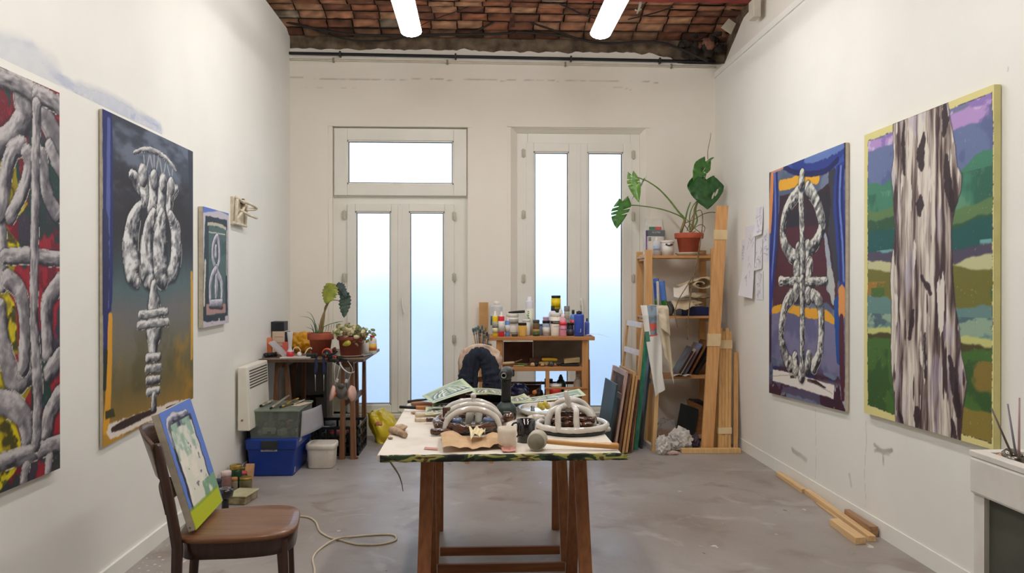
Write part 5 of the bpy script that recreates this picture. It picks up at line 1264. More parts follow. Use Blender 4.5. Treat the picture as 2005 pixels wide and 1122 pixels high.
# ================================================================== PLANT TABLE IN THE CORNER
PZ=atY(620,703,6.3).z
PX0,PX1=XL+.012,atY(712,703,6.3).x
PY0,PY1=6.3,7.31
def Pt(px,py):return atZ(px,py,PZ)
OLDW=wood('old_brown_wood',(142,98,64),(100,66,44),'z',rough=.55);OLDX=wood('old_brown_rail',(116,80,54),(82,54,38),'y',rough=.55)
t=thing('plant_table','old wooden table board carrying potted plants in the corner by the double door','table',((PX0+PX1)/2,6.8,PZ-.03))
b=MB();b.b2((PX0,PY0,PZ-.026),(PX1,PY1,PZ-.001),.002);b.build('tabletop',mat('stained_board',(142,124,106),(104,86,70),rough=.6,scale=6),t)
b=MB();b.b2((PX0,PY0-.004,PZ-.027),(PX1,PY0,PZ-.003));b.build('front_edge',mat('dark_board_edge',(86,66,50),(62,46,36),rough=.7,scale=20),t)
def trestle_y(label,x,feet,h,group,rz=.14):
 pass
 t=thing('trestle',label,'trestle',(x,6.8,0),group)
 b=MB();b.b2((x-.025,6.36,h-.05),(x+.025,7.24,h),.003);b.build('top_rail',OLDX,t)
 for(fx,fy),ty in zip(feet,(6.45,6.45,7.12,7.12)):
  sx=-1 if fx<x else 1;b=MB();w_=.022;hx=.03
  b.hexa([(fx-w_,fy-hx,0),(fx+w_,fy-hx,0),(fx+w_,fy+hx,0),(fx-w_,fy+hx,0)]+[(x+sx*.036-w_*.6,ty-hx,h-.01),(x+sx*.036+w_*.6,ty-hx,h-.01),(x+sx*.036+w_*.6,ty+hx,h-.01),(x+sx*.036-w_*.6,ty+hx,h-.01)],.002)
  b.build('leg',OLDW,t)
 for s in(0,1):
  (ax,ay),(cx_,cy_)=feet[s],feet[s+2];f=rz/h;b=MB()
  b.beam((ax+(x-ax)*f,6.46,rz),(cx_+(x-cx_)*f,7.1,rz),.018,.045);b.build('rail',OLDX,t)
trestle_y('old brown trestle under the plant table beside the wall heater',atY(555,710,6.5).x,[(atY(536,880,6.42).x,6.42),(atY(574,880,6.42).x,6.42),(atY(560,850,7.15).x,7.15),(atY(592,850,7.15).x,7.15)],PZ-.027,'old trestles of the plant table')
trestle_y('old brown trestle under the plant table with a dust mask hung on it',-1.088,[(atY(670,896,6.42).x,6.42),(atY(692,880,6.42).x,6.42),(atY(699,850,7.17).x,7.17),(atY(713,850,7.17).x,7.17)],PZ-.027,'old trestles of the plant table',.46)
TERRA=mat('terracotta_pot',(176,92,66),(150,74,54),rough=.8,scale=9,bump=.15)
SOIL=mat('dark_soil',(62,48,38),(40,30,24),rough=.95,scale=40,bump=.8)
def pot(t,x,y,z,rt,rb,h,m,band=.3,soil=True):
 b=MB();b.lathe((x,y,z),[(0,0),(rb,0),(rb+(rt*.92-rb)*(1-band),h*(1-band)),(rt*.99,h*(1-band)+.002),(rt,h*(1-band)+.006),(rt*1.02,h-.004),(rt*1.0,h),(rt*.9,h),(rt*.87,h*.85),(0,h*.85)],36);b.build('pot',m,t)
 if soil:
  b=MB();b.lathe((x,y,z+h*.85),[(rt*.87,-.004),(rt*.8,.01),(rt*.4,.016),(0,.014)],20,wob=.05);b.build('soil',SOIL,t)
def leaf_sheet(outline,P0,X,Yv,bend=0.0,fold=0.0,holes=(),n=1):
 pass
 X=Vector(X).normalized();Yv=Vector(Yv).normalized();N=X.cross(Yv).normalized()
 bm=bmesh.new();vs=[bm.verts.new((p[0],p[1],0))for p in outline];es=[bm.edges.new((vs[i],vs[(i+1)%len(vs)]))for i in range(len(vs))]
 for h in holes:
  hv=[bm.verts.new((p[0],p[1],0))for p in h];es+=[bm.edges.new((hv[i],hv[(i+1)%len(hv)]))for i in range(len(hv))]
 bmesh.ops.triangle_fill(bm,use_beauty=True,use_dissolve=False,edges=es)
 for _ in range(n):bmesh.ops.subdivide_edges(bm,edges=[e for e in bm.edges if e.calc_length()>.02],cuts=1,use_grid_fill=False)
 bmesh.ops.triangulate(bm,faces=bm.faces)
 for q in bm.verts:
  x,y=q.co.x,q.co.y;z=fold*abs(x)-bend*y*y+.003*math.sin(y*90)*min(1,abs(x)*30)
  q.co=P0+X*x+Yv*y+N*z
 bmesh.ops.recalc_face_normals(bm,faces=bm.faces)
 top={q:bm.verts.new(q.co+N*.0012)for q in list(bm.verts)}
 fs=list(bm.faces)
 bnd=[e for e in bm.edges if len(e.link_faces)==1]
 for f in fs:bm.faces.new([top[q]for q in f.verts][::-1])
 for e in bnd:
  a,c=e.verts
  try:bm.faces.new([a,c,top[c],top[a]])
  except ValueError:pass
 for f in bm.faces:f.smooth=True
 m=MB();m.bm.free();m.bm=bm;return m
def leaf_mat(name,c,c2,vein=None):
 return mat(name,c,c2,rough=.35,scale=26,stretch=(1,1,1),bump=.1,coat=.2)
# ---- alocasia and spiky aloe in a terracotta pot
py_=6.62;p=Pt(628,691);y=6.62;x=atY(628,690,y).x;k=1500/y
t=thing('potted_plant','tall leggy plant with two big veined leaves in a terracotta pot','plant',(x,y,PZ))
pot(t,x,y,PZ,25/k,17/k,44/k,TERRA)
STEMB=mat('brown_green_stem',(150,128,84),(110,100,60),rough=.6,scale=20)
def q_(px,py,dy=0.0):return tuple(atY(px,py,y+dy))
for L,r in(([q_(624,656),q_(630,625),q_(640,600),q_(652,575)],[.012,.009,.006,.003]),([q_(630,654),q_(635,620),q_(637,600),q_(650,588),q_(665,589),q_(676,592)],[.008,.006,.005,.004,.003,.003]),([q_(626,654),q_(632,630),q_(638,605)],[.006,.004,.002])):
 b=MB();b.tube(L,r,8,6);b.build('stem',STEMB,t)
def shield(w_,h_,teeth=7,amp=.12,sharp=.8):
 o=[]
 for s in(1,-1):
  rng_=range(teeth*4+1)if s==1 else range(teeth*4,-1,-1)
  for i in rng_:
   u=i/(teeth*4);wv=w_*(math.sin(PI*min(1,u*.9+.1))**.7)*(1-.35*u)*(1+amp*math.sin(u*teeth*2*PI))
   o.append((s*wv,h_*(u-.18)if u>.0 else-h_*.18))
 return[q for i,q in enumerate(o)if i==0 or(Vector(q)-Vector(o[i-1])).length>1e-4]
LG1=leaf_mat('yellow_green_leaf',(150,152,40),(112,128,36));LG2=leaf_mat('dark_veined_leaf',(60,84,66),(44,64,54));LG3=leaf_mat('blue_green_leaf',(92,110,112),(64,84,88))
VEIN=mat('pale_leaf_vein',(176,190,160),rough=.5)
def big_leaf(P0,X,Yv,w_,h_,m,fold,vein=True,half=0):
 o=shield(w_,h_)
 if half:o=[(q[0]if q[0]*half>0 else 0.0008*half,q[1])for q in o];o=[q for i,q in enumerate(o)if i==0 or(Vector(q)-Vector(o[i-1])).length>1e-4]
 lf=leaf_sheet(o,Vector(P0),X,Yv,.8,fold).build('leaf',m,t)
 if vein:
  Xv,Y_=Vector(X).normalized(),Vector(Yv).normalized();N=Xv.cross(Y_).normalized();b=MB();P0=Vector(P0)
  f=lambda a,c:P0+Xv*a+Y_*c+N*(fold*abs(a)-.8*c*c+.002)
  for sg in(1,-1):
   b.tube([f(0,-h_*.1),f(0,h_*.3),f(0,h_*.75)],[.0025,.002,.0008],6,3)
   for i in range(4):c=h_*(-.02+.17*i);b.tube([f(0,c),f(sg*w_*(.75-.13*i),c+h_*.06)],[.0016,.0008],5,0)
  b.build('vein',VEIN,lf)
big_leaf(q_(646,562),(.94,-.3,-.1),(-.12,-.25,-1),.085,.19,LG1,.25,False)
big_leaf(q_(662,562),(.55,-.5,.55),(.62,-.1,-.75),.07,.15,LG3,.2)
big_leaf(q_(677,582),(.97,-.2,.05),(.03,-.3,-1),.062,.23,LG2,-.25)
ALOE=leaf_mat('aloe_blade',(78,120,62),(50,88,46))
for i,L in enumerate([[(619,655),(614,632),(604,622),(586,619)],[(620,655),(616,630),(608,614),(599,611)],[(616,655),(612,642),(608,634)],[(622,654),(620,640),(615,628)],[(617,656),(611,645),(598,640)],[(623,656),(626,645),(622,632)]]):
 b=MB();b.tube([q_(a,c,-.03+.012*i)for a,c in L],[.011,.008,.005,.001],8,6,flat=.4);b.build('blade',ALOE,t)
b=MB();b.tube([q_(632,641,-.04),q_(645,635,-.05),q_(660,631,-.05),q_(672,629,-.05)],[.003,.003,.003,.001],6,5);b.build('trailing_stem',ALOE,t)
for i in range(6):
 a=i*5;b=MB();b.tube([q_(634+a,640-a*.3,-.04),q_(633+a,646-a*.1,-.05),q_(631+a,652,-.05)],[.0025,.0015,.0006],5,3);b.build('leaflet',ALOE,t)
# ---- dry variegated plant in a red-brown pot on a saucer
y=6.52;x=atY(687,692,y).x;k=1500/y
SAUC=mat('pale_saucer',(206,194,176),(184,170,150),rough=.7,scale=12)
b=MB();b.lathe((x,y,PZ),[(0,0),(.09,0),(.115,.010),(.118,.015),(.112,.014),(.09,.006),(0,.006)],32);tag(b.build('saucer',SAUC),'pale saucer under the pot of withered pale leaves','saucer')
t=thing('potted_plant','low bushy plant of withered pale leaves in a red brown pot on a saucer','plant',(x,y,PZ+.0065))
pot(t,x,y,PZ+.0065,26/k,19.5/k,38/k,mat('red_brown_plastic',(146,74,56),(126,60,48),rough=.55,scale=8),.2)
rr=random.Random(4)
DL=[leaf_mat('dry_pale_leaf',(216,206,168),(176,164,112)),leaf_mat('dry_green_leaf',(136,142,84),(106,116,62)),leaf_mat('dry_brown_leaf',(150,116,80),(110,80,54)),leaf_mat('yellow_leaf',(196,186,60),(166,156,50))]
def small_leaf(c,r,d,m,name='leaf'):
 o=[(r*.62*math.sin(a)*(1-.25*math.cos(a)),-r*math.cos(a))for a in[2*PI*i/14 for i in range(14)]]
 N=Vector(d).normalized();X=N.orthogonal().normalized();X=(Matrix.Rotation(rr.uniform(0,6.28),3,N)@X)
 leaf_sheet(o,Vector(c),X,N.cross(X),1.5,rr.uniform(-.4,.4),n=0).build(name,m,t)
for i in range(96):
 a=rr.uniform(0,2*PI);e=rr.uniform(.0,1.0);R=rr.uniform(.05,.19)*(1-.25*e)
 c=Vector((x-.015+R*math.cos(a)*1.0,y-.02+R*math.sin(a)*.8,PZ+38/k+.0+.085*e+rr.uniform(-.01,.02)))
 small_leaf(c,rr.uniform(.018,.030),(math.cos(a)*.5+rr.uniform(-.4,.4),-1+rr.uniform(-.3,.6),rr.uniform(.0,1.1)),DL[rr.choice([0,0,0,1,1,2])])
 if i%3==0:
  b=MB();b.tube([(x+rr.uniform(-.03,.03),y,PZ+36/k),((x+c.x)/2,(y+c.y)/2,PZ+36/k+.05),tuple(c)],.0016,5,4);b.build('stalk',STEMB,t)
for px,py_,r in((718,660,.02),(727,650,.016),(733,646,.017),(735,655,.02),(715,645,.02),(712,655,.024),(722,668,.016),(730,664,.014)):
 c=atY(px-3,py_,y-.04);small_leaf(c,r*1.2,(.1,-1,.5),DL[1])
 b=MB();b.tube([(x+.04,y,PZ+37/k),((x+.04+c.x)/2,y-.02,PZ+40/k),tuple(c)],.0016,5,4);b.build('stalk',STEMB,t)
small_leaf(atY(679,673,y-.12),.036,(0,-1,.2),DL[3])
for i in range(10):
 small_leaf((x+rr.uniform(0,.11),y-.1+rr.uniform(0,.05),PZ+.13+rr.uniform(-.03,.02)),.02,(.3,-1,.2),DL[2])
# ---- boxes and tools on the table
def box(name,label,cat,px0,px1,py0,py1,y,dy,m,bev=.003,rot=0.0,z0=None,group=None):
 a,c=atY(px0,py1,y),atY(px1,py0,y);z=z0 if z0 is not None else PZ
 b=MB();h=c.z-(a.z if z0 is None else z0);h=c.z-z
 b.box(((a.x+c.x)/2,y+dy/2,z+h/2),(c.x-a.x,dy,h),Euler((0,0,rot)),bev);return tag(b.build(name,m),label,cat,group)
CARTON=mat('cream_carton',(214,198,176),(204,186,162),rough=.7,scale=10)
yb=6.7
tc_=thing('carton','cream carton with faint red print standing under the black box on the plant table','box',(atY(546,690,yb).x,yb,PZ))
a,c=atY(533,690,yb),atY(557,649,yb);b=MB();b.b2((a.x,yb,PZ),(c.x,yb+.16,c.z),.003);b.build('carton_body',CARTON,tc_)
b=MB();m=MB();
for zz in(.35,.5,.75):b.b2((a.x+.02,yb-.0012,PZ+(c.z-PZ)*zz),(c.x-.012,yb,PZ+(c.z-PZ)*zz+.006))
b.build('printed_lines',mat('faded_red_print',(206,130,116),rough=.7),tc_)
ztop=c.z
box('black_box','small black box lying on top of the cream carton','box',526,556,630,649,yb+.01,.14,mat('black_card',(36,40,48),(28,30,36),rough=.45),z0=ztop+.001)
b=MB();a=atY(563,690,yb+.02);c=atY(557.5,650,yb+.02);b.b2((c.x+.002,yb+.01,PZ),(a.x+.004,yb+.12,c.z),.002);o=b.build('black_package',mat('black_package',(40,42,50),rough=.4));tag(o,'slim black package standing right of the cream carton','box')
b=MB();a,c=atY(553,690,yb-.06),atY(562,670,yb-.06);b.b2((a.x,yb-.06,PZ),(c.x,yb-.015,c.z),.002);tag(b.build('red_label_box',mat('coral_card',(222,110,96),(206,92,80),rough=.6)),'small coral box in front of the black package','box')
b=MB();a,c=atY(518,690,6.86),atY(534,648,6.86);b.b2((XL+.03,6.76,PZ),(atY(527,690,6.7).x,6.83,c.z),.004);tag(b.build('red_tin',mat('red_tin_paint',(190,52,54),(170,42,46),rough=.35)),'red tin standing behind the orange plastic jar','tin')
y=6.62;xx=atY(524,690,y).x;b=MB();b.lathe((xx,y,PZ+.001),[(0,0),(.034,0),(.038,.006),(.040,.02),(.030,.05),(.040,.09),(.044,.145),(.036,.152),(0,.152)],20);tag(b.build('orange_jar',mat('orange_plastic',(206,118,74),(190,100,60),rough=.4)),'orange plastic jar in front of the red tin by the wall','jar')
rr=random.Random(9)
for i in range(4):
 px,py_=521+6*i,688-5*(i%2);q=atY(px,py_,6.45+.02*i);b=MB();b.blob((q.x,6.45+.02*i,PZ+.02),(.022,.02,.02),2,.35,seed=i)
 tag(b.build('dark_scrap',mat('dark_metal_scrap',(64,68,76),(42,44,50),rough=.5,scale=20),None,None,True,PZ+.0005),['dark scrap nearest the wall on the plant table','second dark scrap from the wall on the plant table','third dark scrap from the wall on the plant table','dark scrap nearest the clear sloping sheet'][i],'scrap','dark scraps at the wall end of the plant table')
for i,(p0,p1)in enumerate([((526,697),(552,693)),((529,693),(545,697)),((536,693),(548,694))]):
 a,c=Pt(*p0),Pt(*p1);b=MB();b.beam((a.x,a.y,PZ+.006+.012*i),(c.x,c.y,PZ+.006+.012*i),.025,.010);tag(b.build('wood_offcut',wood('pale_offcut',(206,178,134),(184,152,108),'x')),['pale wood offcut at the front of the plant table, lowest of three','pale wood offcut crossing the lowest one','pale wood offcut on top of the other two'][i],'wood')
CLEAR=mat('cloudy_plastic',(226,226,232),(214,214,222),rough=.35,trans=.45,alpha=.75)
a,c=atY(526,672,6.40),atY(556,698,6.40);b=MB();b.prism([(a.x,6.39,a.z),(c.x,6.39,PZ+.004),(c.x+.015,6.39,PZ+.004),(a.x+.008,6.39,a.z+.012)],(0,.16,0));tag(b.build('plastic_sheet',CLEAR),'clear stiff plastic sheet sloping down in front of the cream carton','sheet')
b=MB();a,c=Pt(562,697),Pt(612,700);b.box(((a.x+c.x)/2,6.40,PZ+.006),(c.x-a.x,.12,.010),None,.002);tag(b.build('plastic_tray',mat('frosted_plastic',(214,210,208),(202,198,196),rough=.4)),'flat frosted plastic tray holding the red-based tool and white plug','tray')
y=6.42;xx=atY(568,694,y).x;zz=PZ+.0115
t=thing('hand_blender','white tapered tool standing upside down on its red base','tool',(xx,y,zz))
b=MB();b.lathe((xx,y,zz),[(0,0),(.027,0),(.029,.004),(.029,.04),(0,.04)],20);b.build('red_base',mat('red_plastic',(206,46,58),(190,38,50),rough=.35),t)
b=MB();b.lathe((xx,y,zz+.04),[(.026,0),(.02,.01),(.014,.025),(.014,.03),(.018,.09),(.025,.16),(.024,.162),(0,.162)],20);b.build('shaft',mat('greyish_white_plastic',(206,204,204),(192,190,192),rough=.4),t)
WPL=mat('white_plug_plastic',(232,226,218),rough=.35)
t=thing('plug_adapter','white round plug adapter with a curled cord next to the red-based tool','adapter',(atY(585,694,6.41).x,6.41,PZ+.0115))
b=MB();q=atY(585,694,6.41);b.lathe((q.x,6.43,PZ+.030),[(0,-.018),(.016,-.016),(.019,0),(.016,.016),(0,.018)],18,axis=(0.3,-1,0.2));b.build('plug_body',WPL,t)
b=MB();b.tube([atY(574,690,6.42),atY(576,682,6.42),atY(583,680,6.42),atY(588,686,6.42),atY(586,691,6.42)],.0035,7,6);b.build('cord',WPL,t)
b=MB();b.tube([atY(597,693,6.41),atY(602,684,6.42),atY(609,681,6.43),atY(610,684,6.43)],.0045,7,6);tag(b.build('extension_lead',WPL),'short loop of white cord standing up before the terracotta pot','cord')
OB=mat('orange_plastic_bag',(230,168,40),(206,138,26),rough=.35,scale=9,bump=.3)
y=6.93;q=atY(588,672,y);b=MB();b.blob((q.x+.012,y,PZ+.09),(.115,.085,.095),4,.42,1.6,seed=3);tag(b.build('orange_bag',OB,None,None,True,PZ),'crumpled orange yellow plastic bag behind the terracotta pot','bag')
# battery pack, tape measure
a,c=Pt(600,698),Pt(617,698);b=MB();b.box((atY(609,694,6.39).x,6.40,PZ+.018),(.075,.05,.035),None,.005);tag(b.build('battery_pack',mat('black_green_plastic',(44,50,48),(32,36,36),rough=.4)),'black battery pack at the table edge before the terracotta pot','battery')
y=6.37;q=atY(641,688,y);t=thing('tape_measure','black and orange round tape measure at the front edge of the plant table','tape measure',(q.x,y,PZ))
b=MB();b.lathe((q.x,y-.02,PZ+.042),[(0,0),(.036,0),(.040,.005),(.040,.035),(.036,.04),(0,.04)],26,axis=(0,1,0));b.build('case',BK,t)
b=MB();b.lathe((q.x,y-.021,PZ+.042),[(.033,-.001),(.0415,.002),(.0425,.008),(.0405,.012)],26,axis=(-.0,1,0));b.build('orange_ring',mat('orange_rubber',(226,88,48),rough=.5),t)
b=MB();b.b2((q.x-.008,y-.024,PZ+.034),(q.x+.008,y-.0195,PZ+.05),.002);b.build('label_plate',mat('grey_plate',(130,124,118),rough=.5),t)
# spring clamps gripping the front edge, screwdrivers in a rack below the edge
REDP=mat('clamp_red',(214,70,66),(196,56,54),rough=.4)
def clamp(px,py,sc,label,rot):
 y=6.29;q=atY(px,py,y);t=thing('spring_clamp',label,'clamp',(q.x,y,q.z),'spring clamps on the plant table edge')
 ca,sa=math.cos(rot),math.sin(rot)
 f=lambda u,v,d=0:(q.x+sc*(u*ca-v*sa),y+d,q.z+sc*(u*sa+v*ca))
 b=MB();b.tube([f(-.06,.02,.03),f(-.01,.025),f(.05,.03,-.03),f(.09,.045,-.05)],[.01*sc,.014*sc,.012*sc,.009*sc],8,5);b.build('jaw',BK,t)
 b=MB();b.tube([f(-.06,-.03,.03),f(-.01,-.028),f(.05,-.04,-.03),f(.085,-.06,-.05)],[.01*sc,.014*sc,.012*sc,.009*sc],8,5);b.build('jaw',BK,t)
 b=MB();b.lathe(f(-.005,0,-.012),[(0,0),(.024*sc,0),(.026*sc,.012),(.024*sc,.024),(0,.024)],14,axis=(0,1,0));b.build('spring',BK,t)
 b=MB();b.tube([f(-.07,.012,.02),f(-.045,.022,.0)],.011*sc,8,0);b.build('red_tip',REDP,t)
clamp(647,699,.8,'black spring clamp with red tips below the tape measure',.2);clamp(664,706,.8,'black and red spring clamp gripping the table edge under the withered plant',-.35)
NAVY=mat('navy_handle',(40,48,92),(30,36,70),rough=.4)
for i,(px,lab)in enumerate([(619,'screwdriver hanging under the plant table edge, nearer the wall'),(634,'screwdriver hanging under the plant table edge, below the tape measure')]):
 y=6.30;t=thing('screwdriver',lab,'screwdriver',tuple(atY(px,712,y)),'screwdrivers hanging from the plant table')
 b=MB();b.tube([atY(px,700,y),atY(px,712,y),atY(px-(2 if i==0 else 0),730,y)],[.007,.013,.013],10,4);b.build('handle',NAVY,t)
 b=MB();b.tube([atY(px-(2 if i==0 else 0),730,y),atY(px-(1 if i==0 else 0),766,y)],.0035,8,0);b.build('shaft',STEEL,t)
 b=MB();b.blob(atY(px,696,y-.01),(.017,.014,.02),2,.1);b.build('black_knob',BK,t)
# things at the right end: bottles, flat tools
def bottle(name,label,cat,loc,prof,m,cap=None,cap_prof=None,bands=(),group=None,seg=22,wob=0,txt=None):
 t=thing(name,label,cat,tuple(loc),group);loc=Vector(loc)
 b=MB();b.lathe(loc,prof,seg,wob=wob);b.build('body',m,t)
 if cap:b=MB();b.lathe(loc,cap_prof,seg);b.build('cap',cap,t)
 for nm,r,z0,z1,bm_ in bands:
  b=MB();b.lathe(loc,[(r*.97,z0),(r+.0008,z0),(r+.0008,z1),(r*.97,z1)],seg);b.build(nm,bm_,t)
 if txt:
  s,h_,z_,w_,m_,rr_=txt;lettering(s,h_,loc+Vector((0,-rr_-.0022,z_)),(1,0,0),(0,0,1),m_,t,w_)
 return t
WB=mat('white_bottle_plastic',(230,226,218),(220,214,206),rough=.35);REDC=mat('red_cap',(206,40,44),rough=.35);YLAB=mat('yellow_label',(228,196,80),rough=.5);ORL=mat('orange_label',(220,110,60),rough=.5)
y=6.74;q=atY(729,688,y);bottle('glue_bottle','white glue bottle with red cap and yellow label behind the withered plant','bottle',(q.x,y,PZ),[(0,0),(.036,0),(.038,.004),(.038,.12),(.032,.138),(.02,.144),(0,.144)],WB,REDC,[(.018,.143),(.021,.144),(.02,.162),(0,.163)],[('label',.038,.03,.09,YLAB),('label',.0384,.04,.06,ORL)])
y=6.62;q=atY(714,690,y);bottle('white_bottle','plain white bottle half hidden behind the withered plant','bottle',(q.x,y,PZ),[(0,0),(.036,0),(.037,.1),(.03,.12),(.012,.13),(0,.13)],WB,BK,[(.012,.129),(.013,.13),(.012,.145),(0,.145)])
for i,(p0,p1,r)in enumerate([((716,688),(738,685),.006),((712,699),(733,692),.007),((716,694),(730,690),.005)]):
 a,c=Pt(*p0),Pt(*p1);b=MB();b.tube([(a.x,a.y,PZ+r),(c.x,c.y,PZ+r)],r,8,0);tag(b.build('paint_marker',[WB,mat('grey_metal',(150,150,150),rough=.3,metal=.6),WB][i]),['white marker lying farthest back at the free end of the plant table','grey metal marker lying on the plant table edge','short white marker behind the saucer'][i],'marker','markers lying on the plant table')
q=Pt(738,684);b=MB();b.lathe((q.x-.01,q.y,PZ),[(0,0),(.011,0),(.012,.03),(.008,.04),(0,.045)],12);tag(b.build('glue_tube',WB),'tiny white tube standing at the table corner by the glass door','tube')
for i,(px,py_)in enumerate([(655,684),(660,672)]):
 q=atY(px,py_,6.75);b=MB();b.blob((q.x,6.75,PZ+.03+.0*i),(.02,.02,.03),2,.3,seed=i);tag(b.build('clay_figure',mat('brown_clay_figure',(150,96,78),(110,70,58),rough=.8))if i else b.build('clay_figure',mat('brown_clay_figure',(150,96,78),(110,70,58),rough=.8)),['brown clay lump between the two pots, in front','brown clay lump between the two pots'][i],'clay')if i==0 else b.bm.free()
b=MB();q=Pt(655,692);b.box((q.x,6.46,PZ+.022),(.05,.035,.042),None,.006);tag(b.build('wood_block',wood('block_wood',(196,164,116),(172,136,92),'x')),'small tan block between tape measure and the saucer','block')
# ---- respirator mask hanging by its straps
STR=mat('pale_strap',(206,202,196),(186,182,178),rough=.6);MASKG=mat('grey_mask_rubber',(112,108,102),(92,88,84),rough=.55);FILT=mat('pink_filter',(222,184,170),(208,164,150),rough=.7);FILO=mat('orange_filter_ring',(226,120,70),rough=.5)
y=6.20;q=atY(668,765,y);t=thing('respirator_mask','grey respirator mask with two pink filters hanging from the plant table','mask',tuple(q))
b=MB();b.blob(atY(668,768,y),(.05,.04,.055),3,.12);b.build('face_piece',MASKG,t)
b=MB();b.blob(atY(668,756,y-.035),(.03,.015,.022),2,.05);b.build('valve',mat('dark_valve',(84,80,74),rough=.5),t)
for px,s in((650,-1),(690,1)):
 c=atY(px,770,y-.01);ax=Vector((s,-.25,.25 if s<0 else .1)).normalized();b=MB();b.lathe(c-ax*.02,[(0,0),(.04,0),(.062,.008),(.066,.02),(.062,.03),(0,.032)],7,axis=ax);b.build('filter',FILT,t)
 b=MB();b.lathe(c-ax*.03,[(0,0),(.03,0),(.034,.012),(0,.012)],14,axis=ax);b.build('filter_ring',FILO,t)
for L in([(655,752),(660,740),(664,724),(667,708)],[(680,752),(686,735),(690,722),(680,706)],[(664,708),(672,722),(684,730),(694,728)],[(656,748),(655,735),(655,720),(659,706)]):
 b=MB();b.tube([atY(a,c,6.285 if c<709 else y-.005)for a,c in L],.006,6,6,flat=.35);b.build('strap',STR,t)
for px,py_ in((660,745),(678,746)):
 b=MB();b.box(atY(px,py_,y-.01),(.022,.008,.03),Euler((0,.3,0)),.003);b.build('buckle',STR,t)
# ================================================================== UNDER AND BESIDE THE PLANT TABLE
GREYB=mat('grey_cabinet_board',(128,124,122),(110,106,104),rough=.6,scale=3)
b=MB();a,c=atY(566,712,7.28),atY(640,845,7.28);b.b2((a.x,7.28,0.0),(c.x,7.34,PZ-.06),.003);tag(b.build('grey_board',GREYB),'tall grey panel standing against the wall under the plant table','panel')
t=thing('hooked_bar','black flat bar with a small knob leaning on the grey panel','bar',tuple(atY(612,778,7.25)))
b=MB();b.beam(atY(588,777,7.262),atY(630,775,7.262),.02,.022);b.build('bar',BK,t);b=MB();b.blob(atY(631,775,7.255),(.018,.015,.018),2,0);b.build('knob',BK,t)
b=MB();b.beam(atY(613,778,7.262),atY(613,842,7.262),.05,.02,(0,1,0));b.build('post',BK,t)
BR=mat('brown_carton_base',(120,88,70),(96,68,54),rough=.7,scale=8)
# blue lidded crate
BLUE=mat('blue_crate_plastic',(30,64,152),(24,54,134),rough=.38,scale=4);DKGR=mat('dark_crate_latch',(46,52,52),rough=.4)
cx0,cx1,cy0,cy1=atY(490,928,5.86).x,atY(574,928,5.86).x,5.86,6.33
t=thing('storage_crate','blue plastic storage crate with dark latch, on the floor under the clear tub','crate',((cx0+cx1)/2,(cy0+cy1)/2,0))
H0=.285
b=MB();e=.02
b.hexa([(cx0,cy0,0),(cx1,cy0,0),(cx1,cy1,0),(cx0,cy1,0),(cx0-e,cy0-e,.215),(cx1+e,cy0-e,.215),(cx1+e,cy1+e,.215),(cx0-e,cy1+e,.215)],.012);b.build('crate_body',BLUE,t)
b=MB();b.hexa([(cx0-e-.006,cy0-e-.008,.205),(cx1+e+.008,cy0-e-.008,.205),(cx1+e+.008,cy1+e,.205),(cx0-e-.006,cy1+e,.205),(cx0-e-.012,cy0-e-.014,H0),(cx1+e+.014,cy0-e-.014,H0),(cx1+e+.014,cy1+e,H0),(cx0-e-.012,cy1+e,H0)],.008);b.build('lid',BLUE,t)
a,c=atY(513,862,cy0-e),atY(545,878,cy0-e);b=MB();b.b2((a.x,cy0-e-.026,c.z),(c.x,cy0-e-.012,a.z),.004);b.build('latch',DKGR,t)
LBL=attr_mat('sticker_print',rough=.5,bump=0)
def barcode(name,P0,X,Uv,W,H,parent,seed=1,off=None,vert=True):
 Pn=Paint(W,H,W/60,(212,208,200));rr_=random.Random(seed);u=W*.06
 while u<W*.92:
  wv=W*rr_.choice([.012,.02,.035]);Pn.mix(((Pn.U>u)&(Pn.U<u+wv)&(Pn.V>H*.15)&(Pn.V<H*.85))*.85,(50,52,58));u+=wv+W*rr_.choice([.015,.03])
 P0=Vector(P0);X=Vector(X).normalized();Uv=Vector(Uv).normalized()
 return Pn.mesh(name,lambda U,V:[P0[k]+X[k]*U+Uv[k]*V for k in range(3)],LBL,parent)
q=atY(511,884,cy0-.014);barcode('sticker',(q.x,cy0-.0185,q.z),(1,0,0),(0,-.09,1),.122,.024,t,3)
q=atX(586,862,cx1+e+.0155);barcode('sticker',(cx1+e+.016,q.y,q.z-.012),(0,1,0),(0,0,1),.08,.024,t,5)
q=atX(567,918,cx1+.004);barcode('sticker',(cx1+.0045,cy0+.015,.025),(0,1,0),(.09,0,1),.03,.04,t,7)
# clear tub on top, filled with odds and ends
TUB=mat('clear_tub_plastic',(206,214,206),(196,206,198),rough=.18,trans=.85,ior=1.12)
t=thing('clear_tub','clear plastic tub full of odds and ends, standing on the blue crate','tub',((cx0+cx1)/2,6.1,H0))
tx0,tx1,ty0,ty1,tz0,tz1=cx0+.0,cx1+.03,5.87,6.32,H0+.001,.485
b=MB();w_=.004
def tubwall(b,x0,x1,y0,y1,z0,z1,ex):
 q0=[(x0,y0),(x1,y0),(x1,y1),(x0,y1)];q1=[(x0-ex,y0-ex),(x1+ex,y0-ex),(x1+ex,y1+ex),(x0-ex,y1+ex)]
 for i in range(4):
  j=(i+1)%4;cxm,cym=(x0+x1)/2,(y0+y1)/2
  inn=lambda p:(p[0]+(cxm-p[0])*.03,p[1]+(cym-p[1])*.02)
  b.hexa([(*q0[i],z0),(*q0[j],z0),(*inn(q0[j]),z0),(*inn(q0[i]),z0),(*q1[i],z1),(*q1[j],z1),(*inn(q1[j]),z1),(*inn(q1[i]),z1)])
 b.b2((x0,y0,z0),(x1,y1,z0+.004))
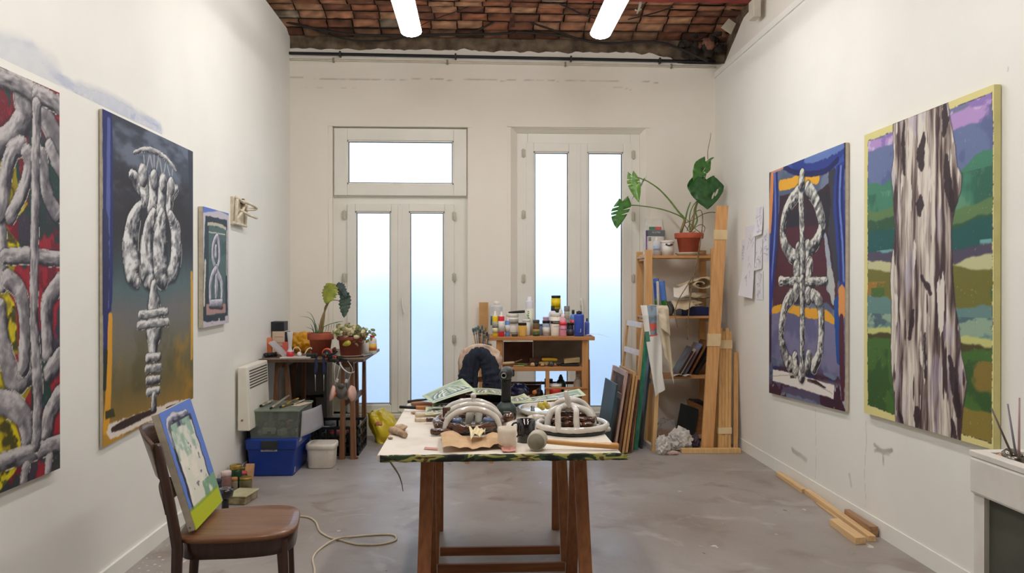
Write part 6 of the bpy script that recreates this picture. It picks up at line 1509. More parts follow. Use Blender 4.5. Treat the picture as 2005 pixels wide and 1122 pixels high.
tubwall(b,tx0,tx1,ty0,ty1,tz0,tz1,.012);b.build('tub_body',TUB,t)
b=MB();b.b2((tx0-.02,ty0-.02,tz1),(tx1+.02,ty1+.02,tz1+.018),.006);b.build('lid',mat('clear_green_lid',(170,182,168),(156,170,156),rough=.25,trans=.5,ior=1.15),t)
rr=random.Random(21);cc=[(104,96,84),(150,140,124),(72,68,64),(196,186,168),(96,104,92),(124,92,72)]
for i in range(26):
 s=(rr.uniform(.04,.065),rr.uniform(.03,.05),rr.uniform(.02,.05));s=tuple(q*.5 for q in s)if i%3==0 else s;b=MB();px_,py_,pz_=tx0+.055+.083*(i%4),ty0+.06+.065*((i//4)%4)+rr.uniform(-.008,.008),tz0+.03+.065*(i//16)+rr.uniform(0,.008)
 ci=rr.randrange(6)
 if i%3==0:b.blob((px_,py_,pz_),s,2,.4,seed=i)
 else:b.box((px_,py_,pz_),s,Euler((rr.uniform(-.2,.2),rr.uniform(-.2,.2),rr.uniform(0,3))),.003)
 tag(b.build('odd_scrap',mat('scrap_tone_%s'%'abcdef'[ci],cc[ci],rough=.7,scale=14)),'dull scrap packed inside the clear tub','scrap','scraps inside the clear tub')
b=MB();q=atY(571,830,5.96);b.blob((q.x-.01,5.96,q.z),(.035,.03,.035),3,.15);tag(b.build('pink_ball',mat('pink_rubber',(222,128,142),rough=.5)),'pink rounded thing inside the clear tub','ball')
b=MB();a,c=atY(505,858,5.9),atY(530,838,5.9);b.b2((a.x+.03,5.905,a.z+.03),(c.x+.03,5.93,c.z),.004);tag(b.build('pale_carton',CARTON),'pale carton inside the clear tub at its wall end','box')
# translucent folder leaning on its side
b=MB();x_=tx1+.024;c4=[atY(574,856,5.9),atY(620,834,6.3),atY(615,792,6.3),atY(577,806,5.9)]
b.grid(lambda u,v:(c4[0]*(1-u)+c4[1]*u)*(1-v)+(c4[3]*(1-u)+c4[2]*u)*v+Vector((.012*math.sin(u*3),0,0))+Vector((.058,0,0)),8,6,thick=.003);tag(b.build('plastic_folder',CLEAR),'translucent plastic folder leaning on the side of the clear tub','folder')
TUBES=[mat('silver_tube',(190,184,172),(150,142,128),rough=.3,metal=.5,scale=20),mat('stained_tube',(206,196,176),(90,76,60),rough=.45,scale=16),mat('yellow_stained_tube',(214,176,70),(60,52,44),rough=.45,scale=24)]
lz=tz1+.02
for i,(p0,p1,r,mi,lab)in enumerate([((532,796),(566,774),.015,0,'silver paint tube lying highest on the clear tub'),((551,797),(584,780),.014,2,'yellow stained paint tube lying on the clear tub'),((512,797),(534,787),.016,1,'dark capped paint tube nearest the heater on the clear tub'),((574,797),(596,790),.011,1,'flattened pale paint tube at the free end of the clear tub')]):
 y0_,y1_=5.90+.05*i,6.13+.05*i;a,c=atY(p0[0],p0[1],y0_),atY(p1[0],p1[1],y1_);a.z=lz+r*.6;c.z=max(c.z-.0,lz+r)
 t=thing('paint_tube',lab,'paint tube',tuple(a),'paint tubes on the clear tub');b=MB();d=(c-a)
 b.tube([a,a+d*.3,a+d*.8,c],[r*.75,r,r*.9,r*.5],10,4,flat=.6);b.build('tube_body',TUBES[mi],t)
 b=MB();b.tube([a-d.normalized()*.018,a+d.normalized()*.002],r*.55,10,0);b.build('cap',BK,t)
b=MB();a,c=atY(560,792,5.95),atY(592,780,6.1);b.box((a.x+.085,6.1,lz+.002),(.07,.2,.003),Euler((0,0,-.3)),.002);tag(b.build('sketch_pad',CARTON),'thin cream pad lying under the tubes on the clear tub','pad')
# white bucket
WBK=mat('stained_white_bucket',(226,220,206),(210,202,186),rough=.45,scale=10)
y=6.17;x=atY(631,915,y).x;t=thing('white_bucket','white rounded-square plastic bucket with lid on the floor by the blue crate','bucket',(x,y,0))
def rsq(b,secs,c,n=32,pw=.35):
 R=[]
 for r,z in secs:R.append([b.v((c[0]+r*math.copysign(abs(math.cos(a))**pw,math.cos(a)),c[1]+r*.92*math.copysign(abs(math.sin(a))**pw,math.sin(a)),c[2]+z))for a in[2*PI*i/n for i in range(n)]])
 for a,d in zip(R,R[1:]):
  for i in range(n):f=b.f([a[i],a[(i+1)%n],d[(i+1)%n],d[i]]);f.smooth=True
 b.f(R[0][::-1]);b.f(R[-1])
b=MB();rsq(b,[(.096,.002),(.1,.008),(.108,.15),(.108,.152)],(x,y,0));b.build('bucket_body',WBK,t)
b=MB();rsq(b,[(.112,.15),(.117,.153),(.117,.182),(.112,.192),(.1,.192),(.096,.186)],(x,y,0));b.build('lid',WBK,t)
# black crate with jars
t=thing('black_crate','black stacking crate with open grid sides under the plant table','crate',(atY(672,890,6.62).x,6.65,0))
kx0,kx1,ky0,ky1=atY(612,890,6.58).x,atY(704,890,6.58).x,6.53,7.0
b=MB()
for z0,z1 in((0,.02),(.075,.09),(.15,.165),(.222,.245)):
 for q in((kx0,kx1,ky0,ky0+.012),(kx0,kx1,ky1-.012,ky1),(kx0,kx0+.012,ky0,ky1),(kx1-.012,kx1,ky0,ky1)):b.b2((q[0],q[2],z0),(q[1],q[3],z1))
for i in range(7):
 xx=kx0+(kx1-kx0-.02)*i/6
 for yy in(ky0+.001,ky1-.011):b.b2((xx,yy,0),(xx+.02,yy+.01,.24))
for i in range(5):
 yy=ky0+(ky1-ky0-.02)*i/4
 for xx in(kx0+.001,kx1-.011):b.b2((xx,yy,0),(xx+.01,yy+.02,.24))
b.b2((kx0,ky0,0),(kx1,ky1,.006));b.build('crate_body',mat('black_crate_plastic',(36,38,40),(26,28,30),rough=.4),t)
JARC=[mat('pale_blue_lid',(150,176,186),rough=.5),mat('dull_red_lid',(196,96,100),rough=.5),mat('dark_glass_jar',(54,60,58),rough=.15),mat('grey_jar',(110,116,116),rough=.3)]
for i,(px,py_,r,h,mb,mc,lab)in enumerate([(635,852,.048,.21,3,0,'jar with pale blue lid in the black crate'),(655,856,.05,.20,2,1,'jar with dull red lid in the black crate'),(622,850,.045,.22,2,2,'dark jar nearest the clear tub in the black crate'),(646,840,.045,.235,3,3,'grey jar at the back of the black crate'),(688,848,.045,.2,2,1,'jar with dull red lid at the free end of the black crate')]):
 y=6.6+.1*(i%3==0)+(.14 if i==3 else 0)+.06*(i==4);x=atY(px,py_,y).x;x=min(max(x,kx0+r+.016),kx1-r-.016)
 bottle('jar',lab,'jar',(x,y,.007),[(0,0),(r,0),(r,h*.8),(r*.9,h*.86),(0,h*.86)],JARC[mb],JARC[mc],[(r*.9,h*.85),(r*.95,h*.86),(r*.95,h),(0,h)])
b=MB();q=Pt(680,892);q=atY(697,893,6.46);b.blob((q.x,6.42,.012),(.03,.02,.012),2,.5,seed=3);tag(b.build('brown_rag',mat('brown_rag',(120,84,62),rough=.9),None,None,True,0),'scrap of brown rag on the floor by the black crate','rag')
# yellow bag
YB=mat('yellow_plastic_bag',(228,206,50),(206,178,30),rough=.3,scale=7,bump=.5,bscale=16)
y=7.14;q=atY(744,852,y);b=MB();b.blob((q.x+.03,y,.10),(.128,.12,.20),4,.35,1.5,seed=12)
for v_ in b.bm.verts:v_.co.x+=(.16-v_.co.z)*.25;v_.co.z=max(v_.co.z,.0)
t_=b.build('yellow_bag',YB);tag(t_,'crumpled yellow plastic bag on the floor below the glass door','bag')
b=MB();q=atY(741,831,7.02);b.blob((q.x,7.035,q.z),(.036,.02,.022),3,.4,seed=4);o=b.build('printed_patch',mat('pink_bag_print',(206,140,96),(180,104,80),rough=.4),t_)
# wall heater
HEAT=mat('cream_heater_enamel',(232,228,214),(226,221,206),rough=.35)
hy0,hy1,hz0,hz1=5.72,6.27,.37,.84;hx=XL+.11
t=thing('wall_heater','cream electric convector heater mounted low on the wall','heater',(XL,(hy0+hy1)/2,hz0))
b=MB();b.hexa([(XL+.02,hy0,hz0),(hx,hy0,hz0),(hx,hy1,hz0),(XL+.02,hy1,hz0),(XL+.02,hy0,hz1),(hx-.02,hy0,hz1),(hx-.02,hy1,hz1),(XL+.02,hy1,hz1)],.008);b.build('casing',HEAT,t)
b=MB();b.b2((XL,hy0+.06,hz0+.05),(XL+.022,hy1-.06,hz1-.08));b.build('bracket',HINGE,t)
for i in range(7):
 z_=hz1-.035-i*.021;f=(z_-hz0)/(hz1-hz0);b=MB();b.b2((hx-.02*f-.001,hy0+.05,z_-.006),(hx-.02*f+.0012,hy1-.03,z_+.005));b.build('slot',mat('dark_slot',(96,90,80),rough=.8),t)
b=MB();b.tube([(hx-.055,hy0-.001,hz0+.08),(hx-.055,hy0-.008,hz0+.08)],.008,10,0);b.build('knob',mat('brown_knob',(150,110,84),rough=.5),t)
b=MB();b.beam((atY(487,940,5.7).x,5.7,.0),(atY(487,940,5.7).x,5.74,.125),.06,.02,(0,1,0));o=b.build('wood_block',wood('raw_block',(206,164,120),(180,136,94),'z'));tag(o,'upright wooden offcut on the floor between the jars and the blue crate','block')
b=MB();b.b2((XL+.016,5.98,0),(XL+.030,6.36,.34),.003);tag(b.build('black_board',DARK),'black board standing on the floor below the heater','board')
# ---- jars on the floor
GL=mat('gold_lid',(196,170,90),(160,134,64),rough=.3,metal=.7,scale=20)
def fjar(px,py_,r,h,mb,mc,lab):
 p=atZ(px,py_,0);y=p.y+r;x=atY(px,py_,y).x;x=max(x,XL+.02+r)
 bottle('paint_jar',lab,'jar',(x,y,0),[(0,0),(r*.95,0),(r,.006),(r,h*.72),(r*.86,h*.82),(0,h*.82)],mb,mc,[(r*.86,h*.8),(r*.96,h*.81),(r*.98,h*.98),(r*.9,h),(0,h)],group='paint jars on the floor by the wall')
fjar(450,958,.042,.165,mat('dark_green_paint_jar',(28,74,46),(20,54,36),rough=.15),GL,'dark green paint jar with gold lid near the wall')
fjar(437,972,.036,.165,mat('pink_brown_paint_jar',(150,112,106),(110,78,76),rough=.2),mat('pale_pink_lid',(222,200,194),rough=.5),'pinkish brown paint jar with pale lid on the floor')
fjar(424,985,.030,.15,mat('navy_paint_jar',(36,38,56),rough=.2),mat('navy_lid',(40,42,64),rough=.4),'dark navy paint jar half behind the small canvas')
fjar(475,950,.034,.09,mat('dark_jar_body',(60,50,44),rough=.2),mat('coral_lid',(208,84,90),rough=.4),'low paint jar with a coral red lid')
fjar(470,941,.026,.095,mat('brown_jar_body',(90,74,56),rough=.2),GL,'small paint jar with gold lid behind the coral lid jar')
fjar(481,962,.044,.09,mat('olive_jar_body',(120,112,78),(90,84,58),rough=.2),GL,'wide jar with gold lid beside the takeaway box')
fjar(458,968,.026,.11,mat('glass_grey_jar',(140,130,112),(116,104,88),rough=.15),mat('rust_rim',(190,130,84),rough=.5),'open grey glass jar with rusty rim behind the takeaway box')
p=atZ(470,988,0);t=thing('takeaway_box','shallow clear takeaway box with dirty white lid on the floor','box',(p.x,p.y+.1,0))
b=MB();b.box((p.x-.01,p.y+.085,.026),(.13,.19,.05),Euler((0,0,-.15)),.008);b.build('tray',mat('stained_clear_tray',(178,168,128),(110,88,66),rough=.25,scale=14),t)
b=MB();b.box((p.x-.01,p.y+.085,.056),(.145,.205,.010),Euler((0,0,-.15)),.004);b.build('lid',mat('dirty_white_lid',(196,192,160),(170,164,120),rough=.4,scale=10),t)
p=atZ(444,985,0);t=thing('black_tool_head','black plastic fan-like tool head standing on a thick stem by the takeaway box','tool',(p.x,p.y+.0,0))
xx=atY(441,985,4.95).x;b=MB();b.tube([(xx,4.95,0),(xx,4.95,.08)],[.022,.02],12,0);b.build('stem',BK,t);b=MB();b.lathe((xx-.002,4.95,.08),[(.02,0),(.05,.02),(.056,.05),(.05,.072),(.03,.075),(0,.06)],20,wob=.12);b.build('head',BLK,t)
# white cord on the floor
CORD=mat('cream_cord',(206,194,170),(190,176,150),rough=.6)
L=[(560,1010),(600,1012),(618,1022),(626,1040),(645,1052),(668,1058),(700,1066),(740,1066),(770,1060),(776,1053),(768,1047),(740,1047),(700,1050),(660,1058),(630,1072),(613,1092),(616,1118),(612,1160)]
P_=[]
for i,q in enumerate(L):
 v_=atZ(q[0],q[1],.006);P_.append((v_.x,v_.y,.006+(.009 if 13<=i<=13 else 0)))
b=MB();b.tube(P_,.0058,8,8);tag(b.build('power_cord',CORD),'cream cord looping across the floor between chair and work table','cord')
b=MB();rr=random.Random(31)
for i in range(60):
 p=atZ(rr.uniform(225,345),rr.uniform(1020,1122),.0)
 if p.x<XL+.03:continue
 b.lathe((p.x,p.y,.0003),[(0,.0006),(rr.uniform(.003,.009),.0003)],7,wob=.5,seed=i)
o=b.build('paint_specks',mat('yellow_paint_speck',(206,196,110),(210,206,190),rough=.5,scale=3,lo=.48,hi=.52));tag(o,'dried yellow and white paint specks on the floor by the wall','paint',kind='stuff')
# ================================================================== PAINT SHELF BEFORE THE TALL WINDOW
PINE=wood('pine_upright',(220,174,118),(196,146,92),'z',rough=.5);PINEX=wood('pine_board',(208,160,106),(182,130,80),'x',rough=.5)
PINE0,PINEX0=PINE,PINEX
PINE=wood('aged_pine_upright',(200,148,92),(170,116,66),'z',rough=.5);PINEX=wood('aged_pine_board',(190,136,84),(160,106,60),'x',rough=.5)
SY0,SY1=6.46,6.86
SZT=atY(1060,659,SY0).z
def sx(px,y=SY0):return atY(px,700,y).x
t=thing('paint_shelf','pine shelf stand crowded with paint pots in front of the tall window','shelf',(sx(1062),6.66,0))
b=MB();b.b2((sx(957),SY0-.02,SZT-.032),(sx(1164),SY1,SZT-.001),.003);b.build('top_board',PINEX,t)
for px,yy in((972,SY0),(1140,SY0),(976,SY1-.05),(1138,SY1-.05)):
 x=sx(px);b=MB();b.b2((x,yy,0),(x+.052,yy+.03,SZT-.033),.003);b.build('upright',PINE,t)
zm=atY(1060,719,SY0).z;zl=atY(1060,783,SY0).z
b=MB();b.b2((sx(985),SY0+.005,zm-.034),(sx(1140),SY1-.02,zm-.0008),.003);b.build('middle_board',PINEX,t)
b=MB();b.b2((sx(985),SY0+.005,zl-.03),(sx(1140),SY1-.02,zl-.0008),.003);b.build('lower_board',PINEX,t)
b=MB();b.b2((sx(1069),SY0+.004,zl+.001),(sx(1076),SY0+.05,zm-.035),.002);b.build('divider',PINE,t)
b=MB();z_=atY(1100,760,SY0).z;b.b2((sx(1066),SY0-.012,z_-.009),(sx(1150),SY0-.001,z_+.009),.003);b.build('front_rail',PINEX,t)
b=MB();z_=atY(1100,749,SY1).z;b.b2((sx(985),SY1-.03,z_-.012),(sx(1140),SY1-.012,z_+.012));b.build('back_rail',OLDX,t)
b=MB();x=sx(1151);b.hexa([(x,SY0+.03,0),(x+.03,SY0+.03,0),(x+.03,SY0+.11,0),(x,SY0+.11,0),(x,SY0+.03,atY(1152,698,SY0).z),(x+.022,SY0+.03,atY(1152,706,SY0).z),(x+.022,SY0+.11,atY(1152,706,SY0).z),(x,SY0+.11,atY(1152,698,SY0).z)],.002);tag(b.build('brown_plank',OLDW),'narrow brown plank standing against the free side of the paint shelf','plank')
b=MB();b.b2((sx(986,6.8),6.785,zm+.001),(sx(1043,6.8),6.791,atY(1010,669,6.8).z));tag(b.build('brown_cardboard',mat('dark_brown_card',(98,66,52),(78,52,42),rough=.8)),'dark brown cardboard standing at the back of the middle board','cardboard')
b=MB();b.b2((sx(1043.5,6.8),6.79,zm+.001),(sx(1141,6.8),6.798,SZT-.036));tag(b.build('grey_cardboard',mat('grey_card',(142,132,118),(126,116,104),rough=.8)),'grey board standing at the back of the middle board','board')
b=MB();b.b2((sx(987),6.785,zl+.001),(sx(1066),6.795,atY(1030,753,6.8).z));tag(b.build('dark_board',mat('dark_brown_panel',(70,50,44),rough=.7)),'dark brown panel standing at the back of the lower board','board')
# ---- pots and bottles on the top board: zoomed photo coordinates -> world
def Z(zx,zy):return 940+zx/8.717,570+zy/8.717
INK=mat('black_print',(34,34,36),rough=.5);GRN=mat('green_print',(30,130,84),rough=.5)
LABG=mat('grey_label',(176,172,160),(150,148,138),rough=.6,scale=40);LABW=mat('white_label',(226,222,214),(206,204,198),rough=.6,scale=50)
def P3(zx0,zx1,zy0,y):
 pass
 a,c=atY(*Z(zx0,zy0),y),atY(*Z(zx1,zy0),y);return(a.x+c.x)/2,abs(c.x-a.x)/2,c.z-SZT
GRP='paint pots and bottles on the paint shelf'
def sb(label,zx0,zx1,zy0,y,m,cap=None,kind='bottle',bands=(),txt=None,z0=None,name=None,cat=None):
 x,r,h=P3(zx0,zx1,zy0,y);z=SZT if z0 is None else z0;h-=(z-SZT)
 if kind=='bottle':prof=[(0,0),(r*.95,0),(r,.004),(r,h*.68),(r*.9,h*.76),(r*.42,h*.84),(0,h*.84)];cp_=[(r*.42,h*.83),(r*.46,h*.84),(r*.44,h),(0,h)]
 elif kind=='cone':prof=[(0,0),(r*.95,0),(r,.004),(r,h*.78),(r*.92,h*.81),(0,h*.81)];cp_=[(r*.7,h*.805),(r*.66,h*.86),(r*.3,h*.93),(r*.22,h),(0,h)]
 elif kind=='jar':prof=[(0,0),(r*.94,0),(r,.005),(r,h*.74),(r*.88,h*.82),(0,h*.82)];cp_=[(r*.9,h*.81),(r*.98,h*.82),(r*.98,h*.99),(r*.94,h),(0,h)]
 elif kind=='tub':prof=[(0,0),(r*.84,0),(r*.86,.004),(r*.95,h*.88),(0,h*.88)];cp_=[(r*.96,h*.85),(r,h*.86),(r,h*.98),(r*.96,h),(0,h)]
 elif kind=='big':prof=[(0,0),(r*.96,0),(r,.004),(r,h*.80),(r*.93,h*.85),(r*.5,h*.88),(0,h*.88)];cp_=[(r*.5,h*.87),(r*.54,h*.88),(r*.54,h*.97),(r*.2,h*.98),(r*.16,h),(0,h)]
 else:prof=[(0,0),(r*.9,0),(r,h*.06),(r,h*.55),(r*.6,h*.75),(r*.22,h*.8),(0,h*.8)];cp_=[(r*.2,h*.79),(r*.12,h*.9),(r*.05,h),(0,h)]
 bb=[(n_,(r*.945 if kind=='tub' else r)*1.0+.0006,h*a,h*c,mm)for n_,a,c,mm in bands]
 tx=None
 if txt:tx=(txt[0],txt[1],h*txt[2],txt[3],txt[4],r)
 return bottle(name or kind.replace('big','paint_bottle').replace('cone','paint_bottle').replace('nozzle','squeeze_bottle').replace('bottle','paint_bottle' if kind=='bottle' else 'bottle').replace('paint_paint_','paint_').replace('tub','paint_tub').replace('jar','paint_jar'),label,cat or{'jar':'jar','tub':'tub'}.get(kind,'bottle'),(x,y,z),prof,m,cap or m,cp_,bb,GRP,txt=tx)
def pm(name,c,c2=None,**k):return mat(name,c,c2 or tuple(v*.93 for v in c),rough=k.pop('rough',.35),**k)
CLB=pm('milky_jug',(232,232,230),trans=.3)
t_=sb('white round-shouldered jug at the end of the top board by the brushes',178,385,160,6.74,CLB,WB,'big',[('label',.28,.55,pm('dark_green_label',(60,84,70)))])
t_=sb('yellow bottle with white cone cap at the front of the top board',210,305,345,6.50,pm('yellow_bottle',(238,206,32)),WB,'cone',[('label',.34,.58,LABG),('label',.14,.34,pm('pale_label',(222,214,170)))])
t_=sb('red bottle with white cone cap beside the yellow bottle',312,416,350,6.49,pm('red_bottle',(216,48,66)),WB,'cone',[('label',.2,.62,LABW)])
t_=sb('light blue bottle beside the red bottle',425,505,440,6.52,pm('light_blue_bottle',(112,156,220)),pm('pinkish_cap',(236,214,204)),'cone',[('label',.22,.58,LABW)])
t_=sb('big white pot with a grey band and a trowel across its lid',448,660,385,6.66,WB,WB,'tub',[('band',.55,.76,LABG),('print_line',.12,.135,INK),('print_line',.5,.51,LABG)])
x,r,h=P3(448,660,385,6.66);t=thing('trowel','black handled tool lying across the big white pot','tool',(x,6.62,SZT+h));b=MB();b.tube([(x-.035,6.62,SZT+h+.012),(x+.02,6.62,SZT+h+.015),(x+.1,6.62,SZT+h+.020)],[.006,.011,.012],10,4);b.build('handle',BK,t)
sb('ochre paint jar with black lid in front of the big white pot',648,795,540,6.53,pm('ochre_jar',(214,160,60),(226,190,110),rough=.15),BK,'jar')
sb('square-shouldered white tub behind the ochre jar',722,862,482,6.6,pm('white_tub',(226,224,216)),WB,'tub')
x,r,h=P3(775,910,95,6.72)
t=bottle('paint_bottle','tall white cylinder bottle with green lettering before the window edge','bottle',(x,6.72,SZT),[(0,0),(r,0),(r,h*.68),(0,h*.68)],pm('cream_tube',(226,226,206)),pm('lilac_white_cap',(236,236,246)),[(r*.97,h*.68),(r*.97,h*.86),(r*.9,h*.9),(r*.5,h*.9),(r*.5,h),(0,h)],group=GRP)
lettering('Lyfo',.03,(x-r*.35,6.72-r-.002,SZT+h*.48),(0,0,1),(-1,0,0),GRN,t,.1)
sb('glass jar layered dark red, yellow and green',900,1015,490,6.56,pm('layered_glass',(132,60,58),(84,110,64),rough=.12,scale=22,stretch=(.1,.1,1)),pm('dark_grey_lid',(84,82,84)),'jar',[('paint_layer',.2,.42,pm('olive_paint',(150,150,84))),('paint_layer',.02,.2,pm('deep_green_paint',(62,96,62)))])
sb('pink tub behind the jar with the black lid and blue label',1072,1182,440,6.78,pm('mauve_tub',(206,160,190)),pm('mauve_lid',(214,176,200)),'tub')
sb('jar with black lid and blue grey label',1062,1195,500,6.60,pm('blue_grey_jar',(140,156,196),(190,196,206),scale=30),BK,'jar',[('label',.1,.55,LABW)])
sb('small blue glass jar beside the layered jar',1012,1072,560,6.63,pm('pale_blue_glass',(140,166,196),rough=.1),pm('slate_lid',(92,110,140)),'jar')
sb('white bottle with black screw cap behind the cream pot',1170,1312,255,6.70,pm('greyish_bottle',(226,226,230)),BK,'bottle')
x2,r2,h2=P3(1215,1375,300,6.80);b=MB();b.box((x2,6.80,SZT+h2/2),(r2*1.9,.08,h2-.002),None,.004);tag(b.build('dark_tin',pm('dark_tin_paint',(52,56,58))),'dark tin at the back carrying the yellow labelled jar','tin')
sb('topmost jar with black lid and yellow label, raised on the dark tin',1215,1375,75,6.80,pm('yellow_labelled_jar',(232,204,30)),BK,'jar',[('label',.12,.7,pm('yellow_wrap',(236,208,24)))],z0=SZT+h2)
t_=sb('cream pot with a black label reading GESSO',1197,1385,372,6.55,pm('cream_pot',(232,224,208)),WB,'tub',[('black_band',.54,.66,INK)])
x,r,h=P3(1197,1385,372,6.55);lettering('GESSO',.009,(x,6.55-r-.004,SZT+h*.42),(1,0,0),(0,0,1),INK,t_,.05)
lettering('Pébéo',.008,(x,6.55-r-.0045,SZT+h*.60),(1,0,0),(0,0,1),LABW,t_,.05)
sb('white squeeze bottle with a pointed nozzle',1330,1422,190,6.68,WB,WB,'nozzle')
sb('pink bottle with a red band in front of the cream pot',1358,1476,395,6.50,pm('pink_bottle',(230,152,170)),pm('pale_pink_cap',(240,210,214)),'bottle',[('red_label',.5,.64,pm('bright_red_label',(226,56,62))),('mark',.30,.40,pm('violet_mark',(206,142,176)))])
sb('clear glass jar with grey lid and olive contents',1432,1532,255,6.76,pm('olive_glass',(150,148,96),(200,200,190),rough=.1,scale=20,stretch=(.1,.1,1)),pm('grey_lid',(150,150,148)),'jar')
sb('black paint jar with black lid beside the big blue bottle',1476,1598,540,6.57,pm('black_jar',(56,56,66),rough=.2),BK,'jar',[('label',.1,.5,pm('dim_label',(92,92,98)))])
sb('bottle with black cap, blue shoulders and red label',1535,1642,322,6.70,pm('mid_blue_bottle',(104,140,206)),BK,'bottle',[('red_label',.38,.60,pm('orange_red_label',(228,78,64))),('label',.05,.38,LABW)])
t_=sb('biggest blue bottle with black cap at the front of the top board',1602,1776,335,6.51,pm('royal_blue_bottle',(58,84,176),(48,72,160)),BK,'big')
x,r,h=P3(1602,1776,335,6.51);lettering('J',.03,(x+.005,6.51-r-.002,SZT+h*.23),(1,0,0),(0,0,1),LABW,t_,.012)
sb('small blue violet bottle at the free end of the top board',1782,1866,462,6.62,pm('violet_blue_bottle',(92,104,186)),pm('dark_cap',(60,62,84)),'bottle')
sb('low dark dish lying before the big white pot',535,650,735,6.49,pm('olive_black_lid',(66,70,50)),None,'tub',name='shallow_dish',cat='dish')
b=MB();a=atY(1148,655,6.52);b.grid(lambda u,v:(a.x+.19*u,6.50+.14*v-.05*u,SZT+.003+.018*math.sin(u*3.4)*(1-v*.4)-.01*u*u),10,5,thick=.001);tag(b.build('paper_sheet',mat('white_sheet',(232,232,230),rough=.7)),'white paper sheet sticking out over the free end of the top board','paper')
b=MB();b.b2((sx(938,7.3),7.32,.0),(sx(956,7.3),7.335,atY(947,592,7.32).z));tag(b.build('cardboard_strip',mat('tan_cardboard',(206,160,108),(192,146,94),rough=.8)),'tan cardboard strip standing behind the brushes and the jug','cardboard')
# ---- odds on the middle and lower boards
rr=random.Random(17)
def oddtube(name,label,cat,p0,p1,y,r,m,grp=None,z=None,flat=1.0):
 a,c=atY(*p0,y),atY(*p1,y);
 if z is not None:a.z=max(a.z,z+r);c.z=max(c.z,z+r)
 b=MB();b.tube([a,(a+c)/2,c],[r*.8,r,r*.8],10,3,flat=flat);return tag(b.build(name,m),label,cat,grp)
oddtube('yellow_tube','yellow tube lying on the middle board','tube',(1062,704),(1090,706),6.6,.017,pm('yellow_tube_paint',(232,190,40)),None,zm+.03)
oddtube('wooden_roller','tan wooden roller under the yellow tube','roller',(1056,711),(1080,712),6.58,.015,wood('tan_roller',(190,166,112),(160,136,86),'x'),None,zm)
b=MB();a,c=atY(1105,712,6.55),atY(1140,703,6.55);b.hexa([(a.x,6.55,a.z),(c.x-.02,6.55,a.z+.01),(c.x-.02,6.62,a.z+.01),(a.x,6.62,a.z),(a.x,6.55,a.z+.038),(c.x-.02,6.55,a.z+.052),(c.x-.02,6.62,a.z+.052),(a.x,6.62,a.z+.038)],.003);tag(b.build('wood_offcut',wood('pale_block',(206,184,138),(184,160,112),'x')),'pale wood block lying on black tools on the middle board','wood')
b=MB();a,c=atY(1100,716,6.54),atY(1139,716,6.54);b.b2((a.x,6.52,zm+.001),(c.x-.02,6.66,a.z+.012),.004);tag(b.build('black_case',pm('black_case_plastic',(34,34,36))),'flat black case under the pale wood block','case')
oddtube('wooden_tool','pale wooden modelling tool at the cloth end of the middle board','tool',(974,713),(1006,710),6.5,.013,wood('pale_tool_wood',(206,184,146),(180,154,112),'x'),None,zm)
oddtube('wooden_tool','thin wooden stick crossing to the back of the middle board','tool',(1000,712),(1022,704),6.58,.006,wood('stick_wood',(150,128,84),(120,98,60),'x'),None,zm)
oddtube('green_tool','bright green handled tool on the middle board','tool',(1014,713),(1032,714),6.54,.006,pm('green_plastic',(84,140,60)),None,zm)
oddtube('brass_tool','yellowish loop tool at the front of the middle board','tool',(1005,718),(1026,717),6.49,.007,pm('brass_tone',(176,156,90)),None,zm)
for i,(px,py_,s,mm,lab)in enumerate([(1043,711,.018,0,'pale wooden wedge in the middle of the middle board'),(1062,717,.014,0,'small pale block at the front of the middle board'),(1079,710,.022,1,'dark round knob standing in front of the tan roller'),(1050,715,.018,2,'black lump behind the small pale block'),(1093,717,.010,2,'tiny black peg at the front of the middle board'),(1087,717,.010,0,'tiny pale peg at the front of the middle board'),(1099,718,.011,2,'black peg beside the flat black case'),(1070,717,.012,0,'pale peg beside the dark round knob')]):
 q=atY(px,py_,6.50+.01*i);b=MB();b.blob((q.x,q.y,zm+s),(s*1.2,s,s),2,.25,seed=i);tag(b.build('small_odd',[wood('odd_wood',(196,170,126),(170,142,100),'x'),pm('slate_knob',(72,78,88)),BK][mm],None,None,True,zm+.0003),lab,'odds and ends','odds on the middle board')
for i,(px,w_,h_,m)in enumerate([(1048,.1,.05,BR),(1072,.08,.06,BR)]):
 q=atY(px,705,6.74);b=MB();b.box((q.x,6.76,zm+h_/2+.0005),(w_,.06,h_),None,.003);tag(b.build('brown_box',m),['low brown box at the back of the middle board','taller brown box at the back of the middle board'][i],'box')
y=6.55;q=atY(1087,770,y)
bottle('paint_pot','red paint pot with white lid on the lower board','pot',(q.x,y,zl),[(0,0),(.052,0),(.053,.1),(0,.1)],pm('bright_red_pot',(222,62,58)),WB,[(.053,.1),(.056,.101),(.056,.122),(0,.124)],[('paper_label',.0535,.02,.08,pm('buff_label',(222,160,120)))]if 0 else())
y=6.66;q=atY(1098,770,y);bottle('dark_bottle','dark green bottle with pointed cap behind the red pot','bottle',(q.x,y,zl),[(0,0),(.045,0),(.046,.11),(.03,.14),(.02,.15),(0,.15)],pm('bottle_green',(36,56,50),rough=.2),pm('dark_green_cap',(40,56,50)),[(.02,.149),(.021,.16),(.008,.19),(0,.192)])
y=6.62;q=atY(1077,760,y);b=MB();b.box((q.x-.005,6.7,zl+.075),(.07,.05,.15),None,.005);tag(b.build('black_tin',pm('black_tin_paint',(36,38,40))),'black tin behind the red pot beside the divider','tin')
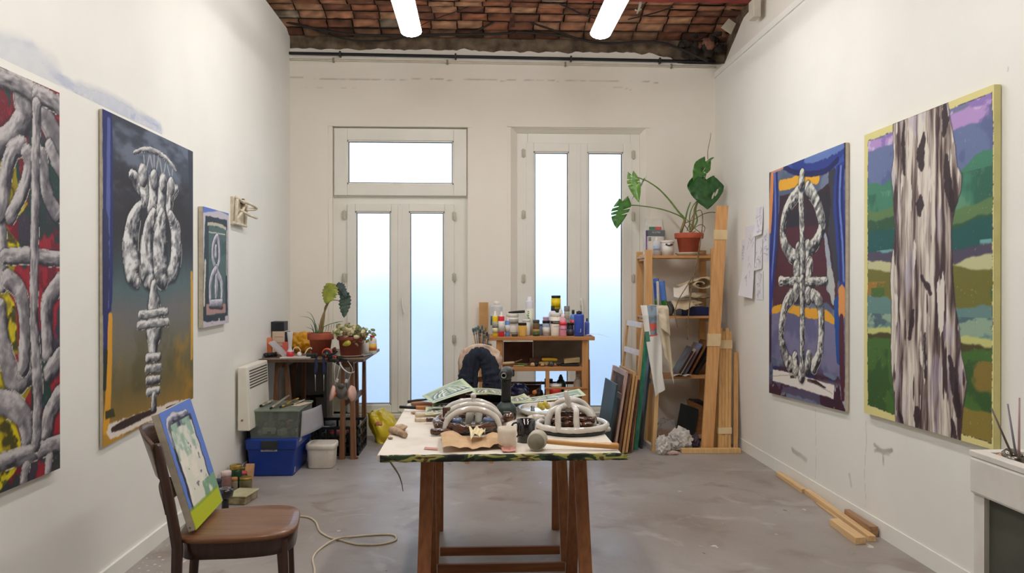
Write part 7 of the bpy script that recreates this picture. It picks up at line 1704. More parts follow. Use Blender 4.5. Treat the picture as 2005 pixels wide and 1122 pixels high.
y=6.6;q=atY(1112,770,y);bottle('glass_jar','low glass jar with pale lid and red label behind the front rail','jar',(q.x,y,zl),[(0,0),(.036,0),(.037,.06),(0,.06)],pm('pinkish_glass',(206,180,170),rough=.2),WB,[(.037,.059),(.038,.06),(.038,.078),(0,.08)],[('red_label',.0375,.01,.045,pm('dark_red_label',(180,60,60)))])
y=6.6;q=atY(1131,770,y);bottle('cream_bottle','tall cream bottle standing by the shelf upright on the lower board','bottle',(q.x,y,zl),[(0,0),(.036,0),(.037,.12),(.026,.15),(.016,.16),(0,.16)],pm('cream_bottle_plastic',(206,194,168)),pm('cream_cap',(216,206,186)),[(.016,.159),(.018,.16),(.015,.195),(0,.196)])
PLB=mat('navy_plastic_bag',(38,48,92),(120,124,140),rough=.2,scale=16,lo=.5,hi=.75,bump=.3)
b=MB();q=atY(1020,770,6.62);b.blob((q.x-.02,6.64,zl+.05),(.085,.08,.06),4,.45,2,seed=5);tag(b.build('navy_bag',PLB,None,None,True,zl),'crumpled navy plastic bag on the lower board','bag')
b=MB();q=atY(1055,772,6.6);b.blob((q.x-.002,6.6,zl+.035),(.035,.05,.045),3,.3,seed=8);tag(b.build('dark_bundle',pm('black_bundle',(44,40,40)),None,None,True,zl),'dark bundle with orange patch on the lower board','bundle')
b=MB();q=atY(1047,768,6.53);b.blob((q.x,6.53,q.z),(.022,.012,.02),2,.2);tag(b.build('orange_grip',pm('orange_grip_plastic',(206,128,60))),'orange grip lying against the dark bundle','tool')
b=MB();a,c=atY(1057,768,6.57),atY(1060,744,6.57);b.prism([(a.x-.012,6.57,a.z),(a.x+.01,6.57,a.z),(c.x,6.57,c.z),(c.x-.004,6.57,c.z-.01)],(0,.003,0));tag(b.build('knife_blade',pm('dark_blade',(84,84,88))),'dark pointed blade sticking up from the dark bundle','blade')
b=MB();q=atY(1035,773,6.52);b.blob((q.x,6.52,zl+.015),(.016,.014,.014),2,.1);tag(b.build('pale_ball',pm('pale_ball_clay',(220,206,186))),'small pale ball in front of the navy bag','ball')
# ---- stool with brush jar, cloth and jeans
gx=sx(944,6.3);gz=.80
t=thing('wooden_stool','pine stool carrying the brush jar, hidden behind hanging cloth and jeans','stool',(gx,6.35,0))
b=MB();b.b2((gx-.15,6.2,gz-.03),(gx+.09,6.5,gz),.004);b.build('seat',PINEX,t)
for xx in(gx-.14,gx+.055):
 for yy in(6.21,6.46):b=MB();b.b2((xx,yy,0),(xx+.035,yy+.03,gz-.031),.003);b.build('leg',PINE,t)
b=MB();b.b2((gx-.105,6.215,.66),(gx+.056,6.235,.70));b.build('rail',PINEX,t)
b=MB();b.b2((gx-.105,6.215,.3),(gx+.056,6.235,.34));b.build('rail',PINEX,t)
jx,jy=sx(944,6.42),6.42
t=thing('brush_jar','dark jar bristling with paint brushes on the stool behind the cloth','jar',(jx,jy,gz));b=MB();b.lathe((jx,jy,gz),[(0,0),(.07,0),(.08,.005),(.08,.15),(.075,.15),(.072,.01),(0,.008)],24);b.build('jar_body',pm('grey_brown_jar',(96,84,74)),t)
rr=random.Random(8);BRH=[pm('teal_bristle',(84,112,112)),pm('brown_bristle',(112,92,74)),pm('olive_bristle',(110,112,70)),pm('black_bristle',(56,52,50))]
BH=[wood('brush_wood',(176,130,84),(140,96,58),'z'),pm('grey_brush_handle',(128,122,118)),pm('dark_brush_handle',(80,66,58))]
for i,(px,py_)in enumerate([(926,642),(931,640),(936,637),(940,644),(944,636),(947,646),(951,640),(954,650),(957,654),(938,652),(949,655)]):
 sa=math.sin(2.4*i+.5);top=atY(px,py_,jy+.055*sa);bot=Vector((jx+(top.x-jx)*.42,jy+.035*sa,gz+.02))
 br=thing('paint_brush',['paint brush leaning farthest towards the double door','wide teal brush second from the door side','brush with brown bristles third from the door side','short brush fourth from the door side in the jar','tallest brush in the jar','brush just beside the tallest one','olive brush beside the cardboard strip','short dark brush before the cardboard strip','brush leaning towards the paint shelf','short brush in the thick of the jar','low dark brush before the jug'][i],'paint brush',tuple(bot),'paint brushes in the jar')
 d=(top-bot);b=MB();b.tube([bot,bot+d*.8],[.004,.005],6,0);b.build('handle',BH[i%3],br)
 b=MB();b.tube([bot+d*.78,bot+d*.86],.007,8,0);b.build('ferrule',STEEL,br);b=MB();b.tube([bot+d*.86,bot+d*.95,top],[.008,.012 if i<3 else .009,.004],8,3);b.build('bristles',BRH[0 if i<3 else i%4],br)
CLO=mat('stained_cream_cloth',(216,194,172),(150,104,92),rough=.85,scale=9,bump=.5,bscale=18,lo=.45,hi=.75)
y0=6.12;c0=atY(940,706,y0)
def drape(u,v):
 a=PI*(u*1.16-.08);R=.20+.03*math.sin(u*23)*v;px=940-43*math.cos(a)*(1-.0*v);
 zt=674+(36+46*abs(math.cos(a))**1.5)*v+34*(1-math.sin(max(0,min(PI,a))))*(1-.3*v)
 p=atY(px,zt,y0);return(p.x,y0+.05*(1-v)-.015*math.sin(u*26+v*3)-.01*mnoise.noise(Vector((u*9,v*6,1))),p.z)
b=MB();b.grid(drape,70,22,thick=.004);b.blob(atY(908,712,y0+.02),(.04,.03,.11),3,.5,2.5,seed=3);b.blob(atY(972,708,y0+.02),(.04,.03,.09),3,.5,2.5,seed=5)
t_=b.build('cream_cloth',CLO);tag(t_,'rumpled stained cream cloth bundled over the stool before the brushes','cloth')
JEAN=mat('navy_denim',(34,42,60),(22,28,42),rough=.8,scale=14,stretch=(3,3,1),bump=.6,bscale=24)
b=MB();yj=6.05
for L,r in(([(938,688),(922,706),(914,735),(912,755),(922,766)],[.05,.055,.06,.065,.03]),([(938,688),(956,706),(964,735),(966,755),(954,768)],[.05,.06,.068,.075,.03]),([(936,700),(930,730),(930,762)],[.03,.028,.02]),([(944,700),(950,730),(950,764)],[.03,.03,.02])):
 b.tube([atY(a,c,yj)for a,c in L],r,14,8,jit=.35,flat=1.0,seed=len(r))
for v_ in b.bm.verts:v_.co.y=yj+(v_.co.y-yj)*.5
tag(b.build('denim_trousers',JEAN),'dark blue denim trousers slung over the cream cloth on the stool','trousers')
# ================================================================== TALL SHELF WITH THE BIG HOUSE PLANT
PINE,PINEX=PINE0,PINEX0
RY0,RY1=6.93,7.34
def rx(px,y=RY0):return atY(px,600,y).x
t=thing('storage_shelf','tall pine shelf in the corner carrying the split leaf plant','shelf',((rx(1325)),7.17,0))
ztp=[atY(1320,py_,RY0).z for py_ in(500,619,738,856)]
ux0,ux1=rx(1263),rx(1404)
for(x0_,yy,py_)in((ux0,RY0,489),(ux0-.0,RY1-.04,493),(ux1-.055,RY0,486),(ux1-.055,RY1-.04,490)):
 b=MB();zt_=atY(1270,py_,yy).z;b.b2((x0_,yy,0),(x0_+.068,yy+.03,zt_),.003);b.build('upright',PINE,t)
for i,z_ in enumerate(ztp):
 b=MB();b.b2((ux0+.002,RY0+.031,z_-.022),(ux1-.002,RY1-.042,z_),.002);b.build('shelf_board',PINEX,t)
for yy in(0,):
 b=MB();b.b2((ux0+.066,RY0+.012,ztp[0]-.024),(ux1-.056,RY0+.03,ztp[0]-.002),.002);b.build('front_rail',PINEX,t)
for z_ in(ztp[0]-.045,ztp[1]-.06):
 for xx in(ux0+.02,ux1-.05):b=MB();b.b2((xx,RY0+.03,z_),(xx+.02,RY1-.04,z_+.06));b.build('side_rail',PINE,t)
# pot, plaster bag, spray can, tub
SH=ztp[0]+.0005
y=7.06;x=atY(1349,490,y).x;k=1500/y
b=MB();b.lathe((x,y,SH),[(0,0),(.10,0),(.122,.02),(.124,.03),(0,.03)],32);tag(b.build('saucer',SAUC),'shallow grey saucer under the big split leaf plant','saucer')
t=thing('monstera_plant','big split leaf plant in a terracotta pot on top of the tall shelf','plant',(x,y,SH+.0308))
PH=38/k;pot(t,x,y,SH+.0308,28/k,19/k,PH,mat('orange_terracotta',(190,96,68),(168,80,56),rough=.8,scale=8,bump=.1),.28)
MON=[leaf_mat('monstera_dark_leaf',(46,96,40),(34,78,34)),leaf_mat('monstera_mid_leaf',(72,128,48),(56,106,42)),leaf_mat('monstera_light_leaf',(112,160,62),(92,140,52))]
GST=mat('green_petiole',(116,144,70),(92,116,56),rough=.5,scale=14);ROOT=mat('aerial_root',(150,126,92),(112,92,64),rough=.8,scale=20)
def M(px,py_,dy=0.0):return atY(px,py_,y+dy)
for L,r,m in(([(1333,455),(1338,440),(1341,432)],[.012,.014,.013],STEMB),([(1341,432),(1337,424),(1328,414),(1310,391),(1290,370),(1268,355),(1258,351),(1246,346)],[.011,.010,.009,.008,.007,.006,.005,.004],GST),([(1340,428),(1325,420),(1300,411),(1270,405),(1240,402),(1222,404)],[.007,.006,.006,.005,.005,.004],GST),([(1342,430),(1346,412),(1352,396)],[.009,.007,.005],GST),([(1353,453),(1358,430),(1360,410),(1365,395)],[.012,.01,.008,.006],STEMB),([(1355,450),(1365,432),(1362,410),(1372,380),(1382,340),(1388,315)],[.010,.009,.007,.006,.006,.005],GST),([(1351,450),(1350,425),(1356,405),(1366,392)],[.007,.006,.005,.004],GST),([(1386,312),(1386,295),(1390,275),(1392,260)],[.004,.003,.003,.002],ROOT),([(1368,352),(1378,330),(1387,318)],.005,GST)):
 b=MB();b.tube([M(*p)for p in L],r,8,5);b.build('stem',m,t)
for i,L in enumerate([[(1345,452),(1358,420),(1372,412),(1376,430),(1374,455)],[(1338,438),(1358,430),(1380,418),(1400,416),(1412,422)],[(1350,455),(1370,440),(1380,445),(1378,455)],[(1340,440),(1352,455),(1362,452)],[(1345,430),(1358,445),(1372,456)],[(1375,452),(1372,470),(1368,500),(1363,530),(1345,560),(1330,585),(1322,610),(1326,640)],[(1372,456),(1368,490),(1358,540),(1352,580),(1348,620),(1346,665)]]):
 dd=-.01*i if i<5 else RY0-.05-y-.012*(i-5)
 pp=[M(*p,dy=dd*(min(1,j/(2.0 if i<5 else 1.0))))for j,p in enumerate(L)]
 b=MB();b.tube(pp,.004 if i<5 else .0045,6,6);b.build('aerial_root',ROOT,t)
def mono(px0,py0,dy,X,Yv,L_,W_,m,slits=(),holes=(),bend=.5,fold=.12):
 pass
 o=[];N_=100
 for sgn in(1,-1):
  seq=range(N_+1)if sgn==1 else range(N_-1,0,-1)
  for i in seq:
   u=i/N_;a=PI*u;t_=u**1.15;yv=L_*(1.16*t_-.16*min(1,u/.10)*(1 if u>.1 else 1));wv=W_*((t_/.34)**.42 if t_<.34 else 1-((t_-.34)/.66)**1.75)
   if u<.1:yv=-.16*L_*(u/.1)**.8+L_*.02*u;wv*=(.35+.65*u/.1)
   for su,side,wd,dp in slits:
    if side==sgn and abs(u-su)<wd:wv*=1-dp*math.cos((u-su)/wd*PI/2)**.5
   o.append((sgn*wv,yv))
 o=[q for i,q in enumerate(o)if i==0 or(Vector(q)-Vector(o[i-1])).length>1e-4]
 hs=[[(cx+rx_*math.cos(q)*math.cos(an)-ry_*math.sin(q)*math.sin(an),cy+rx_*math.cos(q)*math.sin(an)+ry_*math.sin(q)*math.cos(an))for q in[2*PI*j/10 for j in range(10)]]for cx,cy,rx_,ry_,an in holes]
 leaf_sheet(o,M(px0,py0,dy),X,Yv,bend,fold,hs).build('leaf',m,t)
mono(1381,353,-.07,(1,.12,.05),(-.04,-.15,-1),.29,.172,MON[0],holes=[(.10,.125,.010,.040,.45),(.066,.155,.009,.038,.4)],bend=.6,fold=-.12)
mono(1366,352,.03,(1,.3,.05),(-.06,-.2,-1),.235,.125,MON[0],bend=.5,fold=-.15)
mono(1381,316,.0,(.85,.1,-.45),(-.72,-.2,-1),.26,.080,MON[1],slits=((.55,1,.02,.5),),holes=[(.028,.09,.006,.026,0)],bend=.9,fold=-.25)
mono(1383,318,.0,(.4,-.1,.9),(.85,-.2,.55),.085,.024,MON[1],bend=.5,fold=-.3)
mono(1219,394,-.02,(1,.1,.28),(-.24,-.1,-1),.27,.098,MON[1],slits=((.32,-1,.02,.7),(.45,-1,.02,.72),(.57,-1,.018,.6),(.48,1,.02,.72),(.62,1,.02,.75)),bend=.3,fold=-.08)
mono(1237,343,.0,(1,-.25,.2),(.24,-.1,-1),.27,.060,MON[2],slits=((.30,-1,.022,.6),(.45,-1,.022,.6),(.42,1,.02,.5)),bend=.4,fold=-.15)
mono(1262,352,.03,(.5,-.7,.5),(-.55,-.2,-1),.23,.034,MON[1],slits=((.4,1,.03,.6),),bend=.4,fold=-.3)
mono(1402,442,.0,(.6,.7,0),(-.08,-.2,-1),.14,.05,MON[1],bend=.5,fold=-.2)
PB=mat('white_paper_sack',(228,224,216),(214,210,202),rough=.7,scale=12,bump=.2);SLATE=pm('slate_band',(104,112,118));PURP=pm('purple_stripe',(134,92,160))
y=7.18;a,c=atY(1263,495,y),atY(1303,428,y)
t=thing('plaster_sack','white paper sack of plaster with a grey band on the tall shelf','sack',((a.x+c.x)/2,y+.06,SH))
b=MB();xm=(a.x+c.x)/2;hw=(c.x-a.x)/2;hz=c.z-SH;b.sm=True
R=[]
for z_,wx_,wy in((0,1,.06),(.02,1.02,.065),(hz*.5,1.0,.068),(hz*.72,.96,.055),(hz*.85,.92,.03),(hz,.9,.008)):R.append([b.v((xm+hw*wx_*math.copysign(abs(math.cos(q))**.45,math.cos(q))+.004*mnoise.noise(Vector((q*2,z_*30,1))),y+.065+wy*math.copysign(abs(math.sin(q))**.45,math.sin(q)),SH+z_))for q in[2*PI*i/28 for i in range(28)]])
for p0,p1 in zip(R,R[1:]):
 for i in range(28):b.f([p0[i],p0[(i+1)%28],p1[(i+1)%28],p1[i]])
b.f(R[0][::-1]);b.f(R[-1]);b.build('sack_body',PB,t)
yb=y-.006
def strip(px0,px1,py0,py1,m,nm,dy=0):a_,c_=atY(px0,py1,yb),atY(px1,py0,yb);b=MB();b.b2((a_.x,yb-dy,a_.z),(c_.x,yb+.004,c_.z));b.build(nm,m,t)
strip(1266,1302,451,462,SLATE,'grey_band');strip(1271,1283,444,449,pm('green_tab',(70,140,104)),'green_tab');strip(1283,1295,444,449,pm('red_tab',(222,92,92)),'red_tab');strip(1264.5,1267,451,492,PURP,'purple_stripe')
q=atY(1285,455,yb);lettering('PLATRE',.016,(q.x,yb-.002,q.z),(1,0,0),(0,0,1),LABW,t,.075)
for i in range(3):strip(1270,1275,465+2.5*i,466+2.5*i,INK,'printed_line')
y=7.04;q=atY(1286,499,y);r=7/(1500/y);bottle('spray_can','pale spray can before the plaster sack','spray can',(q.x,y,SH),[(0,0),(r,0),(r,.115),(r*.9,.13),(r*.5,.14),(0,.14)],pm('pale_blue_can',(196,202,214),(216,214,212),scale=16),WB,[(r*.45,.139),(r*.4,.16),(r*.15,.168),(0,.168)],[('blue_print',r,.05,.09,pm('faint_blue_print',(176,186,208)))])
y=7.06;q=atY(1306.5,499,y);r=14/(1500/y);t=bottle('white_tub','white tub with a black emblem beside the terracotta pot','tub',(q.x,y,SH),[(0,0),(r*.86,0),(r*.95,.12),(0,.12)],WB,WB,[(r*.95,.119),(r,.12),(r,.138),(r*.96,.141),(0,.141)])
b=MB();xx=q.x+.004;yy=y-r*.96;zc=SH+.1;b.prism([(xx-.034,yy+.006,zc+.011),(xx+.034,yy+.006,zc+.011),(xx+.034,yy+.003,zc-.004),(xx,yy-.002,zc-.013),(xx-.034,yy+.003,zc-.004)],(0,-.002,0));b.build('emblem',INK,t)
lettering('Super',.009,(xx-.006,yy-.003,zc),(1,0,0),(0,0,1),LABW,t,.036);lettering('6',.009,(xx+.02,yy-.003,zc),(1,0,0),(0,0,1),pm('red_print',(206,50,56)),t,.008)
# second shelf: canvas rolls, blue rolled prints, dark fabric, navy box
Z2=ztp[1]+.0005
NV=pm('navy_box_card',(34,48,96));b=MB();a,c=atY(1335,612,7),atY(1388,601,7);b.b2((a.x,7,Z2),(c.x,7.3,c.z),.004);tag(b.build('navy_box',NV),'flat navy box under the folded canvas on the second shelf','box');NZ=c.z
CAN=mat('folded_raw_canvas',(222,206,176),(196,178,146),rough=.85,scale=10,bump=.3,bscale=40)
def foldc(label,px,py_,y,s,seed,amp=.3,z=None):
 q=atY(px,py_,y);b=MB();b.blob((q.x,y,q.z),s,4,amp,1.8,seed=seed);return tag(b.build('folded_canvas',CAN,None,None,True,z),label,'canvas','raw canvas bundles on the second shelf')
foldc('lowest folded raw canvas with its flap hanging over the shelf front',1345,595,7.08,(.14,.09,.034),3,.35,NZ+.001)
foldc('raw canvas bundle in the middle of the heap',1368,579,7.14,(.11,.08,.032),7,.3)
t=thing('rolled_canvas','topmost raw canvas roll with its spiral end facing out','canvas',tuple(atY(1374,556,7)),'raw canvas bundles on the second shelf')
b=MB();c_=atY(1374,556,7)
L=[(c_.x+(.012+.0105*a_)*1.35*math.cos(a_),c_.z+(.006+.0065*a_)*math.sin(a_))for a_ in[i*.35 for i in range(22)]]
b.grid(lambda u,v:(L[min(21,int(u*21+.5))][0],6.99+.30*v+.008*mnoise.noise(Vector((u*12,3,1))),L[min(21,int(u*21+.5))][1]),21,4,thick=.006);b.build('roll',CAN,t)
b=MB();a_=atY(1330,566,7.04);b.grid(lambda u,v:(a_.x+.30*u,7.04+.16*v,a_.z+.035+.075*min(1,u*1.4)+.012*mnoise.noise(Vector((u*5,v*4,2)))),12,6,thick=.012);b.build('outer_layer',CAN,t)
b=MB();a_=atY(1320,583,6.93);b.grid(lambda u,v:(a_.x+.145*u+.02*v,6.94+.10*v-.01*math.sin(u*4),a_.z+.01+.085*v+.03*u*v-.012*math.sin(u*5)),12,8,thick=.003);tag(b.build('white_cloth',mat('white_cotton',(232,226,214),(220,212,198),rough=.8)),'white cloth piece lying in front of the canvas heap','cloth')
b=MB();a_=atY(1322,600,6.9);b.grid(lambda u,v:(a_.x+.19*u,6.9+.14*v,a_.z+.055*v-.035*(1-v)*(1-u*.9)+.012*math.sin(u*9)*(1-v)),16,8,thick=.004);tag(b.build('canvas_flap',CAN),'loose canvas flap drooping over the front of the second shelf','canvas')
BLP=attr_mat('rolled_print_paint',rough=.5)
for i,(px0,px1,y_,lab)in enumerate([(1285,1291,7,'blue rolled print standing behind on the second shelf'),(1292,1300,6.96,'blue and green rolled print standing in front on the second shelf')]):
 a,c=atY(px1,600,y_),atY(px0,549+5*i,y_);ax=Vector((c.x-a.x+.012,.03,c.z-Z2));H_=ax.length;Pn=Paint(.26,H_,.006,(60,96,186));Pn.patches((90,130,206),f=9,thr=.5,seed=i);Pn.mix((Pn.V<H_*.42)*1.0,(44,110,48));Pn.patches((150,176,60),f=12,thr=.55,seed=i+3,within=(Pn.V<H_*.42)*1.0);Pn.mix((Pn.V<H_*.12)*1.0,(206,204,196))
 d=ax.normalized();X_=d.orthogonal().normalized();W_=d.cross(X_);o=Vector((a.x-.01+.022*i,y_,Z2+.016));rr_=.027
 ob=Pn.mesh('rolled_print',lambda U,V:[o[k]+d[k]*V+rr_*(X_[k]*np.cos(U/.26*2*PI)+W_[k]*np.sin(U/.26*2*PI))for k in range(3)],BLP,None,tuple(o));tag(ob,lab,'print');md=ob.modifiers.new('thickness','SOLIDIFY');md.thickness=.003
b=MB();a,c=atY(1286,600,6.98),atY(1284,552,6.98);b.tube([(a.x+.006,6.925,Z2+.001),(c.x+.004,6.925,c.z)],.013,14,0);tag(b.build('paper_tube',mat('grey_white_tube',(206,200,196),rough=.7)),'pale paper tube standing beside the blue rolled prints','tube')
b=MB();q=atY(1313,595,7.04);b.blob((q.x-.012,7.04,Z2+.065),(.04,.06,.07),3,.4,seed=12);tag(b.build('dark_bag',mat('dark_grey_plastic_bag',(72,72,70),(110,108,104),rough=.3,scale=14,bump=.4),None,None,True,Z2),'dark grey plastic bag between the rolled prints and the canvas heap','bag')
# third shelf: leaning books and small panels
Z3=ztp[2]+.0005
def leanbook(name,label,cat,pb,pt_,y,dpt,th,m,cover=None,page=None):
 pass
 a,c=atY(*pb,y),atY(*pt_,y);d=(c-a);L_=d.length;d.normalize();n_=Vector((d.z,0,-d.x)).normalized();a.z=Z3+.002+d.x*th
 t=thing(name,label,cat,tuple(a));b=MB();q=[a,a+n_*th,a+n_*th+Vector((0,dpt,0)),a+Vector((0,dpt,0))]
 b.hexa([p for p in q]+[p+d*L_ for p in q],.002);b.build('body',m,t)
 return t,a,d,n_,L_
t,a,d,n_,L_=leanbook('art_book','book with a photo cover leaning foremost on the third shelf','book',(1327,737),(1357,686),7,.2,.034,pm('cream_pages',(216,202,176)))
b=MB();e=Vector((0,-.012,0));b.hexa([a+e-n_*.003,a+e+n_*.0,a+Vector((0,.21,0)),a-n_*.003+Vector((0,.21,0))]+[p+d*(L_+.004)for p in(a+e-n_*.003,a+e,a+Vector((0,.21,0)),a-n_*.003+Vector((0,.21,0)))]);b.build('cover',pm('dark_photo_cover',(84,66,64),(110,130,150),scale=8),t)
b=MB();b.hexa([p+d*L_*.04 for p in(a+e*.8,a+e*.8+n_*.022,a+n_*.022,a)]+[p+d*L_*.9 for p in(a+e*.8,a+e*.8+n_*.022,a+n_*.022,a)]);b.build('spine',pm('dark_spine',(64,52,52)),t)
leanbook('small_canvas','small blue and brown canvas leaning behind the photo book','painting',(1340,737),(1372,678),7.06,.24,.02,pm('blue_brown_canvas',(106,140,190),(150,116,84),scale=6))
leanbook('wooden_board','brown wooden panel leaning behind the small blue canvas','panel',(1350,737),(1385,672),7.08,.22,.02,wood('brown_panel_wood',(150,104,66),(120,78,46),'z'))
leanbook('dark_board','black panel leaning last on the third shelf beside the tall plank','panel',(1361,737),(1394,686),7.06,.22,.03,pm('black_panel',(40,34,32)))
b=MB();q=atY(1316,733,6.96);b.grid(lambda u,v:(q.x+.17*u,6.91+.12*v,Z3+.004+.02*abs(math.sin(u*5))*(1-v*.5)),14,5,thick=.002);tag(b.build('open_papers',mat('white_papers',(222,218,212),rough=.7)),'curling white papers under the leaning photo book','paper')
# bottom shelf: black frames, crumpled papers on the floor
Z4=ztp[3]+.0005
for i,(p0,p1,p2,p3,m,lab)in enumerate([((1322,838),(1360,850),(1368,802),(1334,790),pm('black_green_panel',(34,40,40)),'black panel leaning on the lowest shelf'),((1356,848),(1376,852),(1376,795),(1345,782),wood('frame_wood_brown',(150,104,62),(116,76,42),'x'),'brown framed panel behind the black panel on the lowest shelf')]):
 yy=7+.05*i;b=MB();c4=[atY(*p,yy+(.06 if j>1 else 0))for j,p in enumerate((p0,p1,p2,p3))];c4[0].z=c4[1].z=Z4;b.prism(c4,(0,.022,.001));tag(b.build('leaning_board',m),lab,'panel')
b=MB();q=atY(1368,790,7.13);b.b2((q.x-.05,7.13,Z4),(q.x+.05,7.3,q.z+.02),.004);tag(b.build('black_box',pm('black_box_card',(40,38,38))),'black box at the back of the lowest shelf','box')
NEWS=mat('crumpled_newsprint',(206,202,196),(150,146,146),rough=.8,scale=14,bump=.9,bscale=16,lo=.5,hi=.72)
for i,(px,py_,y,s,lab,m)in enumerate([(1298,860,6.48,(.06,.05,.085),'crumpled paper ball beside the wooden stretcher on the floor',NEWS),(1330,864,6.62,(.105,.075,.105),'big crumpled newspaper ball on the floor before the tall shelf',NEWS),(1317,881,6.46,(.05,.03,.018),'small flat pinkish paper scrap before the newspaper balls',mat('pinkish_newsprint',(214,184,174),(190,160,152),rough=.8,bump=.6)),(1362,862,6.70,(.035,.04,.07),'dull purple cloth wad against the tall plank',mat('dull_purple_cloth',(104,90,98),(78,66,76),rough=.85,bump=.6))]):
 q=atY(px,py_,y);b=MB();b.blob((q.x,y,s[2]*.85),s,4,.32,3.2,seed=i+40);
 for f in b.bm.faces:f.smooth=False
 tag(b.build('crumpled_paper' if i<3 else 'cloth_wad',m,None,None,True,.0005),lab,'paper' if i<3 else 'cloth')
b=MB();q=atY(1306,838,6.8);b.blob((q.x,6.82,.13),(.10,.045,.11),4,.4,2.2,seed=51);tag(b.build('clear_bag',mat('clear_crinkled_plastic',(222,222,226),(206,206,212),rough=.2,trans=.7,alpha=.45,ior=1.1,bump=.8,bscale=24),None,None,True,.002),'crinkled clear plastic bag behind the newspaper balls','bag')
# ---- panels and stretchers leaning in rows beside the tall shelf
def slab(name,label,cat,nb,nt,y0,y1,dxf,th,m,edge=None,parts=None,zb=0.0,group=None,open_=None):
 pass
 a,c=atY(*nb,y0),atY(*nt,y0);a.z=zb+.0005;up=c-a;sl=Vector((dxf,y1-y0,0));n_=up.cross(sl).normalized();n_=n_ if n_.x>0 else-n_
 t=thing(name,label,cat,tuple(a+sl*.5),group);H_=up.length;u_=up.normalized()
 if open_ is None:
  b=MB();q=[a+n_*.001,a+n_*th,a+n_*th+sl,a+n_*.001+sl];b.hexa(q+[p+up for p in q],.002);b.build('edge',edge or RAW,t)
  b=MB();q=[a,a+n_*.0011,a+n_*.0011+sl,a+sl];b.hexa(q+[p+up for p in q]);b.build('face',m,t)
 else:
  w_=open_[0];s_=sl.normalized();Ls=sl.length
  def bar(p0,p1,q0,q1,nm='bar',mm=m):
   b=MB();f=lambda s,h:a+s_*s+u_*h;q=[f(p0,q0),f(p1,q0),f(p1,q1),f(p0,q1)];b.hexa(q+[p+n_*th for p in q],.002);b.build(nm,mm,t)
  bar(0,w_,0,H_,'stile');bar(Ls-w_,Ls,0,H_,'stile')
  for h in open_[1]:bar(w_,Ls-w_,h*H_-w_*(1 if h>.5 else 0),h*H_+w_*(0 if h>.5 else 1),'crossbar',open_[2]if len(open_)>2 else m)
 return t
RAWW=wood('stretcher_wood',(220,178,122),(196,150,96),'z');PRIM=pm('primed_wood',(220,206,196));DKT=mat('dark_teal_paint',(52,78,84),(34,56,62),rough=.45,scale=5)
slab('dark_canvas','dark teal canvas leaning foremost in the low row','painting',(1186,862),(1207,753),6.38,6.86,-.015,.018,DKT,pm('teal_edge',(50,74,78)))
slab('stretcher_frame','bare pinkish stretcher frame just behind the dark teal canvas','stretcher',(1200,868),(1226,727),6.42,6.95,-.02,.02,pm('pinkish_wood',(196,160,144)),open_=(.045,(0,.72,1.0)))
for i,(nb,nt,lab,m)in enumerate([((1209,870),(1233,732),'brown edged stretcher second in the low row',OLDW),((1217,872),(1240,728),'pale wood stretcher third in the low row',RAWW),((1224,874),(1245,736),'thick pale stretcher fourth in the low row',RAWW),((1231,876),(1249,744),'dark red brown panel last in the low row',pm('red_brown_edge',(110,66,52),(70,44,38),scale=24))]):
 slab('stretcher_frame' if i<3 else 'dark_board',lab,'stretcher' if i<3 else 'panel',nb,nt,6.44+.03*i,7.0,-.02,.022,m,m)
GED=mat('green_painted_edge',(44,122,92),(70,150,122),rough=.5,scale=12,stretch=(3,3,1))
t=slab('large_stretcher','tall canvas with a green painted edge leaning before the tall shelf','painting',(1235,880),(1260,632),6.66,7.22,-.05,.022,RAWW,open_=(.05,(0,.78,1.0),PRIM))
a,c=atY(1235,880,6.66),atY(1260,632,6.66);a.z=.0006;up=c-a;n_=Vector((1,0,-.12)).normalized();b=MB();q=[a+n_*.023+Vector((0,-.003,0)),a+n_*.062+Vector((0,-.003,0)),a+n_*.062+Vector((-.004,.045,0)),a+n_*.023+Vector((-.004,.045,0))];b.hexa(q+[p+up for p in q],.003);b.build('green_edge',GED,t)
slab('dark_canvas','dark grey canvas edge standing behind the green edged one','painting',(1254,880),(1276,660),6.70,6.9,-.02,.02,pm('charcoal_canvas',(62,68,72)),mat('charcoal_edge',(66,74,78),(46,52,56),rough=.5,scale=9))
YW=wood('yellow_pine',(228,192,136),(206,164,106),'z')
t=slab('pine_stretcher','tall yellow pine stretcher with fabrics slung over its top','stretcher',(1277,886),(1291,598),6.58,6.90,-.02,.035,YW,open_=(.045,(0,.45,1.0),PRIM))
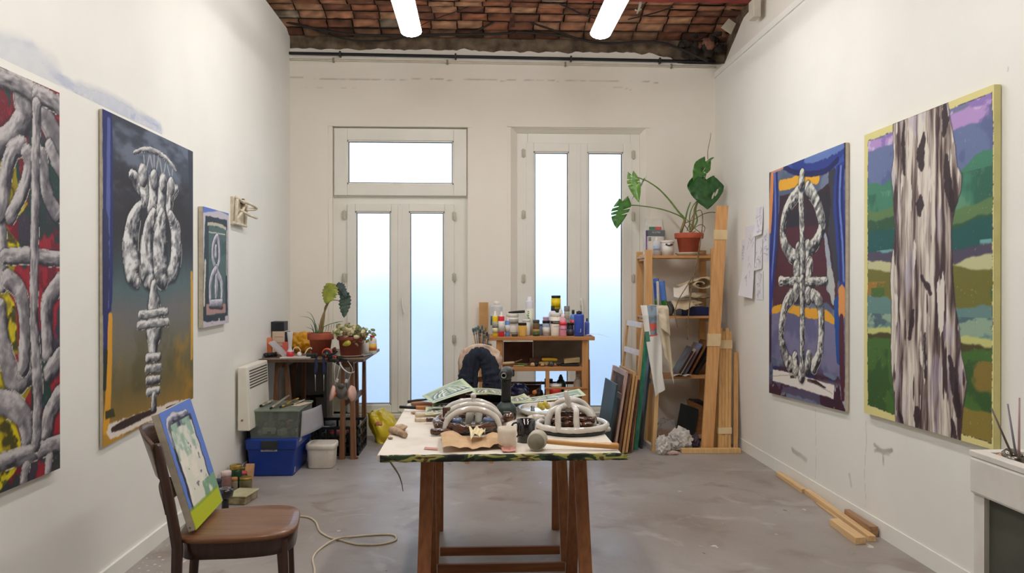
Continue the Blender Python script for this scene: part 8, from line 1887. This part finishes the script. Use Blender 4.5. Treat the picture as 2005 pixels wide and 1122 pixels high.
# fabrics hanging over the pine stretcher
def hang(name,label,m,px0,px1,pyt,pyb,y,seed,cat='fabric',paint=None):
 def pos(u,v):
  pb=pyb(u)if callable(pyb)else pyb;px=px0(v)+(px1(v)-px0(v))*u;p=atY(px,pyt+(pb-pyt)*v,y);fold=.012*math.sin(u*7+seed)*min(1,v*3)+.006*mnoise.noise(Vector((u*4,v*7,seed)))
  return(p.x,y+fold-.02*v+(.04*(1-v*8)**2 if v<.125 else 0),p.z)
 b=MB();b.grid(pos,16,40,thick=.003);return tag(b.build(name,m),label,cat)
FW=mat('white_printed_cotton',(222,220,216),(206,204,202),rough=.8,scale=6);FC=mat('cream_canvas_cloth',(216,204,178),(196,182,154),rough=.85,scale=8)
def prt():
 Pn=Paint(.25,.9,.006,(224,222,216));m1=((Pn.U>.07)&(Pn.U<.17)&(Pn.V>.60))*1.0;Pn.mix(m1,(132,150,162));Pn.patches((112,124,140),f=14,thr=.55,seed=3,within=m1);Pn.patches((206,96,84),f=12,thr=.52,seed=5,within=m1*(Pn.V<.72));Pn.mix(((Pn.U>.06)&(Pn.U<.18)&(abs(Pn.V-.595)<.01))*.9,(206,90,80));Pn.mix(((Pn.U<.06)&(abs(Pn.V-.59)<.05))*.9,(60,120,96))
 def fn(U,V):
  u,v=U/.25,1-V/.9;X=np.zeros(U.shape);Y=np.zeros(U.shape);Zz=np.zeros(U.shape)
  for idx in np.ndindex(U.shape):
   uu,vv=float(u[idx]),float(v[idx]);px=(1256+14*vv**1.2)+(46-27*min(1,vv*1.25)**.8)*uu;p=atY(px+12*vv,598+vv*(178-14*uu),6.52);X[idx]=p.x;Y[idx]=6.52+.012*math.sin(uu*7+vv*5)-.02*vv+(.035*(1-vv*9)if vv<.11 else 0);Zz[idx]=p.z
  return X,Y,Zz
 Pn.nx,Pn.ny=Pn.nx,Pn.ny;o=Pn.mesh('printed_fabric',fn,attr_mat('printed_fabric_paint',rough=.8,bump=.2),None,tuple(atY(1275,776,6.52)));tag(o,'long white fabric with a grey blue printed patch hanging on the stretcher','fabric');md=o.modifiers.new('thickness','SOLIDIFY');md.thickness=.003
prt()
hang('cream_fabric','cream canvas piece hanging to a point beside the printed fabric',FC,lambda v:1290+2*v+18*max(0,v-.5),lambda v:1306+12*v*(1 if v<.98 else 1),600,lambda u:700+52*u**1.6,6.475,3)
hang('cream_fabric','short cream flap folded over the stretcher top',FC,lambda v:1288+4*v,lambda v:1309+3*v,599,lambda u:640+18*u,6.44,7)
# ================================================================== PLANKS IN THE CORNER
TAPE=mat('masking_tape',(224,200,156),(212,186,140),rough=.5)
PL1=wood('orange_plank',(220,170,112),(196,140,84),'z',rough=.5);PL2=wood('yellow_batten',(220,178,118),(196,150,92),'z',rough=.5)
def plank(name,label,cat,pb,pt_,yb,yt,wd,th,m,tapes=(),n=1,group=None):
 a,c=atY(*pb,yb),atY(*pt_,yt);a.z=.0;t=thing(name,label,cat,tuple(a),group);up=(c-a)
 for i in range(n):
  b=MB();o=Vector(((i-(n-1)/2)*wd*1.02,.004*(i%2),0));q=[Vector((-wd/2,-th/2,0)),Vector((wd/2,-th/2,0)),Vector((wd/2,th/2,0)),Vector((-wd/2,th/2,0))]
  b.hexa([a+o+p for p in q]+[c+o+p-Vector((0,0,.03*(i%2)))for p in q],.003);b.build('plank' if n==1 else 'batten',m,t)
 for f0,f1 in tapes:
  b=MB();W_=wd*n*1.02/2+.002;T_=th/2+.004;q=[Vector((-W_,-T_,0)),Vector((W_,-T_,0)),Vector((W_,T_,0)),Vector((-W_,T_,0))]
  b.hexa([a+up*f0+p for p in q]+[a+up*f1+p for p in q]);b.build('tape',TAPE,t)
 return t
b=MB();a,c=atZ(1334,884,0),atZ(1449,892,0);y_=6.5;xa,xc=atY(1334,884,y_).x,min(atY(1449,884,y_).x,XR-.016);b.box(((xa+xc)/2,y_,.022),(xc-xa,.045,.042),Euler((0,0,-.03)),.003);o=b.build('floor_batten',YW);tag(o,'pale batten lying on the floor at the foot of the corner planks','batten')
for f in(.15,.5,.9):
 b=MB();b.blob((xa+(xc-xa)*f,y_-.022-.03*(f-.5)*(xc-xa),.012),(.03,.004,.010),2,.4,seed=int(f*10));b.build('black_paint_mark',INK,o)if False else b.bm.free()
plank('tall_plank','tallest orange plank leaning in the corner, taped in two places','plank',(1384,882),(1414,403),6.56,6.69,.105,.028,PL1,((.425,.475),(.86,.90)))
plank('thin_batten','thin battens standing half hidden behind the tallest plank','battens',(1399,880),(1405,520),6.68,6.82,.05,.02,PL2,((.30,.33),))
plank('batten_bundle','bundle of taped battens standing between the tallest plank and the wall','battens',(1418,888),(1420,642),6.57,6.74,.028,.03,PL2,((.14,.19),(.83,.90)),4)
plank('short_plank','narrow plank leaning nearest the wall beside the taped bundle','plank',(1440,889),(1441,690),6.585,6.72,.04,.022,wood('dull_plank',(212,166,108),(184,134,82),'z'))
# ================================================================== BATTENS ALONG THE WALL, SINK
BAT=[wood('floor_batten_wood',(228,194,146),(206,166,116),'y'),wood('painted_block_wood',(190,146,100),(120,96,84),'y')]
def fbat(label,p0,p1,w_,h_,m,z0=0.0):
 a,c=atZ(*p0,z0),atZ(*p1,z0);b=MB();d=(c-a);s=Vector((-d.y,d.x,0)).normalized()*w_/2;s=s if s.x>0 else-s
 for p in(a,c):p.z=z0
 mx=XR-.014
 q=[a,c,c+s*2,a+s*2];sh=max(0,max(p.x for p in q)-mx);q=[p-Vector((sh,0,0))for p in q]
 b.hexa(q+[p+Vector((0,0,h_))for p in q],.003);return tag(b.build('wood_batten',m),label,'batten','wood battens along the wall')
def qbat(label,pts,h_,m):b=MB();b.hexa([(x,y,0)for x,y in pts]+[(x,y,h_)for x,y in pts],.003);tag(b.build('wood_batten',m),label,'batten','wood battens along the wall')
BX=XR-.013
qbat('short batten lying farthest along the wall toward the corner',[(BX-.055,5.22),(BX-.015,5.23),(BX-.002,5.72),(BX-.042,5.71)],.03,BAT[0])
qbat('long batten lying along the wall under the trunk painting',[(BX-.10,4.22),(BX-.06,4.215),(BX-.002,5.2),(BX-.042,5.205)],.034,BAT[0])
qbat('paint smeared block between the long batten and the wall',[(BX-.052,4.30),(BX-.004,4.295),(BX-.002,4.64),(BX-.034,4.645)],.06,BAT[1])
qbat('short light block on the room side of the long batten',[(BX-.20,4.17),(BX-.135,4.18),(BX-.125,4.53),(BX-.185,4.52)],.04,BAT[0])
qbat('thin offcut lying along the room side of the long batten',[(BX-.092,4.56),(BX-.082,4.56),(BX-.062,4.96),(BX-.070,4.96)],.014,BAT[0])
# stone sink on a masonry pier
SINKM=mat('white_stone_sink',(226,222,214),(212,208,200),rough=.5,scale=7,bump=.08)
fx=1.70;yN,yF=1.6,atX(1897,882,fx).y;zt_=atX(1897,880,fx).z;zb_=atX(1907,968,fx).z
t=thing('stone_sink','white stone sink slab on a masonry pier at the edge of the picture','sink',(1.97,2.1,0))
b=MB();b.b2((fx,yN,zb_),(XR-.001,yF,zt_-.02),.01);b.build('slab',SINKM,t)
b=MB();w_=.045
for q in((fx,fx+w_,yN,yF),(XR-.001-w_,XR-.001,yN,yF),(fx+w_,XR-w_,yF-w_,yF),(fx+w_,XR-w_,yN,yN+w_)):b.b2((q[0],q[2],zt_-.021),(q[1],q[3],zt_),.003)
b.build('rim',SINKM,t)
b=MB();yp=atX(1926,1000,fx+.01).y;b.b2((fx+.012,yp,0),(XR-.001,yF-.01,zb_));b.build('pier',SINKM,t)
b=MB();b.b2((fx+.03,yN,.0),(fx+.05,yp,zb_-.001));b.build('dark_front_panel',mat('dark_olive_panel',(84,86,74),(70,72,62),rough=.6,scale=4),t)
zs_=zt_-.0195
BRN=pm('muddy_pot',(96,92,84),rough=.3)
q=atY(1991,888,2.44);bx,by=min(q.x,XR-.1),2.44
t=thing('water_jar','small dark metal jar holding three long brushes on the sink','jar',(bx,by,zs_));b=MB();b.lathe((bx,by,zs_),[(0,0),(.028,0),(.03,.004),(.03,.03),(.027,.03),(.026,.006),(0,.005)],20);b.build('jar_body',mat('dark_shiny_metal',(120,116,108),(90,88,82),rough=.25,metal=.8),t)
for i,(px,py_,lab,m)in enumerate([(1941,799,'long dark brush leaning far to the side in the sink jar',pm('dark_brush_wood',(92,76,72))),(1973,791,'middle slim grey brush in the sink jar',pm('grey_violet_brush',(120,112,124))),(1996,779,'brush with a pinkish handle standing steep in the sink jar',pm('pink_brush',(176,142,140)))]):
 top=atY(px,py_,2.5 if i<2 else 2.44);t=thing('long_brush',lab,'paint brush',(bx,by,zs_+.004),'long brushes on the sink');b=MB();b.tube([(bx-.005+.006*i,by,zs_+.006),tuple(top)],[.0042,.0026],8,0);b.build('handle',m,t)
for i,(px,py_,s,m,lab)in enumerate([(1915,873,(.030,.04,.009),mat('green_grey_palette',(140,150,140),(96,108,100),rough=.5,scale=30),'grey green paint dish at the far end of the sink'),(1949,886,(.022,.04,.012),pm('tan_sponge',(196,154,112)),'tan sponge on the sink edge'),(1932,880,(.03,.06,.008),pm('slate_dish',(120,126,120)),'slate coloured dish between the sponge and the green dish'),(1978,893,(.03,.04,.022),mat('crumpled_foil',(140,134,122),(96,92,84),rough=.2,metal=.8,scale=20),'crumpled foil lump before the brush jar')]):
 q=atZ(px,py_,zt_);x_=min(max(q.x,fx+.05+s[0]),XR-.06);y_=min(q.y,yF-.05-s[1]);b=MB();b.blob((x_,y_,zs_+s[2]),s,3,.15,seed=i);tag(b.build(['paint_dish','sponge','paint_dish','foil_lump'][i],m,None,None,True,zs_+.0003),lab,['dish','sponge','dish','foil'][i])
# ================================================================== PIPES AND CABLES UNDER THE CEILING
def run(name,label,cat,y,r,m,p0,p1,clips,cm):
 a,c=atY(*p0,y),atY(*p1,y);a.x=XL+.002;c.x=min(c.x,XR-.002);t=thing(name,label,cat,tuple((a+c)/2));b=MB();b.tube([a,c],r,10,0);b.build('pipe',m,t)
 for px in clips:
  f=(atY(px,110,y).x-a.x)/(c.x-a.x);p=a+(c-a)*f;b=MB();b.b2((p.x-.008,y-r-.003,p.z-r-.012),(p.x+.008,D-.0005,p.z+r+.012),.002);b.build('clip',cm,t)
run('black_pipe','black pipe running along the top of the end wall','pipe',D-.035,.0145,pm('black_pipe_paint',(34,36,42)),(568,104),(1400,121),(666,892,1118,1292),pm('dark_clip',(60,56,50)))
run('white_conduit','thin white conduit running under the black pipe','pipe',D-.025,.009,pm('cream_conduit',(226,216,196)),(568,116),(1400,131),(653,876,1107,1315),pm('grey_clip',(150,140,122)))
CB=pm('sooty_cable',(44,38,36),rough=.7)
for i,(L,y,r,lab)in enumerate([([(535,20),(570,34),(610,55),(640,68),(700,80),(760,79),(800,72),(860,70)],7.22,.009,'sooty cable sagging from the ceiling corner to the first lamp'),([(548,40),(600,52),(650,62),(720,69),(830,68),(980,66),(1005,62)],7.2,.012,'dark cable bundle running along the foot of the tile vault'),([(920,66),(950,52),(985,34),(1002,28),(1012,28),(1035,42),(1080,58),(1140,78),(1180,84)],7.16,.009,'dark cable rising to a peak in the middle of the vault'),([(1010,62),(1100,70),(1180,84),(1280,82),(1330,95),(1385,120)],7.2,.012,'dark cable running down to the rubble corner'),([(1230,38),(1280,26),(1340,9),(1400,10),(1440,20)],6.9,.006,'thin cable slung high across the vault toward the partition'),([(820,52),(850,38),(900,20),(935,6)],6.95,.004,'thin pale cable rising from the first lamp'),([(1085,3),(1110,14),(1140,28),(1165,36)],6.85,.007,'dark cable reaching the second lamp from above')]):
 b=MB();b.tube([atY(*p,y)for p in L],r,8,6,jit=.15,seed=i);tag(b.build('ceiling_cable',CB),lab,'cable','cables under the tile vault')
b=MB();a,c=atY(1003,-8,6.9),atY(1003,52,7.2);b.beam(a,c,.045,.02,(0,1,0));tag(b.build('iron_strap',pm('rusty_iron',(92,56,44),(64,42,36),rough=.8,scale=20)),'rusty iron strap in the middle of the tile vault','strap')
b=MB();b.tube([atY(1256,-6,6.6),atY(1254,8,6.6),atY(1250,20,6.6),atY(1247,27,6.6)],[.014,.013,.008,.004],8,5);b.tube([atY(1243,19,6.6),atY(1250,21,6.6),atY(1256,17,6.6)],.006,6,3);tag(b.build('hanging_rag',pm('pale_green_rag',(176,180,164))),'pale knotted rag end hanging from the beam','rag')
b=MB();q=atX(1480,19,XR-.04);b.box((XR-.05,q.y,q.z),(.06,.12,.15),None,.005);o=b.build('junction_box',pm('beige_box',(206,200,184)));tag(o,'beige junction box on the partition above the ledge','box')
b=MB();a=atY(1412,52,6.9);b.prism([tuple(atY(1413,53,6.95)),tuple(atY(1427,36,6.95)),tuple(atY(1441,46,6.95)),tuple(atY(1432,66,6.95))],(0,.02,0));tag(b.build('plaster_chunk',pm('cream_plaster_chunk',(206,198,176))),'pale broken plaster chunk stuck by the rubble corner','plaster')
